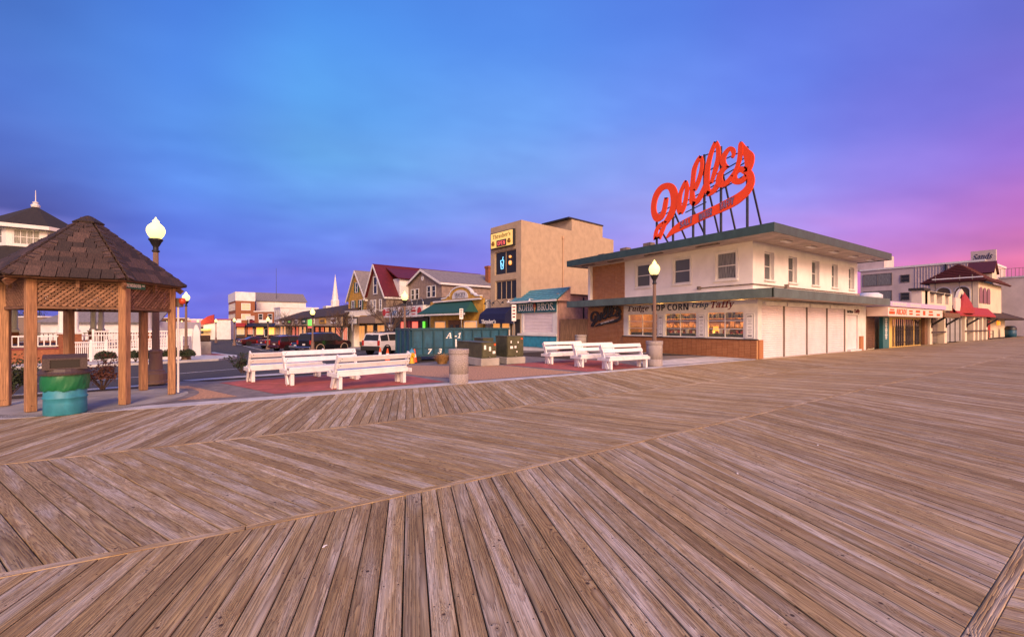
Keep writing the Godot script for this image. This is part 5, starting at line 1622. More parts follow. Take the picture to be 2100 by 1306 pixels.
func gable_house(t: Node3D, wd: float, eave: float, apex: float, depth: float, wallm: Material, roofm: Material, over: float, base: float, lap := 0.0, apex_x := -1.0) -> void:
	# gable towards local +z, ridge along -z
	var ax := wd * 0.5 if apex_x < 0 else apex_x
	var p := PackedVector2Array([Vector2(0, base), Vector2(wd, base), Vector2(wd, eave), Vector2(ax, apex), Vector2(0, eave)])
	if lap > 0.0:
		siding("gable_wall", t, wallm, Transform3D.IDENTITY, p, lap)
		siding("side_wall", t, wallm, Transform3D(Basis(Vector3(0, 0, -1), Vector3.UP, Vector3(1, 0, 0)), Vector3(wd, 0, 0)), PackedVector2Array([Vector2(0, base), Vector2(depth, base), Vector2(depth, eave), Vector2(0, eave)]), lap)
	else:
		var s := st(); plate(s, p, Transform3D(Basis.IDENTITY, Vector3(0, 0, -0.15)), 0.15); obj("gable_wall", s, wallm, t)
		one_box("side_wall", t, wallm, Vector3(wd - 0.075, (eave + base) * 0.5, -depth * 0.5 - 0.1), Vector3(0.15, eave - base, depth))
	var s2 := st(); plate(s2, p, Transform3D(Basis.IDENTITY, Vector3(0, 0, -depth)), 0.15); obj("rear_wall", s2, wallm, t)
	one_box("far_side_wall", t, wallm, Vector3(0.075, (eave + base) * 0.5, -depth * 0.5 - 0.1), Vector3(0.15, eave - base, depth - 0.4))
	var dl := Vector2(-ax, eave - apex).normalized() * over
	var dr := Vector2(wd - ax, eave - apex).normalized() * over
	var up := 0.16
	slab_roof("roof", t, roofm, Vector3(wd + dr.x, eave + dr.y + up, over), Vector3(wd + dr.x, eave + dr.y + up, -depth - over), Vector3(ax, apex + up, -depth - over), Vector3(ax, apex + up, over))
	slab_roof("roof", t, roofm, Vector3(dl.x, eave + dl.y + up, over), Vector3(ax, apex + up, over), Vector3(ax, apex + up, -depth - over), Vector3(dl.x, eave + dl.y + up, -depth - over))
	var s3 := st()
	bar(s3, Vector3(dl.x, eave + dl.y, over + 0.02), Vector3(ax, apex, over + 0.02), 0.05, 0.26)
	bar(s3, Vector3(wd + dr.x, eave + dr.y, over + 0.025), Vector3(ax, apex, over + 0.025), 0.05, 0.26)
	bar(s3, Vector3(wd + dr.x + 0.02, eave + dr.y, over), Vector3(wd + dr.x + 0.02, eave + dr.y, -depth), 0.05, 0.22)
	obj("bargeboard", s3, M.trim, t)

func awning(parent: Node3D, m: Material, x0: float, x1: float, y1: float, y0: float, out: float, drop := 0.2, hip := 0.0) -> void:
	var s := st()
	var a := Vector3(x0 + hip, y1, 0.03)
	var b := Vector3(x1 - hip, y1, 0.03)
	var c := Vector3(x1, y0, out)
	var d := Vector3(x0, y0, out)
	quad(s, d, c, b, a)
	tri(s, Vector3(x0, y0, 0.03), d, a)
	tri(s, c, Vector3(x1, y0, 0.03), b)
	quad(s, d - Vector3(0, drop, 0), c - Vector3(0, drop, 0), c, d)
	obj("awning", s, m, parent)

func shopfront(t: Node3D, x0: float, x1: float, base: float, top: float, lit: Material, frame: Material, doorx: float) -> void:
	var s := st(); box(s, Vector3((x0 + x1) * 0.5, (base + top) * 0.5, 0.02), Vector3(x1 - x0, top - base, 0.04)); obj("shop_opening", s, M.dark, t)
	if doorx - x0 > 0.8: window(t, Transform3D.IDENTITY, x0 + 0.1, base + 0.55, doorx - x0 - 0.3, top - base - 0.7, 2, 1, frame, lit, 0.07, -0.08, "lit_window")
	if x1 - doorx > 1.6: window(t, Transform3D.IDENTITY, doorx + 1.1, base + 0.55, x1 - doorx - 1.2, top - base - 0.7, 2, 1, frame, lit, 0.07, -0.08, "lit_window")
	var o := window(t, Transform3D.IDENTITY, doorx, base + 0.02, 0.95, minf(2.1, top - base - 0.1), 1, 1, frame, M.glassdark, 0.12, -0.07, "door")
	s = st(); box(s, Vector3(doorx + 0.84, base + 1.0, 0.13), Vector3(0.03, 0.2, 0.04)); obj("handle", s, M.galv, o)

func avenue_shops() -> void:
	var turn := deg_to_rad(-82.6)
	var t := thing("candy_shop", "yellow candy shop with curved gable sign and green awning", "shop building", w(17.33, 41.5, 0), turn)
	var b := -0.8
	var s := st(); wall(s, Transform3D.IDENTITY, 0.0, b, 9.0, 3.9, 0.25, []); obj("front_wall", s, M.yellow, t)
	s = st(); box(s, Vector3(4.5, 1.5, -4.2), Vector3(8.9, 4.6, 7.6)); obj("body", s, M.trim, t)
	awning(t, M.green_awning, 0.0, 8.4, 3.75, 2.68, 1.5, 0.28, 1.0)
	var s0 := st(); box(s0, Vector3(4.2, 2.50, 1.53), Vector3(8.5, 0.14, 0.06)); obj("awning_trim", s0, M.trim, t)
	var gab := PackedVector2Array([Vector2(2.6, 3.85), Vector2(9.0, 3.85), Vector2(9.0, 4.05)])
	for e in [[8.3, 4.1], [8.0, 4.3], [7.75, 4.35]]: gab.append(Vector2(e[0], e[1]))
	for k in 13:
		var a := lerpf(0.15, PI - 0.15, k / 12.0)
		gab.append(Vector2(5.9 + cos(a) * 1.9, 4.1 + sin(a) * 0.95))
	for e in [[4.05, 4.35], [3.8, 4.3], [3.5, 4.1], [2.6, 4.05]]: gab.append(Vector2(e[0], e[1]))
	s = st(); plate(s, gab, Transform3D(Basis.IDENTITY, Vector3(0, 0, 0.05)), 0.22); var g := obj("curved_gable", s, M.yellow, t)
	s = st()
	for i in range(2, gab.size() - 1):
		bar(s, Vector3(gab[i].x, gab[i].y + 0.04, 0.17), Vector3(gab[i + 1].x, gab[i + 1].y + 0.04, 0.17), 0.34, 0.12)
	box(s, Vector3(5.0, 3.84, 0.2), Vector3(8.0, 0.14, 0.2))
	obj("white_coping", s, M.white, g)
	var sp := PackedVector2Array([Vector2(4.6, 3.98)])
	sp.append(Vector2(7.2, 3.98))
	for k in 9:
		var a := lerpf(0.25, PI - 0.25, k / 8.0)
		sp.append(Vector2(5.9 + cos(a) * 1.32, 4.1 + sin(a) * 0.68))
	s = st(); plate(s, sp, Transform3D(Basis.IDENTITY, Vector3(0, 0, 0.29)), 0.04); obj("sign_board", s, M.signpale, g)
	words(g, "IBACH'S", M.ink, Vector3(5.9, 4.36, 0.335), 0.3, 1.7, "Droid Serif", 700, false, Basis.IDENTITY, 0.01)
	words(g, "CANDY BY THE SEA", M.ink, Vector3(5.9, 4.1, 0.335), 0.11, 1.6, "Droid Sans", 400, false, Basis.IDENTITY, 0.01)
	window(t, Transform3D.IDENTITY, 1.0, 0.2, 2.0, 1.7, 1, 2, M.trim, M.amber_dim, 0.09, -0.05, "lit_window")
	window(t, Transform3D.IDENTITY, 6.2, 0.2, 2.0, 1.7, 1, 2, M.trim, M.amber_dim, 0.09, -0.05, "lit_window")
	s = st(); box(s, Vector3(4.6, 0.6, 0.03), Vector3(2.2, 2.8, 0.05)); var d := obj("double_door", s, M.beam, t)
	for x in [4.1, 5.1]:
		s = st(); box(s, Vector3(x, 0.9, 0.065), Vector3(0.6, 1.3, 0.02)); obj("door_pane", s, M.glassdark, d)

	t = thing("pizza_shop", "pizza shop with white sign band and glowing orange windows", "shop building", w(16.02, 51.4, 0), turn)
	b = -1.2
	s = st(); box(s, Vector3(4.7, 1.0, -3.2), Vector3(9.6, 4.6, 6.0)); obj("body", s, M.trim, t)
	s = st(); box(s, Vector3(5.3, 0.6, -0.1), Vector3(8.4, 3.6, 0.2)); obj("shop_opening", s, M.dark, t)
	s = st(); box(s, Vector3(4.7, 3.0, 0.5), Vector3(9.4, 1.2, 0.18)); var sb := obj("sign_board", s, M.signpale, t)
	words(sb, "Louie's", M.sign_blue, Vector3(2.9, 3.0, 0.6), 0.75, 2.0, "Droid Serif", 700, true, Basis.IDENTITY, 0.02)
	words(sb, "&", M.maroon, Vector3(4.3, 3.0, 0.6), 0.6, 0.4, "Droid Serif", 700, true, Basis.IDENTITY, 0.02)
	words(sb, "Pizza", M.sign_blue, Vector3(5.75, 3.0, 0.6), 0.75, 1.7, "Droid Serif", 700, true, Basis.IDENTITY, 0.02)
	s = st()
	for e in [[1.25, 3.35, 0.8, 0.1], [1.25, 3.05, 1.1, 0.24], [1.25, 2.7, 0.8, 0.1], [7.5, 3.35, 0.8, 0.1], [7.5, 3.05, 1.0, 0.24], [7.5, 2.7, 0.8, 0.1]]: box(s, Vector3(e[0], e[1], 0.6), Vector3(e[2], e[3], 0.02))
	obj("red_print", s, M.red_ink, sb)
	for x in [0.2, 8.8]:
		s = st(); tube(s, Vector3(x, 3.0, 0.59), Vector3(x, 3.0, 0.62), 0.42, 0.42, 20); obj("red_disc", s, M.red_ink, sb)
	s = st(); plate(s, PackedVector2Array([Vector2(-3.2, 3.6), Vector2(0.6, 2.4), Vector2(0.6, 3.6)]), Transform3D(Basis(Vector3(0, 0, 1), Vector3.UP, Vector3(-1, 0, 0)), Vector3(9.6, 0, 0)), 0.12); obj("sign_return", s, M.white, t)
	slab_roof("roof", t, M.darkroof, Vector3(0.0, 3.55, 0.3), Vector3(9.6, 3.55, 0.3), Vector3(9.6, 4.7, -3.4), Vector3(0.0, 4.7, -3.4))
	for x in [6.0, 8.4]:
		s = st()
		for k in 8: tube(s, Vector3(x + cos(PI * k / 8.0) * 0.7, 3.7 + sin(PI * k / 8.0) * 0.7, 0.3), Vector3(x + cos(PI * (k + 1) / 8.0) * 0.7, 3.7 + sin(PI * (k + 1) / 8.0) * 0.7, 0.3), 0.03, 0.03, 6)
		obj("roof_hoop", s, M.galv, t)
	for e in [[3.4, 1.5], [6.1, 1.6]]:
		window(t, Transform3D.IDENTITY, e[0], -0.4, e[1], 2.4, 1, 1, M.maroon, M.orange_glow, 0.12, -0.08, "lit_window")
	s = st(); box(s, Vector3(5.5, 0.8, 0.06), Vector3(0.5, 2.4, 0.1)); obj("red_pillar", s, M.maroon, t)
	s = st(); tube(s, Vector3(9.0, 0.2, 0.15), Vector3(8.95, 1.9, 0.15), 0.14, 0.14, 8); obj("neon_sign", s, M.neon_green, t)
	s = st(); box(s, Vector3(0.9, 1.2, 0.15), Vector3(1.9, 1.2, 0.1)); var kb := obj("blue_sign", s, M.navy, t)
	words(kb, "KING'S", M.signwhite, Vector3(0.9, 1.45, 0.205), 0.3, 1.2, "Droid Serif", 700, false, Basis.IDENTITY, 0.01)
	words(kb, "JEWELRY", M.signwhite, Vector3(0.9, 1.0, 0.205), 0.3, 1.5, "Droid Serif", 700, false, Basis.IDENTITY, 0.01)
	window(t, Transform3D.IDENTITY, 0.1, -0.8, 1.7, 1.3, 2, 1, M.trim, M.amber_dim, 0.08, -0.05, "lit_window")

	t = thing("taupe_house", "taupe clapboard house with grey gable roof above the pizza shop", "house", w(19.58, 55.0, 0), turn)
	gable_house(t, 8.8, 6.5, 8.35, 16.0, M.sidings, M.greyroof, 0.35, -1.0, 0.19, 4.4)
	for e in [[1.4, 4.7], [2.55, 4.7], [5.5, 4.85], [6.65, 4.85]]:
		window(t, Transform3D.IDENTITY, e[0], e[1], 0.95, 1.45, 1, 2, M.white, M.glassdark, 0.1, -0.06, "sash_window")
	var ts := Transform3D(Basis(Vector3(0, 0, -1), Vector3.UP, Vector3(1, 0, 0)), Vector3(8.8, 0, 0))
	window(t, ts, 1.8, 4.4, 1.5, 1.5, 1, 2, M.white, M.glassdark, 0.12, -0.06, "sash_window")
	s = st(); tube(s, Vector3(4.4, 7.35, 0.0), Vector3(4.4, 7.35, 0.08), 0.3, 0.3, 16); obj("round_vent", s, M.trim, t)
	s = st(); box(s, Vector3(7.6, 7.9, -8.0), Vector3(0.7, 2.6, 0.8)); box(s, Vector3(7.6, 9.1, -8.0), Vector3(0.85, 0.3, 0.95)); obj("chimney", s, M.brick, t)
	s = st(true); lathe(s, [[0.5, 0.0], [0.5, 0.6], [0.72, 0.7], [0.72, 1.05], [0.6, 1.2], [0.0, 1.25]], 16, Vector3(8.0, 6.9, -11.4)); obj("roof_fan", s, M.galv, t)
	s = st(true); lathe(s, [[0.9, 0.0], [0.55, 0.5], [0.0, 0.5]], 4, Vector3(8.0, 6.5, -11.4)); obj("fan_curb", s, M.greyroof, t)

	t = thing("red_roof_house", "stone fronted house with steep dark red roof, white dormer and balcony", "house", w(15.87, 60.45, 0), turn)
	gable_house(t, 6.25, 5.3, 9.5, 17.0, M.stone, M.redroof, 0.4, -1.5, 0.0, 2.9)
	window(t, Transform3D.IDENTITY, 2.3, 5.6, 1.3, 2.4, 1, 2, M.white, M.glassdark, 0.14, -0.06, "sash_window")
	for x in [1.2, 2.4, 4.2]: window(t, Transform3D.IDENTITY, x, 3.3, 0.8, 1.6, 1, 2, M.white, M.curtain, 0.12, -0.06, "sash_window")
	s = st(); box(s, Vector3(5.5, 6.4, -4.5), Vector3(2.0, 2.4, 5.6)); var dm := obj("dormer", s, M.white, t)
	window(dm, ts.translated(Vector3(-2.29, 0, 0)), 3.4, 5.9, 2.8, 1.5, 2, 1, M.white, M.amber_dim, 0.1, -0.05, "sash_window")
	slab_roof("dormer_roof", t, M.redroof, Vector3(6.9, 7.6, -1.3), Vector3(6.9, 7.6, -7.8), Vector3(3.2, 9.3, -7.8), Vector3(3.2, 9.3, -1.3))
	s = st(); box(s, Vector3(1.5, 2.2, 0.8), Vector3(10.6, 0.9, 1.8)); obj("balcony_floor", s, M.stone, t)
	s = st(); box(s, Vector3(1.5, 3.45, 1.66), Vector3(10.6, 0.08, 0.08)); box(s, Vector3(1.5, 2.8, 1.66), Vector3(10.6, 0.06, 0.06)); box(s, Vector3(6.78, 3.45, 0.8), Vector3(0.08, 0.08, 1.7))
	obj("balcony_rail", s, M.white, t)
	for k in 52:
		s = st(); box(s, Vector3(-3.75 + 0.205 * k, 3.1, 1.66), Vector3(0.11, 0.62, 0.03)); obj("baluster", s, M.white, t)
	shopfront(t, 0.2, 6.0, -1.4, 1.7, M.amber_dim, M.trim, 2.6)
	s = st(); box(s, Vector3(-0.6, 2.05, 1.75), Vector3(3.4, 1.0, 0.08)); var hs := obj("star_sign", s, M.dark, t)
	s = st(); box(s, Vector3(-1.4, 2.05, 1.8), Vector3(1.3, 0.7, 0.03)); box(s, Vector3(0.3, 2.05, 1.8), Vector3(1.3, 0.7, 0.03)); plate(s, PackedVector2Array([Vector2(-0.6, 0.7), Vector2(-0.35, 2.1), Vector2(-0.6, 3.4), Vector2(-0.85, 2.1)]), Transform3D(Basis.IDENTITY, Vector3(0, 0, 1.8)), 0.04); obj("white_star", s, M.signwhite, hs)

	t = thing("yellow_house", "yellow clapboard house with steep grey roof and dark shutters", "house", w(14.97, 67.4, 0), turn)
	gable_house(t, 7.0, 5.2, 9.3, 14.0, M.yellow, M.greyroof, 0.35, -1.5, 0.22, 3.2)
	for e in [[2.9, 6.2, 0.9, 1.5], [1.5, 3.4, 1.0, 1.7], [4.4, 3.4, 1.0, 1.7]]:
		window(t, Transform3D.IDENTITY, e[0], e[1], e[2], e[3], 1, 2, M.white, M.glassdark, 0.1, -0.06, "sash_window")
		for k in [-1.0, 1.0]:
			s = st(); box(s, Vector3(e[0] + e[2] * 0.5 + (e[2] * 0.5 + 0.25) * k, e[1] + e[3] * 0.5, 0.05), Vector3(0.4, e[3], 0.05)); obj("window_shutter", s, M.green_awning, t)
	shopfront(t, 0.3, 6.6, -1.4, 1.6, M.amber_dim, M.trim, 3.0)

	# the long low row
	t = thing("shop_row", "long low row of shops with brown shingled roof and lit fronts", "shop building", w(9.58, 108.8, 0), deg_to_rad(-84.5))
	b = -1.6
	s = st(); box(s, Vector3(23.1, 0.7, -5.2), Vector3(46.2, 4.8, 9.0)); obj("body", s, M.cream, t)
	slab_roof("roof", t, M.roof_brown, Vector3(-0.4, 2.5, 1.3), Vector3(46.8, 2.9, 1.3), Vector3(46.8, 5.3, -4.5), Vector3(-0.4, 4.6, -4.5))
	s = st(); box(s, Vector3(23.2, 2.05, 1.0), Vector3(46.6, 1.3, 0.2)); obj("fascia_board", s, M.stucco, t)
	for k in 8:
		var x0 := 0.3 + 5.75 * k
		shopfront(t, x0, x0 + 5.4, b + 0.15, 1.35, [M.amber_dim, M.glassdark, M.orange_dim, M.amber_dim, M.glassdark, M.orange_dim, M.amber_dim, M.orange_dim][k], [M.trim, M.beam, M.maroon, M.trim, M.dark, M.beam, M.maroon, M.trim][k], x0 + 2.4)
		s = st(); box(s, Vector3(x0 + 2.6, 2.15, 1.16), Vector3([3.2, 2.4, 3.8, 2.6, 3.4, 2.2, 3.6, 2.8][k], 0.85, 0.1)); var q := obj("shop_sign", s, [M.signwhite, M.navy, M.dark, M.signpale, M.green_awning, M.signpale, M.yellow, M.signwhite][k], t)
		s = st()
		for j in 3: box(s, Vector3(x0 + 1.9 + 0.7 * j, 2.15, 1.22), Vector3(0.5, 0.3 + 0.1 * (j % 2), 0.02))
		obj("sign_print", s, [M.maroon, M.signwhite, M.neon_green, M.ink, M.signwhite, M.maroon, M.ink, M.maroon][k], q)
	s = st(); box(s, Vector3(31.0, 1.9, 1.35), Vector3(2.4, 1.0, 0.2)); obj("green_neon_sign", s, M.neon_green, t)
	s = st(); box(s, Vector3(31.0, 1.15, 1.35), Vector3(2.6, 0.3, 0.2)); obj("red_neon_sign", s, M.neon_red, t)

func small_shop(called: String, label: String, u: float, v: float, turn: float, wd: float, ht: float, depth: float, wm: Material, aw: Material, lit: Material, sign: Material, group := "small shops far along the avenue") -> Node3D:
	var t := thing(called, label, "shop building", w(u, v, -1.6), deg_to_rad(turn), group)
	var s := st(); box(s, Vector3(wd * 0.5, ht * 0.5, -depth * 0.5), Vector3(wd, ht, depth)); obj("wall", s, wm, t)
	s = st(); box(s, Vector3(wd * 0.5, ht + 0.1, -depth * 0.5), Vector3(wd + 0.3, 0.25, depth + 0.3)); obj("roof_coping", s, M.trim, t)
	shopfront(t, 0.4, wd - 0.4, 0.1, 2.7, lit, M.trim, wd * 0.45)
	if aw: awning(t, aw, 0.2, wd - 0.2, 3.6, 2.9, 1.2, 0.25)
	s = st(); box(s, Vector3(wd * 0.5, 4.0, 0.06), Vector3(wd * 0.6, 0.7, 0.1)); obj("shop_sign", s, sign, t)
	if ht > 5.0:
		for k in 2: window(t, Transform3D.IDENTITY, wd * (0.18 + 0.42 * k), ht - 2.0, 1.2, 1.5, 1, 2, M.white, M.glassdark, 0.1, -0.05)
	return t

func far_avenue() -> void:
	var t := thing("brick_building", "four storey red brick building with white top and lit windows", "building", w(1.4, 140.6, -1.6), deg_to_rad(6))
	# local x to the right along the end that faces us, -z away
	var s := st(); box(s, Vector3(2.3, 4.9, -8.0), Vector3(4.6, 9.8, 16)); obj("wall", s, M.brick, t)
	s = st(); box(s, Vector3(2.3, 11.05, -8.0), Vector3(4.8, 2.5, 16.2)); obj("white_top", s, M.white, t)
	for y in [1.4, 4.2, 7.2]:
		window(t, Transform3D(Basis.IDENTITY, Vector3(0, 0, 0.01)), 1.3, y, 2.2, 2.0, 2, 2, M.trim, M.amber_dim, 0.15, -0.06)
		for k in 6: window(t, Transform3D(Basis(Vector3(0, 0, 1), Vector3.UP, Vector3(-1, 0, 0)), Vector3(-0.01, 0, -15.5)), 0.6 + 2.5 * k, y, 1.5, 2.0, 1, 2, M.trim, M.curtain, 0.15, -0.06)
	t = thing("white_hall", "long white hall with grey roof behind the shop row", "building", w(6.6, 148, -1.6), deg_to_rad(4))
	s = st(); box(s, Vector3(6.8, 5.2, -6), Vector3(13.6, 10.4, 12)); obj("wall", s, M.white, t)
	slab_roof("roof", t, M.greyroof, Vector3(-0.4, 10.3, 0.4), Vector3(14.0, 10.3, 0.4), Vector3(14.0, 13.2, -6), Vector3(-0.4, 13.2, -6))
	s = st(); box(s, Vector3(1.2, 5.7, 0.5), Vector3(1.2, 1.9, 1.0)); box(s, Vector3(4.0, 5.7, 0.5), Vector3(1.2, 1.9, 1.0)); obj("chimney", s, M.brick, t)
	s = st(); box(s, Vector3(3.5, 3.0, 1.6), Vector3(7.5, 4.4, 2.0)); obj("brick_annex", s, M.brick, t)
	t = thing("church_spire", "thin white church spire far behind the bare trees", "church", w(41.3, 212.6, -1.6))
	s = st(); lathe(s, [[1.9, 0.0], [1.9, 14.5], [1.5, 15.0], [0.0, 27.0]], 8); obj("spire", s, M.white, t)
	s = st(); box(s, Vector3(0, 6, -4), Vector3(8, 12, 8)); obj("tower_base", s, M.trim, t)
	t = thing("radio_mast", "thin lattice radio mast on the far horizon", "mast", w(-95.0, 370, -2))
	s = st()
	for k in 3: tube(s, Vector3(cos(k * 2.1) * 0.5, 0, sin(k * 2.1) * 0.5), Vector3(cos(k * 2.1) * 0.3, 31, sin(k * 2.1) * 0.3), 0.12, 0.1, 5)
	for k in 18: tube(s, Vector3(0.5, k * 1.7, 0), Vector3(-0.4, k * 1.7 + 1.7, 0.3), 0.06, 0.06, 4)
	obj("lattice", s, M.steel, t)
	s = st(); tube(s, Vector3(0, 0, 0), Vector3(0, 9.5, 0), 0.08, 0.04, 5)
	var o := obj("roof_antenna", s, M.steel, self); o.position = w(12, 150, 9.5); tag(o, "thin antenna above the white hall's grey roof", "antenna")
	# cinema with its curved red roof and lit marquee
	t = thing("cinema", "far white cinema with swept red roof and yellow marquee", "building", w(-4.6, 111, -1.6), deg_to_rad(-15))
	t.scale = Vector3.ONE * 0.62
	s = st(); box(s, Vector3(4.0, 3.4, -3.0), Vector3(8.0, 6.8, 6)); obj("wall", s, M.white, t)
	var rp := PackedVector2Array([Vector2(-1.5, 5.0), Vector2(3.2, 5.8), Vector2(3.2, 8.6), Vector2(1.4, 8.0), Vector2(-0.2, 6.8)])
	s = st(); plate(s, rp, Transform3D(Basis.IDENTITY, Vector3(0, 0, 0.02)), 0.5); obj("red_roof", s, M.red_awning, t)
	s = st(); box(s, Vector3(6.0, 6.95, -3.0), Vector3(4.6, 0.3, 6.4)); obj("red_coping", s, M.red_awning, t)
	s = st(); box(s, Vector3(-0.6, 3.4, 1.4), Vector3(5.4, 0.6, 2.4)); obj("marquee_light", s, M.marquee, t)
	s = st(); box(s, Vector3(0.2, 1.0, 0.15), Vector3(3.6, 2.0, 0.1)); obj("lit_window", s, M.amber_dim, t)
	var A := [[3.6, 136.0, -45.0, 5.0, 5.2, M.signpale, M.navy, M.orange_dim, M.maroon, "far pale shop under the brick building with a blue awning"], [5.2, 130.5, -40.0, 6.0, 6.4, M.brick, M.dark, M.yellow_glow, M.signwhite, "far brick shop with bright yellow windows before the white hall"], [8.9, 122.3, -84.5, 7.0, 7.0, M.white, M.navy, M.glassdark, M.navy, "white two storey shop at the far end of the row"], [-7.6, 122.0, -15.0, 3.4, 4.2, M.pinkwall, null, M.pink_glow, M.neon_pink, "far pink shop with pink neon beside the cinema"], [-2.2, 136.0, -12.0, 6.0, 4.4, M.brick, M.red_awning, M.amber_dim, M.signwhite, "far brick shop between the cinema and the brick building"]]
	for e in A:
		small_shop("small_shop", e[9], e[0], e[1] - 6.0, e[2], e[3], e[4], 8.0, e[5], e[6], e[7], e[8])
	# the other side of the avenue, seen past the shelter
	small_shop("small_shop", "far brown shop across the avenue with lamps along its front", -30.0, 118.0, 40.0, 14.0, 4.6, 8.0, M.stone, M.roof_brown, M.amber_dim, M.dark)
	small_shop("small_shop", "far dark shop beyond the bandstand railing", -24.0, 150.0, 30.0, 16.0, 5.0, 8.0, M.beam, M.dark, M.orange_dim, M.dark)
	t = thing("bulb_string", "string of yellow bulbs on the far shop across the avenue", "string lights", w(-23.6, 106.0, 1.2), deg_to_rad(-40))
	for k in 7:
		s = st(true); lathe(s, [[0.0, -0.17], [0.17, 0.0], [0.0, 0.17]], 8, Vector3(-3.0 + k * 1.0, 0.12 * sin(k * 1.0), 0)); obj("bulb", s, M.yellow_glow, t)
	s = st(); bar(s, Vector3(-3.4, 0.25, 0), Vector3(3.4, 0.25, 0), 0.03, 0.03); box(s, Vector3(-3.4, -1.2, 0), Vector3(0.1, 3.2, 0.1)); box(s, Vector3(3.4, -1.2, 0), Vector3(0.1, 3.2, 0.1)); obj("cable", s, M.iron, t)
	# seen between the posts of the shelter
	t = thing("grey_roof_hall", "low white hall with grey roof seen through the shelter", "building", w(-21.5, 84, -1.6), deg_to_rad(-33))
	s = st(); box(s, Vector3(8.0, 1.8, -4), Vector3(16, 3.6, 8)); obj("wall", s, M.white, t)
	slab_roof("roof", t, M.greyroof, Vector3(-0.5, 3.5, 0.6), Vector3(16.5, 3.5, 0.6), Vector3(14.5, 5.6, -4), Vector3(1.5, 5.6, -4))
	s = st(); box(s, Vector3(8, 0.5, 0.05), Vector3(16, 1.0, 0.12)); obj("brick_skirt", s, M.brick, t)
	t = thing("teal_roof_kiosk", "two tiered teal roofed kiosk seen through the shelter", "kiosk", w(-29.0, 68, -1.6), deg_to_rad(-40))
	s = st(); box(s, Vector3(0, 1.3, 0), Vector3(3.6, 2.6, 3.6)); obj("wall", s, M.signpale, t)
	s = st(); lathe(s, [[3.2, 2.5], [1.6, 3.5]], 4); lathe(s, [[1.6, 3.5], [1.6, 4.3]], 4); obj("lower_roof", s, M.blueroof, t)
	s = st(); lathe(s, [[1.9, 4.25], [0.2, 5.4], [0.0, 5.4]], 4); obj("upper_roof", s, M.blueroof, t)
	for e in [["far pink fronted shop with lit windows at the left edge", -46.0, 76.0, M.pinkwall, M.maroon, M.amber_dim], ["far tan shop with dark front at the left edge", -38.0, 82.0, M.stucco, M.dark, M.orange_dim]]:
		small_shop("small_shop", e[0], e[1], e[2], -36.0, 8.5, 4.4, 7.0, e[3], e[4], e[5], M.signpale)
	t = thing("traffic_signal", "traffic light showing green behind the shelter's right post", "traffic light", w(-6.9, 58.9, -1.45), deg_to_rad(-33))
	s = st(); tube(s, Vector3.ZERO, Vector3(0, 4.2, 0), 0.07, 0.06, 8); obj("pole", s, M.iron, t)
	s = st(); box(s, Vector3(0, 3.2, 0.15), Vector3(0.4, 1.2, 0.3)); obj("housing", s, M.dark, t)
	for k in 3:
		s = st(); tube(s, Vector3(0, 3.6 - 0.4 * k, 0.3), Vector3(0, 3.6 - 0.4 * k, 0.34), 0.15, 0.15, 12); obj("signal_light", s, M.neon_green if k == 2 else M.dark, t)

# ---------------------------------------------------------------- bare street trees
func bare_tree(label: String, at: Vector3, h: float, seed_: int) -> void:
	var t := thing("bare_tree", label, "tree", at, 0.0, "leafless street trees")
	var rg := RandomNumberGenerator.new()
	rg.seed = seed_
	var tr := st()
	tube(tr, Vector3.ZERO, Vector3(0.03, h * 0.33, 0), h * 0.018, h * 0.014, 7, false)
	obj("trunk", tr, M.bark, t)
	var s := st()
	var todo := []
	for k in 6:
		var a := TAU * k / 6.0 + rg.randf()
		todo.append([Vector3(0.03, h * (0.26 + 0.07 * rg.randf()), 0), Vector3(cos(a) * 0.75, 1.0, sin(a) * 0.75).normalized(), h * 0.2, h * 0.009, 0])
	while todo.size():
		var e: Array = todo.pop_back()
		var d: Vector3 = e[1]
		var p: Vector3 = e[0]
		var m: Vector3 = p + d * e[2] * 0.5 + Vector3(rg.randf_range(-1, 1), 0.3, rg.randf_range(-1, 1)) * e[2] * 0.07
		var q: Vector3 = m + d * e[2] * 0.5
		tube(s, p, m, e[3], e[3] * 0.85, 4, false)
		tube(s, m, q, e[3] * 0.85, e[3] * 0.65, 4, false)
		if e[4] < 5:
			for k in (3 if e[4] < 3 else 2):
				var nd := (d + Vector3(rg.randf_range(-1, 1), rg.randf_range(-0.35, 0.8), rg.randf_range(-1, 1)) * 0.75).normalized()
				todo.append([q if k else m, nd, e[2] * rg.randf_range(0.6, 0.85), maxf(e[3] * 0.6, 0.008), e[4] + 1])
	obj("limbs", s, M.bark, t)

func leafy_tree(label: String, at: Vector3, h: float, r: float, seed_: int) -> void:
	var t := thing("leafy_tree", label, "tree", at, 0.0, "far dark trees on the skyline")
	var rg := RandomNumberGenerator.new()
	rg.seed = seed_
	var s := st(); tube(s, Vector3.ZERO, Vector3(0.1, h * 0.6, 0), 0.25, 0.12, 6); obj("trunk", s, M.bark, t)
	s = st()
	var cl := []
	for k in 12: cl.append(Vector3(rg.randf_range(-1, 1) * r * 0.7, h * rg.randf_range(0.4, 0.9), rg.randf_range(-1, 1) * r * 0.7))
	for i in 1300:
		var c: Vector3 = cl[rg.randi_range(0, 11)] + Vector3(rg.randfn(), rg.randfn() * 0.8, rg.randfn()) * r * 0.26
		var x := Vector3(rg.randfn(), rg.randfn(), rg.randfn()).normalized() * 0.24
		var y := x.cross(Vector3(rg.randfn(), rg.randfn(), rg.randfn()).normalized())
		tri(s, c - x, c + y, c + x)
	obj("crown", s, M.leaf_dark, t).set_meta("kind", "stuff")

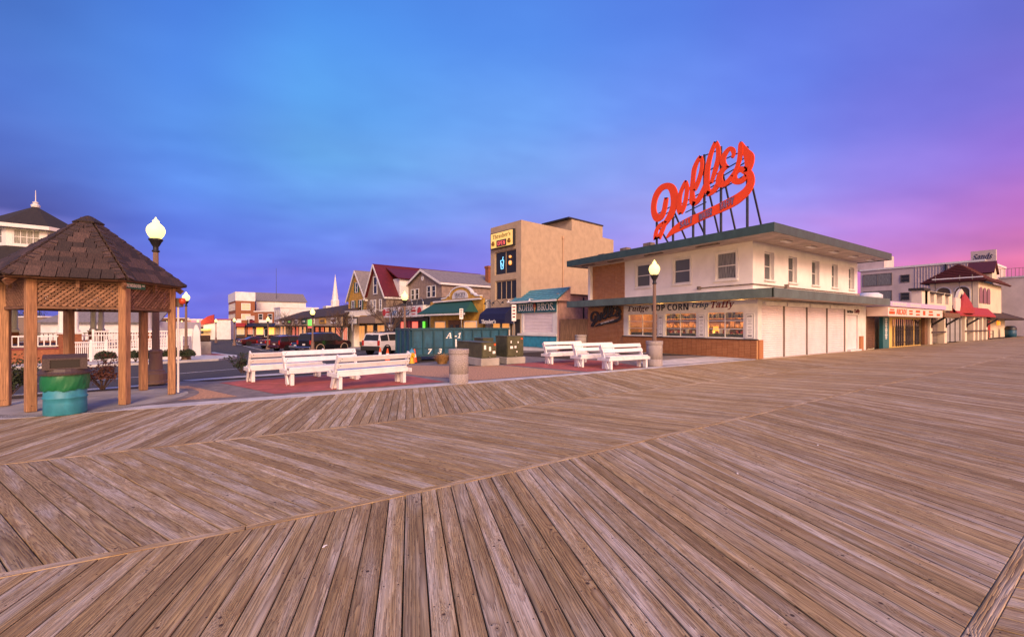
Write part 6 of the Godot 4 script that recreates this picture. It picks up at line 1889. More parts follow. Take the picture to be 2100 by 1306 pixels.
# ---------------------------------------------------------------- vehicles: x forward, z to the right
func car(label: String, kind: String, at: Vector3, turn: float, stn: Array, wheels: Array, wr: float, paint: Material, glassx: Array, opts := {}) -> Node3D:
	# stations: [x, bottom, belt, roof, half width at the belt, half width at the roof]
	var t := thing(opts.get("called", "parked_car"), label, kind, at, turn, opts.get("group", "cars parked at an angle along the avenue"))
	var s := st()
	var sec := func(e: Array) -> Array:
		var hw: float = e[4]
		var hr: float = e[5]
		return [Vector3(e[0], e[1], -hw * 0.94), Vector3(e[0], e[1] + (e[2] - e[1]) * 0.5, -hw), Vector3(e[0], e[2], -hw * 0.97), Vector3(e[0], e[3] - 0.04, -hr), Vector3(e[0], e[3], -hr * 0.86), Vector3(e[0], e[3] + 0.015, 0), Vector3(e[0], e[3], hr * 0.86), Vector3(e[0], e[3] - 0.04, hr), Vector3(e[0], e[2], hw * 0.97), Vector3(e[0], e[1] + (e[2] - e[1]) * 0.5, hw), Vector3(e[0], e[1], hw * 0.94)]
	for i in stn.size() - 1:
		var a: Array = sec.call(stn[i])
		var b: Array = sec.call(stn[i + 1])
		for k in a.size() - 1: quad(s, a[k], a[k + 1], b[k + 1], b[k])
		quad(s, a[10], a[0], b[0], b[10])
	for e in [stn[0], stn[stn.size() - 1]]:
		var a: Array = sec.call(e)
		var c := Vector3(e[0], (e[1] + e[3]) * 0.5, 0)
		for k in a.size(): tri(s, c, a[k], a[(k + 1) % a.size()])
	obj("body", s, paint, t)
	var at_x := func(x: float) -> Array:
		for i in stn.size() - 1:
			if x >= stn[i][0] and x <= stn[i + 1][0]:
				var f: float = (x - stn[i][0]) / (stn[i + 1][0] - stn[i][0])
				var r := []
				for k in 6: r.append(lerpf(stn[i][k], stn[i + 1][k], f))
				return r
		return stn[0]
	for g in glassx:           # side glass
		for sz in [-1.0, 1.0]:
			var q := []
			for e in [[g[0], 0.06], [g[1], 0.06], [g[1] if g.size() < 3 else g[2], 0.86], [g[0] if g.size() < 4 else g[3], 0.86]]:
				var v: Array = at_x.call(e[0])
				var base: Array = at_x.call(clampf(e[0], g[0], g[1]))
				q.append(Vector3(e[0], lerpf(v[2], v[3] - 0.04, e[1]), (lerpf(v[4] * 0.97, v[5], e[1]) + 0.008) * sz))
			s = st()
			if sz > 0: quad(s, q[0], q[1], q[2], q[3])
			else: quad(s, q[3], q[2], q[1], q[0])
			obj("side_window", s, M.glassdark, t)
	for wx in wheels:
		for sz in [-1.0, 1.0]:
			var c := Vector3(wx, wr, (opts.get("half", 0.9) - 0.12) * sz)
			s = st()
			tube(s, c - Vector3(0, 0, 0.1), c + Vector3(0, 0, 0.1), wr, wr, 22)
			var wh := obj("wheel", s, M.rubber, t)
			s = st(); tube(s, c + Vector3(0, 0, 0.085 * sz), c + Vector3(0, 0, 0.112 * sz), wr * 0.62, wr * 0.58, 16); obj("rim", s, opts.get("rim", M.galv), wh)
			s = st()
			var lip: Material = opts.get("arch", M.black)
			for k in 10:
				var a0 := PI * (-0.02 + 1.04 * k / 10.0)
				var a1 := PI * (-0.02 + 1.04 * (k + 1) / 10.0)
				var r := wr + 0.07
				bar(s, Vector3(wx + cos(a0) * r, wr + sin(a0) * r, opts.get("half", 0.9) * sz), Vector3(wx + cos(a1) * r, wr + sin(a1) * r, opts.get("half", 0.9) * sz), 0.05, 0.07)
			obj("wheel_arch", s, lip, t)
			s = st(); tube(s, Vector3(wx, wr, (opts.get("half", 0.9) - 0.03) * sz), Vector3(wx, wr, (opts.get("half", 0.9) + 0.004) * sz), wr + 0.05, wr + 0.05, 20); obj("arch_gap", s, M.black, t)
	# tail: the first station
	var x0: float = stn[0][0]
	var hw: float = stn[0][4]
	for sz in [-1.0, 1.0]:
		s = st(); bevel_box(s, Vector3(x0 + 0.02, opts.get("lamp_y", 1.0), hw * 0.9 * sz), Vector3(0.1, opts.get("lamp_h", 0.4), 0.2), 0.02); obj("tail_light", s, M.tail, t)
	s = st(); bevel_box(s, Vector3(x0 - 0.06, opts.get("bumper_y", 0.55), 0), Vector3(0.24, opts.get("bumper_h", 0.22), hw * 2.08), 0.04); obj("bumper", s, opts.get("bumper", M.galv), t)
	s = st(); box(s, Vector3(x0 - 0.015, opts.get("plate_y", 0.85), 0), Vector3(0.03, 0.15, 0.32)); obj("number_plate", s, M.signpale, t)
	var r0: Array = opts.get("rear_glass", [])
	if r0.size():     # [x at the sill, y, x at the top, y, half width]
		s = st(); quad(s, Vector3(r0[0] - 0.01, r0[1], -r0[4]), Vector3(r0[0] - 0.01, r0[1], r0[4]), Vector3(r0[2] - 0.01, r0[3], r0[4] * 0.88), Vector3(r0[2] - 0.01, r0[3], -r0[4] * 0.88)); obj("rear_window", s, M.glassdark, t)
	var xf: float = stn[stn.size() - 1][0]
	for sz in [-1.0, 1.0]:
		s = st(); bevel_box(s, Vector3(xf - 0.03, 0.72, 0.62 * sz), Vector3(0.1, 0.16, 0.32), 0.02); obj("headlight", s, M.galv, t)
		s = st(); bevel_box(s, Vector3(opts.get("mirror_x", 0.9), opts.get("mirror_y", 1.15), (opts.get("half", 0.9) + 0.12) * sz), Vector3(0.1, 0.16, 0.22), 0.03); obj("mirror", s, paint, t)
	if opts.has("rack"):
		s = st()
		for sz in [-1.0, 1.0]: tube(s, Vector3(-1.9, opts.rack, 0.62 * sz), Vector3(0.3, opts.rack, 0.62 * sz), 0.022, 0.022, 6)
		obj("roof_rail", s, M.black, t)
	return t

func suv_stations(l: float, h: float, hw: float) -> Array:
	var k := l * 0.5
	return [[-k, 0.42, h * 0.60, h * 0.62, hw * 0.94, hw * 0.9], [-k + 0.06, 0.38, h * 0.61, h * 0.66, hw * 0.97, hw * 0.88], [-k + 0.22, 0.36, h * 0.61, h * 0.965, hw * 0.99, hw * 0.78], [-k * 0.5, 0.34, h * 0.615, h, hw, hw * 0.8], [k * 0.1, 0.34, h * 0.61, h, hw, hw * 0.8], [k * 0.28, 0.34, h * 0.605, h * 0.95, hw, hw * 0.79], [k * 0.52, 0.34, h * 0.60, h * 0.625, hw, hw * 0.86], [k * 0.9, 0.36, h * 0.54, h * 0.56, hw * 0.97, hw * 0.86], [k, 0.42, h * 0.45, h * 0.46, hw * 0.9, hw * 0.8]]

func sedan_stations(l: float, h: float, hw: float) -> Array:
	var k := l * 0.5
	return [[-k, 0.34, h * 0.62, h * 0.63, hw * 0.9, hw * 0.8], [-k + 0.12, 0.28, h * 0.67, h * 0.69, hw * 0.96, hw * 0.84], [-k * 0.62, 0.26, h * 0.68, h * 0.71, hw, hw * 0.84], [-k * 0.3, 0.25, h * 0.67, h * 0.97, hw, hw * 0.68], [k * 0.02, 0.25, h * 0.66, h, hw, hw * 0.68], [k * 0.16, 0.25, h * 0.65, h * 0.96, hw, hw * 0.68], [k * 0.46, 0.25, h * 0.63, h * 0.66, hw, hw * 0.84], [k * 0.9, 0.28, h * 0.54, h * 0.56, hw * 0.95, hw * 0.8], [k, 0.34, h * 0.44, h * 0.46, hw * 0.86, hw * 0.72]]

func vehicles() -> void:
	var turn := deg_to_rad(33)
	var p := func(r: float, g: float, b: float) -> StandardMaterial3D:
		var m := mat(lin(r, g, b), 0.25)
		m.clearcoat_enabled = true
		m.clearcoat_roughness = 0.08
		return m
	# each is placed by the middle of its tail
	var put := func(u: float, v: float, l: float, a: float) -> Vector3:
		var c := Vector2(u + cos(a) * l * 0.5, v + sin(a) * l * 0.5)
		return w(c.x, c.y, gh(c.y) - 0.13)
	car("white four wheel drive car seen from behind, left of the dumpster", "car", put.call(9.05, 33.4, 4.4, turn), turn, suv_stations(4.4, 1.75, 0.89), [-1.35, 1.3], 0.36, p.call(0.62, 0.6, 0.62), [[-2.0, -1.15], [-1.05, -0.1], [0.0, 1.0, 0.55, 0.0]], {"half": 0.88, "rear_glass": [-2.16, 1.12, -2.0, 1.6, 0.72], "bumper": M.rubber, "bumper_h": 0.34, "bumper_y": 0.55, "rack": 1.8, "lamp_y": 0.95, "plate_y": 0.95})
	car("big black four wheel drive with tan wheel arches", "car", put.call(5.9, 44.9, 5.2, turn), turn, suv_stations(5.2, 1.95, 1.0), [-1.55, 1.5], 0.4, p.call(0.006, 0.006, 0.008), [[-2.4, -1.3], [-1.2, -0.2], [-0.1, 1.1, 0.65, -0.1]], {"half": 0.99, "arch": M.tan_trim, "rear_glass": [-2.56, 1.25, -2.4, 1.8, 0.8], "bumper": M.chrome, "rim": M.tan_trim, "rack": 2.0, "lamp_y": 1.05})
	car("dark red minivan seen from behind", "minivan", put.call(4.3, 56.4, 4.9, turn), turn, suv_stations(4.9, 1.82, 0.95), [-1.45, 1.45], 0.34, p.call(0.045, 0.005, 0.006), [[-2.25, -1.2], [-1.1, 0.0], [0.1, 1.2, 0.7, 0.1]], {"half": 0.94, "rear_glass": [-2.41, 1.15, -2.25, 1.7, 0.8], "bumper": p.call(0.045, 0.005, 0.006), "lamp_y": 1.05, "lamp_h": 0.5})
	car("dark blue saloon car between the minivan and black car", "car", put.call(6.0, 52.2, 4.6, turn), turn, sedan_stations(4.6, 1.42, 0.88), [-1.3, 1.4], 0.32, p.call(0.015, 0.03, 0.07), [[-1.2, -0.3, -0.25, -0.7], [-0.2, 0.9, 0.35, -0.2]], {"half": 0.87, "lamp_y": 0.78, "lamp_h": 0.16, "mirror_y": 0.95, "rear_glass": [-1.42, 1.0, -0.75, 1.36, 0.68], "plate_y": 0.7})
	car("dark red maroon saloon car farthest down the row", "car", put.call(1.3, 80.2, 4.6, turn - 0.25), turn - 0.25, sedan_stations(4.7, 1.42, 0.88), [-1.3, 1.4], 0.32, p.call(0.05, 0.004, 0.008), [[-1.2, -0.3, -0.25, -0.7], [-0.2, 0.9, 0.35, -0.2]], {"half": 0.87, "lamp_y": 0.78, "lamp_h": 0.16, "mirror_y": 0.95, "rear_glass": [-1.42, 1.0, -0.75, 1.36, 0.68], "plate_y": 0.7})
	var k := 2.8
	var ps := [[-k, 0.55, 1.05, 1.06, 0.93, 0.9], [-k + 0.1, 0.5, 1.18, 1.19, 0.97, 0.93], [-0.55, 0.45, 1.2, 1.21, 1.0, 0.95], [-0.45, 0.45, 1.2, 1.85, 1.0, 0.78], [0.7, 0.45, 1.2, 1.88, 1.0, 0.78], [0.95, 0.45, 1.2, 1.8, 1.0, 0.77], [1.5, 0.45, 1.18, 1.2, 1.0, 0.86], [2.6, 0.46, 1.08, 1.1, 0.97, 0.86], [2.8, 0.5, 0.9, 0.92, 0.9, 0.8]]
	car("dark red pickup truck with chrome bumper", "pickup truck", put.call(3.6, 67.6, 5.6, turn), turn, ps, [-1.7, 1.75], 0.4, p.call(0.05, 0.004, 0.006), [[-0.4, 0.35], [0.45, 1.3, 1.0, 0.45]], {"half": 0.99, "called": "pickup_truck", "bumper": M.chrome, "lamp_y": 0.95, "lamp_h": 0.36, "rear_glass": [-0.52, 1.28, -0.47, 1.78, 0.7], "mirror_x": 1.2, "mirror_y": 1.3})
	car("yellow car roof just showing behind the minivan", "car", put.call(9.4, 60.0, 4.4, turn), turn, sedan_stations(4.5, 1.45, 0.88), [-1.3, 1.4], 0.32, p.call(0.6, 0.4, 0.02), [[-1.2, -0.3, -0.25, -0.7], [-0.2, 0.9, 0.35, -0.2]], {"half": 0.87, "lamp_y": 0.78, "lamp_h": 0.16, "mirror_y": 0.95})

func dumpster() -> void:
	var t := thing("dumpster", "long blue roll-off dumpster with white A-1 lettering", "dumpster", w(7.88, 21.4, gh(21.4) - 0.13), 0.0)
	var ln := 6.0
	var s: SurfaceTool
	var H := 1.73
	s = st()
	box(s, Vector3(ln * 0.5, 1.0, 0), Vector3(ln, 1.36, 0.05)); obj("front_wall", s, M.bin, t)
	s = st(); box(s, Vector3(ln * 0.5, 1.0, -2.35), Vector3(ln, 1.36, 0.05)); obj("back_wall", s, M.bin, t)
	s = st(); box(s, Vector3(0, 1.0, -1.175), Vector3(0.05, 1.36, 2.3)); obj("end_wall", s, M.bin, t)
	s = st(); box(s, Vector3(ln, 1.0, -1.175), Vector3(0.05, 1.36, 2.3)); obj("end_wall", s, M.bin, t)
	s = st(); box(s, Vector3(ln * 0.5, 0.36, -1.175), Vector3(ln, 0.08, 2.3)); obj("floor", s, M.bin, t)
	for k in 11:
		s = st(); bevel_box(s, Vector3(0.05 + (ln - 0.1) * k / 10.0, 1.0, 0.055), Vector3(0.09, 1.3, 0.07), 0.01); obj("rib", s, M.bin_dark, t)
	for k in 4:
		s = st(); bevel_box(s, Vector3(-0.055, 1.0, -0.1 - 0.72 * k), Vector3(0.07, 1.3, 0.09), 0.01); obj("rib", s, M.bin_dark, t)
	s = st()
	for z in [0.03, -2.38]: box(s, Vector3(ln * 0.5, H - 0.03, z), Vector3(ln + 0.12, 0.1, 0.12))
	for x in [0.0, ln]: box(s, Vector3(x, H - 0.032, -1.175), Vector3(0.12, 0.1, 2.3))
	obj("top_rim", s, M.bin_dark, t)
	s = st(); box(s, Vector3(ln * 0.5, 0.33, 0.03), Vector3(ln + 0.06, 0.12, 0.1)); box(s, Vector3(ln * 0.5, 0.7, 0.032), Vector3(ln, 0.05, 0.03)); obj("bottom_rail", s, M.bin_dark, t)
	for x in [0.4, ln - 0.5]:
		s = st(); tube(s, Vector3(x, 0.14, 0.05), Vector3(x, 0.14, -0.2), 0.14, 0.14, 14); obj("wheel", s, M.iron, t)
	for e in [["A", 2.16, 1.35], ["-", 2.54, 1.3], ["1", 2.76, 1.35]]:
		words(t, e[0], M.signwhite, Vector3(e[1], e[2], 0.03), 0.3 if e[0] != "-" else 0.07, 0.36 if e[0] == "A" else (0.2 if e[0] == "1" else 0.12), "Droid Serif", 800, true, Basis.IDENTITY, 0.01)
	for e in [["7", 1.0, 0.52], ["3", 1.6, 0.52]]:
		words(t, e[0], M.signwhite, Vector3(e[1], e[2], 0.03), 0.26, 0.2, "Droid Sans", 700, true, Basis.IDENTITY, 0.01)

# ---------------------------------------------------------------- the bandstand
func bandstand() -> void:
	var c := Vector3(-11.4, 0, -43.6)
	var t := thing("bandstand", "octagonal bandstand with dark two tier roof and white glazed clerestory", "bandstand", Vector3(c.x, -1.0, c.z))
	var s: SurfaceTool
	var R := 6.6
	var pt := func(i: float, r: float, h: float) -> Vector3:
		var a := deg_to_rad(-108.0 + 45.0 * i)
		return Vector3(cos(a) * r, h, -sin(a) * r)
	s = st(); lathe(s, [[0.0, 1.05], [6.4, 1.06], [6.4, 0.0]], 8); obj("platform_floor", s, M.concrete, t)
	for i in 8:
		var a: Vector3 = pt.call(i, R, 0)
		var b: Vector3 = pt.call(i + 1, R, 0)
		s = st(); bar(s, a + Vector3(0, 0.5, 0), b + Vector3(0, 0.5, 0), 0.25, 1.1); obj("brick_base", s, M.brick, t)
		s = st(); bar(s, a + Vector3(0, 1.1, 0), b + Vector3(0, 1.1, 0), 0.34, 0.09); obj("base_coping", s, M.maroon, t)
		s = st(); box(s, a + Vector3(0, 0.85, 0), Vector3(0.9, 2.3, 0.9), Basis(Vector3.UP, deg_to_rad(-108.0 + 45.0 * i))); obj("brick_pier", s, M.brick, t)
		s = st(); box(s, a + Vector3(0, 2.03, 0), Vector3(1.0, 0.1, 1.0), Basis(Vector3.UP, deg_to_rad(-108.0 + 45.0 * i))); obj("pier_cap", s, M.trim, t)
		s = st(); lathe(s, [[0.26, 2.08], [0.26, 2.2], [0.2, 2.26], [0.17, 4.1], [0.22, 4.16], [0.26, 4.3]], 16, a + (b - a).normalized() * 0.3); obj("column", s, M.white, t)
		s = st(); lathe(s, [[0.26, 2.08], [0.26, 2.2], [0.2, 2.26], [0.17, 4.1], [0.22, 4.16], [0.26, 4.3]], 16, a - (a - (pt.call(i - 1, R, 0) as Vector3)).normalized() * 0.3); obj("column", s, M.white, t)
		var d := (b - a)
		s = st(); bar(s, a + d * 0.08 + Vector3(0, 1.85, 0), b - d * 0.08 + Vector3(0, 1.85, 0), 0.07, 0.08); bar(s, a + d * 0.08 + Vector3(0, 1.25, 0), b - d * 0.08 + Vector3(0, 1.25, 0), 0.06, 0.06); obj("railing", s, M.white, t)
		for k in 16:
			s = st(); box(s, a + d * (0.11 + 0.78 * k / 15.0) + Vector3(0, 1.55, 0), Vector3(0.05, 0.56, 0.05)); obj("baluster", s, M.white, t)
		s = st(); bar(s, a + Vector3(0, 4.45, 0), b + Vector3(0, 4.45, 0), 0.3, 0.34); obj("lintel", s, M.white, t)
		# roofs, clerestory
		var e: Vector3 = pt.call(i, 7.5, 4.35)
		var f: Vector3 = pt.call(i + 1, 7.5, 4.35)
		var g: Vector3 = pt.call(i + 1, 2.35, 7.75)
		var h: Vector3 = pt.call(i, 2.35, 7.75)
		slab_roof("lower_roof", t, M.darkroof, e, f, g, h, 0.12)
		s = st(); bar(s, e + Vector3(0, -0.1, 0), f + Vector3(0, -0.1, 0), 0.08, 0.26); obj("gutter", s, M.white, t)
		var q0: Vector3 = pt.call(i, 2.4, 0)
		var q1: Vector3 = pt.call(i + 1, 2.4, 0)
		var x := (q1 - q0).normalized()
		var T := Transform3D(Basis(x, Vector3.UP, x.cross(Vector3.UP)), q0)
		if T.basis.z.dot(q0 + q1) < 0.0:
			T = Transform3D(Basis(-x, Vector3.UP, (-x).cross(Vector3.UP)), q1)
		var ln := q0.distance_to(q1)
		s = st(); wall(s, T, 0.0, 7.5, ln, 9.1, 0.12, [[0.3, 7.85, ln - 0.6, 1.0]]); obj("clerestory_wall", s, M.white, t)
		window(t, T, 0.3, 7.85, ln - 0.6, 1.0, 4, 2, M.white, M.curtain, 0.06, 0.05, "clerestory_window")
		var m: Vector3 = pt.call(i, 2.85, 9.1)
		var n: Vector3 = pt.call(i + 1, 2.85, 9.1)
		slab_roof("upper_roof", t, M.darkroof, m, n, Vector3(0, 10.9, 0) + (n - m) * 0.001, Vector3(0, 10.9, 0) - (n - m) * 0.001, 0.1)
		s = st(); bar(s, m + Vector3(0, -0.09, 0), n + Vector3(0, -0.09, 0), 0.1, 0.24); obj("upper_gutter", s, M.white, t)
	s = st(); lathe(s, [[0.22, 10.8], [0.25, 10.95], [0.12, 11.05], [0.17, 11.15], [0.03, 11.24], [0.018, 12.0], [0.0, 12.0]], 12); obj("finial", s, M.white, t)
	s = st(); lathe(s, [[0.0, 7.6], [2.3, 7.6], [2.3, 7.55], [0.0, 7.55]], 8); obj("ceiling", s, M.trim, t)
	var bl := thing("bandstand_bulb", "small warm bulb glowing under the bandstand roof", "lamp", Vector3(c.x + 2.2, 2.9, c.z + 4.2))
	s = st(true); lathe(s, [[0.0, -0.12], [0.12, 0.0], [0.0, 0.12]], 10); obj("bulb", s, M.amber_glow, bl)
	s = st(); tube(s, Vector3(0, 0.1, 0), Vector3(0, 0.9, 0), 0.015, 0.015, 5); obj("flex", s, M.iron, bl)
	var l := OmniLight3D.new()
	l.name = "bulb_light"; l.light_color = Color(1.0, 0.7, 0.35); l.light_energy = 3.0; l.light_size = 0.1; l.omni_range = 30; l.omni_attenuation = 2.0; l.shadow_enabled = true
	bl.add_child(l)
	# white ramp railings
	var runs := [[Vector2(-8.2, 36.6), Vector2(-6.2, 35.0), 0.0, 0.0, "white picket railing at the foot of the bandstand ramp"], [Vector2(-6.2, 35.0), Vector2(-2.7, 36.4), 0.0, 0.25, "white picket railing rising along the bandstand ramp"], [Vector2(-7.4, 38.2), Vector2(-3.2, 38.6), 0.7, 0.7, "rear white picket railing of the bandstand ramp"], [Vector2(-2.7, 36.4), Vector2(-2.35, 38.4), 0.25, 0.3, "short white picket railing at the right end of the ramp"]]
	for e in runs:
		var a: Vector2 = e[0]
		var b: Vector2 = e[1]
		var r := thing("ramp_railing", e[4], "railing", w(a.x, a.y, gh(a.y)), 0.0, "white picket railings of the ramp")
		var d := Vector3(b.x - a.x, gh(b.y) - gh(a.y) + e[3] - e[2], -(b.y - a.y))
		var o := Vector3(0, e[2] + 0.1, 0)
		s = st(); bar(s, o + Vector3(0, 1.1, 0), o + d + Vector3(0, 1.1, 0), 0.07, 0.08); bar(s, o + Vector3(0, 0.85, 0), o + d + Vector3(0, 0.85, 0), 0.05, 0.05); bar(s, o + Vector3(0, 0.12, 0), o + d + Vector3(0, 0.12, 0), 0.05, 0.06); obj("rail", s, M.white, r)
		var n := int(d.length() / 0.125)
		for k in range(1 if e[0] == Vector2(-6.2, 35.0) or e[0] == Vector2(-2.7, 36.4) else 0, n + 1):
			var big: bool = k % 12 == 0 or k == n
			s = st(); box(s, o + d * (float(k) / n) + Vector3(0, 0.55 if not big else 0.6, 0), Vector3(0.12, 1.3, 0.12) if big else Vector3(0.04, 0.96, 0.04)); obj("newel" if big else "picket", s, M.white, r)
		if e[3] + e[2] > 0.1:
			s = st(); plate(s, PackedVector2Array([Vector2(0, -0.4), Vector2(d.length(), -0.4), Vector2(d.length(), e[3] + 0.1), Vector2(0, e[2] + 0.1)]), Transform3D(Basis(Vector3(d.x, 0, d.z).normalized(), Vector3.UP, Vector3(d.x, 0, d.z).normalized().cross(Vector3.UP)), Vector3(0, 0, 0)), 0.08); obj("ramp_side", s, M.white, r)
	var p := thing("island_bin", "square concrete bin with brown top on the island", "litter bin", w(-1.85, 47.0, gh(47.0)))
	s = st(); bevel_box(s, Vector3(0, 0.55, 0), Vector3(0.95, 1.15, 0.95), 0.04); obj("body", s, M.concrete, p)
	s = st(); bevel_box(s, Vector3(0, 1.4, 0), Vector3(0.8, 0.55, 0.8), 0.06); obj("hood", s, M.roof_brown, p)
	var ob := thing("white_obelisk_sign", "white tapering sign post on the island beside the railing", "sign", w(-2.3, 43.5, gh(43.5)), deg_to_rad(-33))
	s = st(); lathe(s, [[0.42, 0.0], [0.3, 2.0], [0.1, 2.5], [0.0, 2.5]], 4); obj("post", s, M.white, ob)
	s = st(); box(s, Vector3(-0.9, 1.7, 0), Vector3(1.3, 1.0, 0.1)); obj("sign_plate", s, M.signwhite, ob)

# ---------------------------------------------------------------- along the boardwalk to the right
func arcade_row() -> void:
	var s: SurfaceTool
	var t := thing("arcade", "low arcade with orange lettered sign and yellow folding gates", "shop building", w(33.1, 10.2, 0))
	# local x = u - 33.1, z = towards the boardwalk
	s = st(); box(s, Vector3(10.0, 1.5, -4.2), Vector3(20, 3.2, 7.6)); obj("body", s, M.cream_warm, t)
	roller(t, Transform3D(Basis.IDENTITY, Vector3(0, 0, -0.3)), 0.2, 3.2, 0.0, 2.15, M.shutter_dark, 0.11)
	s = st(); box(s, Vector3(0.1, 1.2, -0.1), Vector3(0.25, 2.6, 0.6)); obj("brown_pier", s, M.beam, t)
	s = st(); box(s, Vector3(3.95, 1.0, 0.0), Vector3(1.2, 2.3, 0.2)); var tp := obj("teal_pier", s, M.blue_teal, t)
	s = st()
	for k in 12: box(s, Vector3(3.95, 1.95 - 0.12 * k, 0.102), Vector3(0.42 - 0.08 * (k % 3), 0.075, 0.012))
	obj("vertical_print", s, M.signwhite, tp)
	s = st(); box(s, Vector3(8.4, 1.1, -0.05), Vector3(7.4, 2.3, 0.1)); obj("yellow_frame", s, M.yellow_pale, t)
	s = st(); box(s, Vector3(8.6, 1.0, 0.01), Vector3(6.2, 1.9, 0.06)); obj("shop_opening", s, M.amber_reflect, t)
	for k in 15:
		s = st(); box(s, Vector3(5.6 + 0.43 * k, 1.0, 0.1), Vector3(0.05, 1.95, 0.05)); obj("gate_bar", s, M.iron if k % 5 else M.yellow_pale, t)
	for k in 2:
		s = st(); bar(s, Vector3(5.6, 0.3 + 0.9 * k, 0.14), Vector3(11.6, 0.32 + 0.9 * k, 0.14), 0.02, 0.03); obj("gate_rail", s, M.iron, t)
	s = st(); box(s, Vector3(12.6, 1.1, 0.05), Vector3(0.8, 2.2, 0.3)); obj("brown_pier", s, M.beam, t)
	s = st(); box(s, Vector3(6.0, 2.37, 0.6), Vector3(11.9, 0.56, 1.3)); var sb := obj("sign_box", s, M.sign_peach, t)
	words(sb, "ARCADE", M.orange, Vector3(2.55, 2.37, 1.252), 0.36, 2.0, "Droid Sans", 800, false, Basis.IDENTITY, 0.02)
	s = st()
	for e in [[0.75, 2.48, 0.8, 0.08], [0.75, 2.3, 1.0, 0.18], [4.4, 2.45, 0.7, 0.11], [4.4, 2.27, 0.7, 0.11], [5.9, 2.45, 0.9, 0.14], [5.9, 2.23, 0.8, 0.1], [7.3, 2.37, 0.5, 0.3], [8.9, 2.47, 0.9, 0.13], [8.9, 2.26, 1.1, 0.12], [10.8, 2.28, 0.8, 0.15]]: box(s, Vector3(e[0], e[1], 1.252), Vector3(e[2], e[3], 0.02))
	obj("sign_print", s, M.orange, sb)
	s = st(); box(s, Vector3(6.2, 2.83, 0.65), Vector3(12.3, 0.3, 1.44)); var fb := obj("upper_sign_box", s, M.sign_lilac, t)
	s = st()
	for e in [[1.7, 2.6], [4.9, 2.2]]:
		for k in 9: box(s, Vector3(e[0] - e[1] * 0.5 + e[1] * (k + 0.5) / 9.0, 2.83, 1.372), Vector3(e[1] * 0.07, 0.19 - 0.05 * (k % 2), 0.01))
	obj("upper_print", s, M.sign_peach, fb)
	s = st(); box(s, Vector3(2.4, 3.45, -1.5), Vector3(1.2, 0.5, 0.9)); box(s, Vector3(4.8, 3.35, -2.5), Vector3(2.0, 0.3, 1.2)); obj("roof_unit", s, M.galv, t)
	s = st(true); lathe(s, [[0.6, 3.1], [0.6, 3.6], [0.9, 3.7], [0.9, 4.1], [0.6, 4.3], [0.0, 4.3]], 14, Vector3(13.0, 0, -3.5)); obj("roof_fan", s, M.trim, t)

	t = thing("white_pavilion", "white pavilion with arched parapet, red fabric canopy and grey shutters", "shop building", w(46.2, 10.2, 0))
	s = st(); box(s, Vector3(10.2, 1.6, -3.0), Vector3(20.6, 3.2, 5.4)); obj("body", s, M.cream_warm, t)
	for e in [[0.0, 0.7], [4.2, 0.8], [11.2, 0.8], [14.6, 0.7], [16.4, 0.6], [18.3, 0.6], [20.2, 0.7]]:
		s = st(); box(s, Vector3(e[0] + e[1] * 0.5, 1.2, 0.0), Vector3(e[1], 2.5, 0.6)); obj("pillar", s, M.cream_warm, t)
	for e in [[0.8, 4.1], [12.1, 14.5], [15.4, 16.3], [17.1, 18.2], [19.0, 20.1]]:
		roller(t, Transform3D(Basis.IDENTITY, Vector3(0, 0, -0.1)), e[0], e[1], 0.0, 2.3, M.metalgrey, 0.12)
	for e in [[0.4, 4.4], [11.2, 20.8]]:
		s = st(); box(s, Vector3((e[0] + e[1]) * 0.5, 0.95, 0.34), Vector3(e[1] - e[0], 0.12, 0.06)); obj("dark_band", s, M.dark, t)
	s = st(); box(s, Vector3(8.2, 1.1, 0.0), Vector3(5.8, 2.1, 0.08)); obj("shop_opening", s, M.amber_reflect, t)
	for k in 14:
		s = st(); box(s, Vector3(5.3 + 0.43 * k, 1.1, 0.1), Vector3(0.06, 2.1, 0.05)); obj("gate_bar", s, M.trim if k % 4 else M.dark, t)
	s = st(); box(s, Vector3(1.2, 2.3, 0.65), Vector3(4.6, 0.34, 1.4)); obj("canopy_board", s, M.beam, t)
	for x in [0.4, 4.6, 11.8, 20.4]:
		s = st(); bar(s, Vector3(x, 1.5, 0.3), Vector3(x, 2.15, 1.1), 0.12, 0.14); bar(s, Vector3(x, 1.3, 0.32), Vector3(x, 2.12, 0.32), 0.12, 0.12); obj("bracket", s, M.dark, t)
	# arched parapet block on the roof
	s = st(); wall(s, Transform3D(Basis.IDENTITY, Vector3(0, 0, 0.2)), -0.8, 2.8, 7.2, 4.25, 0.6, [[0.6, 3.3, 1.0, 0.75], [2.4, 3.3, 1.6, 0.75], [5.0, 3.3, 1.0, 0.75]]); obj("arched_parapet", s, M.cream_warm, t)
	s = st(); box(s, Vector3(-0.9, 4.3, -0.1), Vector3(1.8, 0.2, 0.9)); obj("parapet_cap", s, M.darkroof, t)
	s = st(); box(s, Vector3(-0.9, 3.5, -0.1), Vector3(1.5, 1.5, 0.6)); obj("parapet_block", s, M.cream_warm, t)
	for e in [[0.6, 1.0], [2.4, 1.6], [5.0, 1.0]]:
		s = st(); box(s, Vector3(e[0] + e[1] * 0.5, 4.12, 0.24), Vector3(e[1] + 0.3, 0.16, 0.14)); obj("parapet_cap", s, M.darkroof, t)
	s = st(); box(s, Vector3(8.3, 3.3, 0.3), Vector3(1.8, 1.3, 0.16)); obj("poster_board", s, M.sign_peach, t)
	# red canopy with its shell peak
	awning(t, M.red_awning, 7.4, 23.0, 3.3, 2.5, 0.6, 0.15)
	s = st()
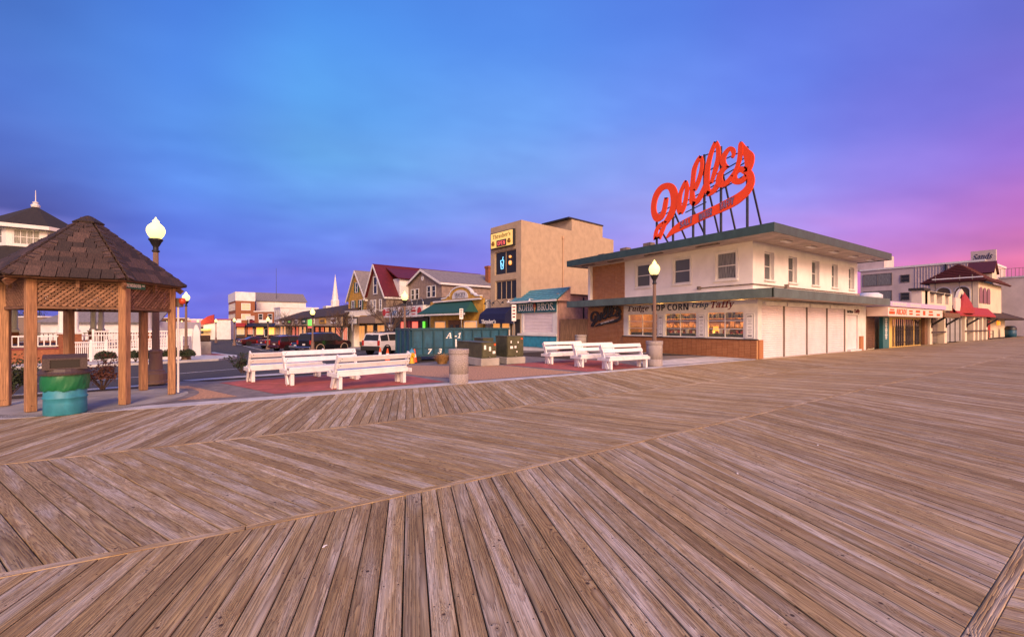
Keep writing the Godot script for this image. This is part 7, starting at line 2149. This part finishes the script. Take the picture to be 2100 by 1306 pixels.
	for k in 8:
		var a0 := PI * k / 8.0
		var a1 := PI * (k + 1) / 8.0
		for j in 4:
			var r0 := 2.1 * (1.0 - pow(j / 4.0, 1.6))
			var r1 := 2.1 * (1.0 - pow((j + 1) / 4.0, 1.6))
			var y0 := 2.6 + 2.0 * j / 4.0
			var y1 := 2.6 + 2.0 * (j + 1) / 4.0
			quad(s, Vector3(10.9 - cos(a0) * r0, y0, 0.3 + sin(a0) * r0 * 0.3), Vector3(10.9 - cos(a1) * r0, y0, 0.3 + sin(a1) * r0 * 0.3), Vector3(10.9 - cos(a1) * r1, y1, 0.3 + sin(a1) * r1 * 0.3), Vector3(10.9 - cos(a0) * r1, y1, 0.3 + sin(a0) * r1 * 0.3))
	obj("shell_peak", s, M.red_awning, t)
	s = st(); plate(s, PackedVector2Array([Vector2(8.4, 2.9), Vector2(14.4, 2.9), Vector2(13.0, 3.5), Vector2(11.8, 4.6), Vector2(10.9, 4.9), Vector2(10.0, 4.6), Vector2(9.0, 3.6)]), Transform3D(Basis.IDENTITY, Vector3(0, 0, -0.05)), 0.2); obj("scalloped_gable", s, M.cream_warm, t)

	# the tower with the tiled roof: its wide face looks towards the plaza
	t = thing("tiled_tower", "cream tower with arched openings and dark red tiled roof", "tower", w(69.9, 11.0, 0))
	var L := Transform3D(Basis(Vector3(0, 0, 1), Vector3.UP, Vector3(-1, 0, 0)), Vector3(0, 0, -4.0))
	var hp := func(x: float) -> PackedVector2Array:
		var q := PackedVector2Array([Vector2(x - 0.62, 3.9), Vector2(x + 0.62, 3.9)])
		for k in 9: q.append(Vector2(x + cos(PI * k / 8.0) * 0.62, 5.4 + sin(PI * k / 8.0) * 0.55))
		return q
	s = st(); wall(s, L, 0.0, 2.2, 4.0, 6.55, 0.3, []); obj("wall", s, M.cream_warm, t)
	for x in [1.2, 2.75]:
		s = st(); plate(s, hp.call(x), L.translated_local(Vector3(0, 0, 0.0)), 0.02); var ar := obj("arched_opening", s, M.arch_dark, t)
		s = st()
		var q: PackedVector2Array = hp.call(x)
		for i in range(1, q.size() - 1): bar(s, L * Vector3(q[i].x, q[i].y, 0.05), L * Vector3(q[i + 1].x, q[i + 1].y, 0.05), 0.1, 0.1)
		obj("arch_moulding", s, M.trim, ar)
	s = st(); box(s, Vector3(6.5, 4.3, -2.0), Vector3(12.9, 4.4, 3.94)); obj("body", s, M.cream_warm, t)
	for x in [1.2, 3.2, 5.2]:
		s = st(); plate(s, hp.call(0.0), Transform3D(Basis.from_scale(Vector3(1.3, 0.9, 1)), Vector3(x, 0.5, 0.0)), 0.03); obj("arched_window", s, M.glassdark, t)
	var e0 := [Vector3(-0.7, 6.5, 0.7), Vector3(13.7, 6.5, 0.7), Vector3(13.7, 6.5, -4.7), Vector3(-0.7, 6.5, -4.7)]
	var r0 := Vector3(2.0, 8.75, -2.0)
	var r1 := Vector3(11.5, 8.75, -2.0)
	slab_roof("tile_roof", t, M.tileroof, e0[3], e0[0], r0 + Vector3(0.01, 0, 0.01), r0)
	slab_roof("tile_roof", t, M.tileroof, e0[0], e0[1], r1, r0)
	slab_roof("tile_roof", t, M.tileroof, e0[2], e0[3], r0, r1)
	s = st()
	for k in 11:
		var f := k / 11.0
		var a: Vector3 = e0[3].lerp(r0, f) + Vector3(-0.02, 0.05, 0)
		var b: Vector3 = e0[0].lerp(r0, f) + Vector3(-0.02, 0.05, 0)
		bar(s, a, b, 0.1, 0.06)
		bar(s, e0[0].lerp(r0, f) + Vector3(0, 0.05, 0.02), e0[1].lerp(r1, f) + Vector3(0, 0.05, 0.02), 0.1, 0.06)
	obj("tile_course", s, M.tileroof, t)
	s = st(); bar(s, Vector3(-0.95, 6.85, 0.5), Vector3(-0.95, 6.85, -3.6), 0.06, 0.12); obj("gutter", s, M.trim, t)
	for z in [-3.4, -1.4, -0.4]:
		s = st(); tube(s, Vector3(-0.5, 3.4, z), Vector3(-0.5, 7.2, z), 0.05, 0.05, 6); obj("flag_pole", s, M.metalgrey, t)
	s = st(); plate(s, PackedVector2Array([Vector2(-1.3, 7.0), Vector2(1.3, 7.0), Vector2(1.3, 8.0), Vector2(0, 9.2), Vector2(-1.3, 8.0)]), Transform3D(Basis.IDENTITY, Vector3(8.5, 0, -1.2)), 1.2); obj("roof_dormer", s, M.cream_warm, t)
	slab_roof("dormer_roof", t, M.tileroof, Vector3(6.9, 7.9, 0.2), Vector3(8.5, 9.4, 0.2), Vector3(8.5, 9.4, -2.2), Vector3(6.9, 7.9, -2.2))
	slab_roof("dormer_roof", t, M.tileroof, Vector3(10.1, 7.9, 0.2), Vector3(10.1, 7.9, -2.2), Vector3(8.5, 9.4, -2.2), Vector3(8.5, 9.4, 0.2))

	t = thing("hotel", "large grey brown hotel block behind the boardwalk shops", "building", w(95, 29.5, 0), deg_to_rad(-90))
	s = st(); box(s, Vector3(7.6, 5.4, -8), Vector3(15.2, 11.6, 16)); obj("wall", s, M.hotel, t)
	s = st(); box(s, Vector3(7.6, 11.3, -8), Vector3(15.4, 0.3, 16.3)); obj("roof_edge", s, M.trim, t)
	for y in [5.4, 8.4]:
		window(t, Transform3D.IDENTITY, 0.4, y, 4.0, 2.1, 2, 1, M.metalgrey, M.curtain, 0.1, -0.05)
		window(t, Transform3D.IDENTITY, 5.5, y + 0.3, 1.2, 1.3, 1, 2, M.metalgrey, M.glassdark, 0.1, -0.05)
	for k in 22:
		s = st(); box(s, Vector3(7.4 + 0.35 * k, 5.6, 0.03), Vector3(0.05, 11, 0.06)); obj("cladding_rib", s, M.hotel, t)
	s = st(); box(s, Vector3(11.0, 5.5, 0.12), Vector3(0.18, 11.4, 0.2)); obj("downpipe", s, M.dark, t)
	s = st(); box(s, Vector3(1.2, 12.6, -3.0), Vector3(4.0, 2.6, 5.0)); obj("stair_head", s, M.hotel, t)
	s = st(); box(s, Vector3(15.6, 5.2, 0.5), Vector3(1.0, 10.4, 0.6)); var gs := obj("stair_glass", s, M.glass_teal, t)
	for k in 5:
		s = st(); box(s, Vector3(15.6, 1.5 + 2.0 * k, 0.82), Vector3(1.04, 0.14, 0.06)); obj("glazing_bar", s, M.metalgrey, gs)
	s = st(); box(s, Vector3(15.0, 11.6, -0.5), Vector3(2.6, 2.4, 0.6)); var lb := obj("name_board", s, M.hotel, t)
	words(lb, "Sands", M.navy, Vector3(15.0, 11.9, -0.18), 0.9, 1.9, "Droid Serif", 400, true, Basis.IDENTITY, 0.06)
	t = thing("hotel_wing", "lower tan hotel wing at the right edge", "building", w(95.3, 13.0, 0), deg_to_rad(-90))
	s = st(); box(s, Vector3(2.2, 4.2, -8), Vector3(4.4, 8.6, 15)); obj("wall", s, M.hotel_tan, t)
	s = st(); box(s, Vector3(2.2, 8.55, -8), Vector3(4.6, 0.2, 15.2)); obj("roof_edge", s, M.trim, t)
	s = st()
	for k in 12: box(s, Vector3(0.2 + 0.36 * k, 9.2, -0.2), Vector3(0.04, 1.2, 0.04))
	box(s, Vector3(2.2, 9.8, -0.2), Vector3(4.4, 0.05, 0.05)); obj("roof_railing", s, M.metalgrey, t)

	t = thing("brown_roof_kiosk", "tan kiosk with wide brown hipped roof and red door at the far right", "kiosk", w(68.5, 11.2, 0))
	s = st(); box(s, Vector3(9.0, 1.2, -2.5), Vector3(18.0, 2.5, 5.0)); obj("wall", s, M.cream_warm, t)
	var ke := [Vector3(-2.0, 2.3, 1.6), Vector3(21.0, 2.3, 1.6), Vector3(21.0, 2.3, -6.5), Vector3(-2.0, 2.3, -6.5)]
	slab_roof("roof", t, M.roof_brown, ke[3], ke[0], Vector3(3.0, 4.3, -2.4), Vector3(3.0, 4.3, -2.5))
	slab_roof("roof", t, M.roof_brown, ke[0], ke[1], Vector3(15.0, 4.3, -2.4), Vector3(3.0, 4.3, -2.4))
	slab_roof("roof", t, M.roof_brown, ke[1], ke[2], Vector3(15.0, 4.3, -2.5), Vector3(15.0, 4.3, -2.4))
	s = st(); box(s, Vector3(6.7, 1.1, 0.03), Vector3(3.4, 2.2, 0.1)); obj("red_door", s, M.red_ink, t)
	s = st(); box(s, Vector3(13.2, 1.75, 0.1), Vector3(1.0, 0.5, 0.16)); obj("wall_lamp", s, M.amber_glow, t)
	s = st()
	for x in [-0.5, 1.8, 4.2]: box(s, Vector3(x, 0.45, 0.9), Vector3(0.1, 0.95, 0.1))
	for y in [0.5, 0.9]: box(s, Vector3(1.8, y, 0.9), Vector3(4.8, 0.07, 0.05))
	obj("barrier_rail", s, M.metalgrey, t)
	var b := thing("blue_barrel", "small blue litter barrel before the far right kiosk", "trash can", w(82.5, 10.2, 0))
	s = st(true); lathe(s, [[0.0, 0.0], [0.5, 0.0], [0.52, 0.9], [0.0, 0.95]], 16); obj("drum", s, M.bin, b)
	s = st(true); lathe(s, [[0.55, 0.9], [0.52, 1.2], [0.35, 1.4], [0.0, 1.42]], 16); obj("lid", s, M.dark, b)

# ---------------------------------------------------------------- everything
func _ready() -> void:
	rng.seed = 77
	var cam := Camera3D.new()
	cam.name = "camera"
	add_child(cam)
	cam.position = Vector3(0, 1.55, 0)
	cam.rotation.y = deg_to_rad(-33.5)
	cam.projection = Camera3D.PROJECTION_FRUSTUM
	cam.near = 0.05
	cam.far = 3000.0
	cam.size = 0.05 * 1306.0 / 876.0
	cam.frustum_offset = Vector2(0, 0.05 * 13.0 / 876.0)
	cam.current = true

	var env := WorldEnvironment.new()
	env.name = "environment"
	var e := Environment.new()
	e.background_mode = Environment.BG_SKY
	var sky := Sky.new()
	var pm := PanoramaSkyMaterial.new()
	pm.panorama = sky_texture()
	sky.sky_material = pm
	e.sky = sky
	e.tonemap_mode = Environment.TONE_MAPPER_LINEAR
	e.tonemap_exposure = 1.0
	e.sdfgi_enabled = true
	e.ssao_enabled = true
	e.ssil_enabled = true
	env.environment = e
	add_child(env)

	var sun := DirectionalLight3D.new()      # the glow of the coming sun over the sea, behind and to the right
	sun.name = "sun"
	sun.light_color = Color(1.0, 0.83, 0.66)
	sun.light_energy = 1.35
	sun.light_angular_distance = 24.0
	sun.shadow_enabled = true
	add_child(sun)
	sun.look_at_from_position(Vector3.ZERO, -Vector3(-0.26, 0.48, 0.84), Vector3.UP)

	make_materials()
	more_materials()
	ground()
	boardwalk()
	corner_shop()
	ice_cream_stand()
	tower_building()
	avenue_shops()
	far_avenue()
	arcade_row()
	bandstand()
	gazebo()
	rooftop_sign()
	dumpster()
	vehicles()
	trash_barrel()
	small_things()
	bare_tree("leafless street tree before the red roofed house", w(11.8, 37.2, gh(37.2)), 5.6, 31)
	bare_tree("leafless street tree before the right end of the shop row", w(12.4, 60.5, gh(60.5)), 6.0, 32)
	bare_tree("leafless street tree before the left end of the shop row", w(9.0, 84.0, -1.6), 6.4, 33)
	bare_tree("leafless treetop behind the middle of the shop row", w(22.0, 92.0, -1.6), 10.0, 34)
	bare_tree("leafless treetop behind the right part of the shop row", w(23.0, 80.0, -1.6), 9.6, 35)
	for k in 6:
		leafy_tree(["dark tree far left of the radio mast", "second dark tree far left of the radio mast", "dark tree at the foot of the radio mast", "dark tree right of the radio mast", "dark tree seen through the shelter's left bay", "dark tree behind the far brown shop"][k], w([-62.0, -54.0, -70.0, -36.0, -44.0, -40.0][k], [190.0, 200.0, 250.0, 230.0, 92.0, 130.0][k], -1.6), [8.5, 7.0, 8.0, 7.0, 4.5, 6.5][k], [5.0, 4.0, 7.0, 6.0, 2.2, 3.6][k], 50 + k)

func more_materials() -> void:
	M.lamp_post = mat(lin(0.27, 0.17, 0.13), 0.7, "fine", 2.0, 0.2)
	M.globe = glow(Color(1.0, 0.88, 0.47), 2.6)
	M.hyd_yellow = mat(lin(0.7, 0.42, 0.02), 0.4)
	M.leaf_dark = mat(lin(0.03, 0.045, 0.02), 0.8)
	M.leaf_red = mat(lin(0.16, 0.06, 0.04), 0.8)
	M.maroon_ink = mat(lin(0.06, 0.01, 0.03), 0.6)
	M.blue_ink = mat(lin(0.012, 0.05, 0.13), 0.6)
	M.room_wall = mat(lin(0.32, 0.17, 0.07), 0.8, "blotch", 0.5)
	M.room_glow = glow(Color(1.0, 0.8, 0.5), 3.0)
	M.yellow_glow = glow(Color(1.0, 0.62, 0.1), 2.0)
	M.black_sign = mat(lin(0.012, 0.012, 0.02), 0.5)
	M.teal_fascia = mat(lin(0.04, 0.088, 0.092), 0.5, "wear", 0.25)
	M.sign_ink = mat(lin(0.25, 0.16, 0.3), 0.5)
	M.sign_edge = mat(lin(0.03, 0.05, 0.13), 0.5)
	M.sign_teal = mat(lin(0.012, 0.12, 0.17), 0.5, "blotch", 0.5)
	M.ice = mat(lin(0.3, 0.08, 0.06), 0.5)
	M.pinkwall = mat(lin(0.62, 0.36, 0.3), 0.8, "wear", 0.2)
	M.stucco_dark = mat(lin(0.5, 0.32, 0.2), 0.8)
	M.yellow_sign = glow(Color(1.0, 0.74, 0.16), 1.0)
	M.sign_brown = mat(lin(0.16, 0.07, 0.01), 0.6)
	M.red_led = glow(Color(1.0, 0.1, 0.03), 1.4)
	M.neon_cyan = glow(Color(0.3, 0.8, 1.0), 2.0)
	M.amber_glow = glow(Color(1.0, 0.55, 0.05), 1.6)
	M.glasspale = mat(lin(0.1, 0.11, 0.125), 0.12)
	M.amber_dim = glow(Color(1.0, 0.62, 0.25), 0.85)
	M.orange_dim = glow(Color(1.0, 0.40, 0.1), 0.7)
	M.orange_glow = glow(Color(1.0, 0.3, 0.03), 1.1)
	M.neon_green = glow(Color(0.35, 1.0, 0.12), 1.0)
	M.neon_red = glow(Color(1.0, 0.12, 0.05), 1.0)
	M.neon_pink = glow(Color(1.0, 0.15, 0.45), 1.0)
	M.pink_glow = glow(Color(1.0, 0.3, 0.45), 0.6)
	M.marquee = glow(Color(1.0, 0.72, 0.08), 1.4)
	M.signpale = mat(lin(0.62, 0.6, 0.62), 0.5)
	M.sign_blue = mat(lin(0.01, 0.16, 0.45), 0.5)
	M.red_ink = mat(lin(0.42, 0.015, 0.015), 0.5)
	M.roof_brown = mat(lin(0.1, 0.055, 0.04), 0.9, "shingle", 1.6, 0.4)
	M.tail = mat(lin(0.35, 0.015, 0.012), 0.25)
	M.tan_trim = mat(lin(0.4, 0.3, 0.22), 0.4)
	M.bin_dark = mat(lin(0.008, 0.07, 0.11), 0.5, "wear", 0.4)
	M.shutter_dark = mat(lin(0.2, 0.1, 0.07), 0.35, "wear", 0.4)
	M.blue_teal = mat(lin(0.02, 0.14, 0.17), 0.5)
	M.yellow_pale = mat(lin(0.72, 0.48, 0.14), 0.6)
	M.amber_reflect = mat(lin(0.3, 0.24, 0.2), 0.06, "", 1.0, 0.0, 0.7)
	M.sign_peach = mat(lin(0.8, 0.62, 0.55), 0.5)
	M.sign_lilac = mat(lin(0.5, 0.42, 0.62), 0.5)
	M.arch_dark = mat(lin(0.12, 0.08, 0.05), 0.7)
	M.cream_warm = mat(lin(0.80, 0.66, 0.50), 0.8, "soft", 0.11)
	M.hotel = mat(lin(0.62, 0.5, 0.48), 0.8, "soft", 0.1)
	M.hotel_tan = mat(lin(0.68, 0.56, 0.5), 0.8, "soft", 0.1)
	M.glass_teal = mat(lin(0.03, 0.07, 0.08), 0.1)
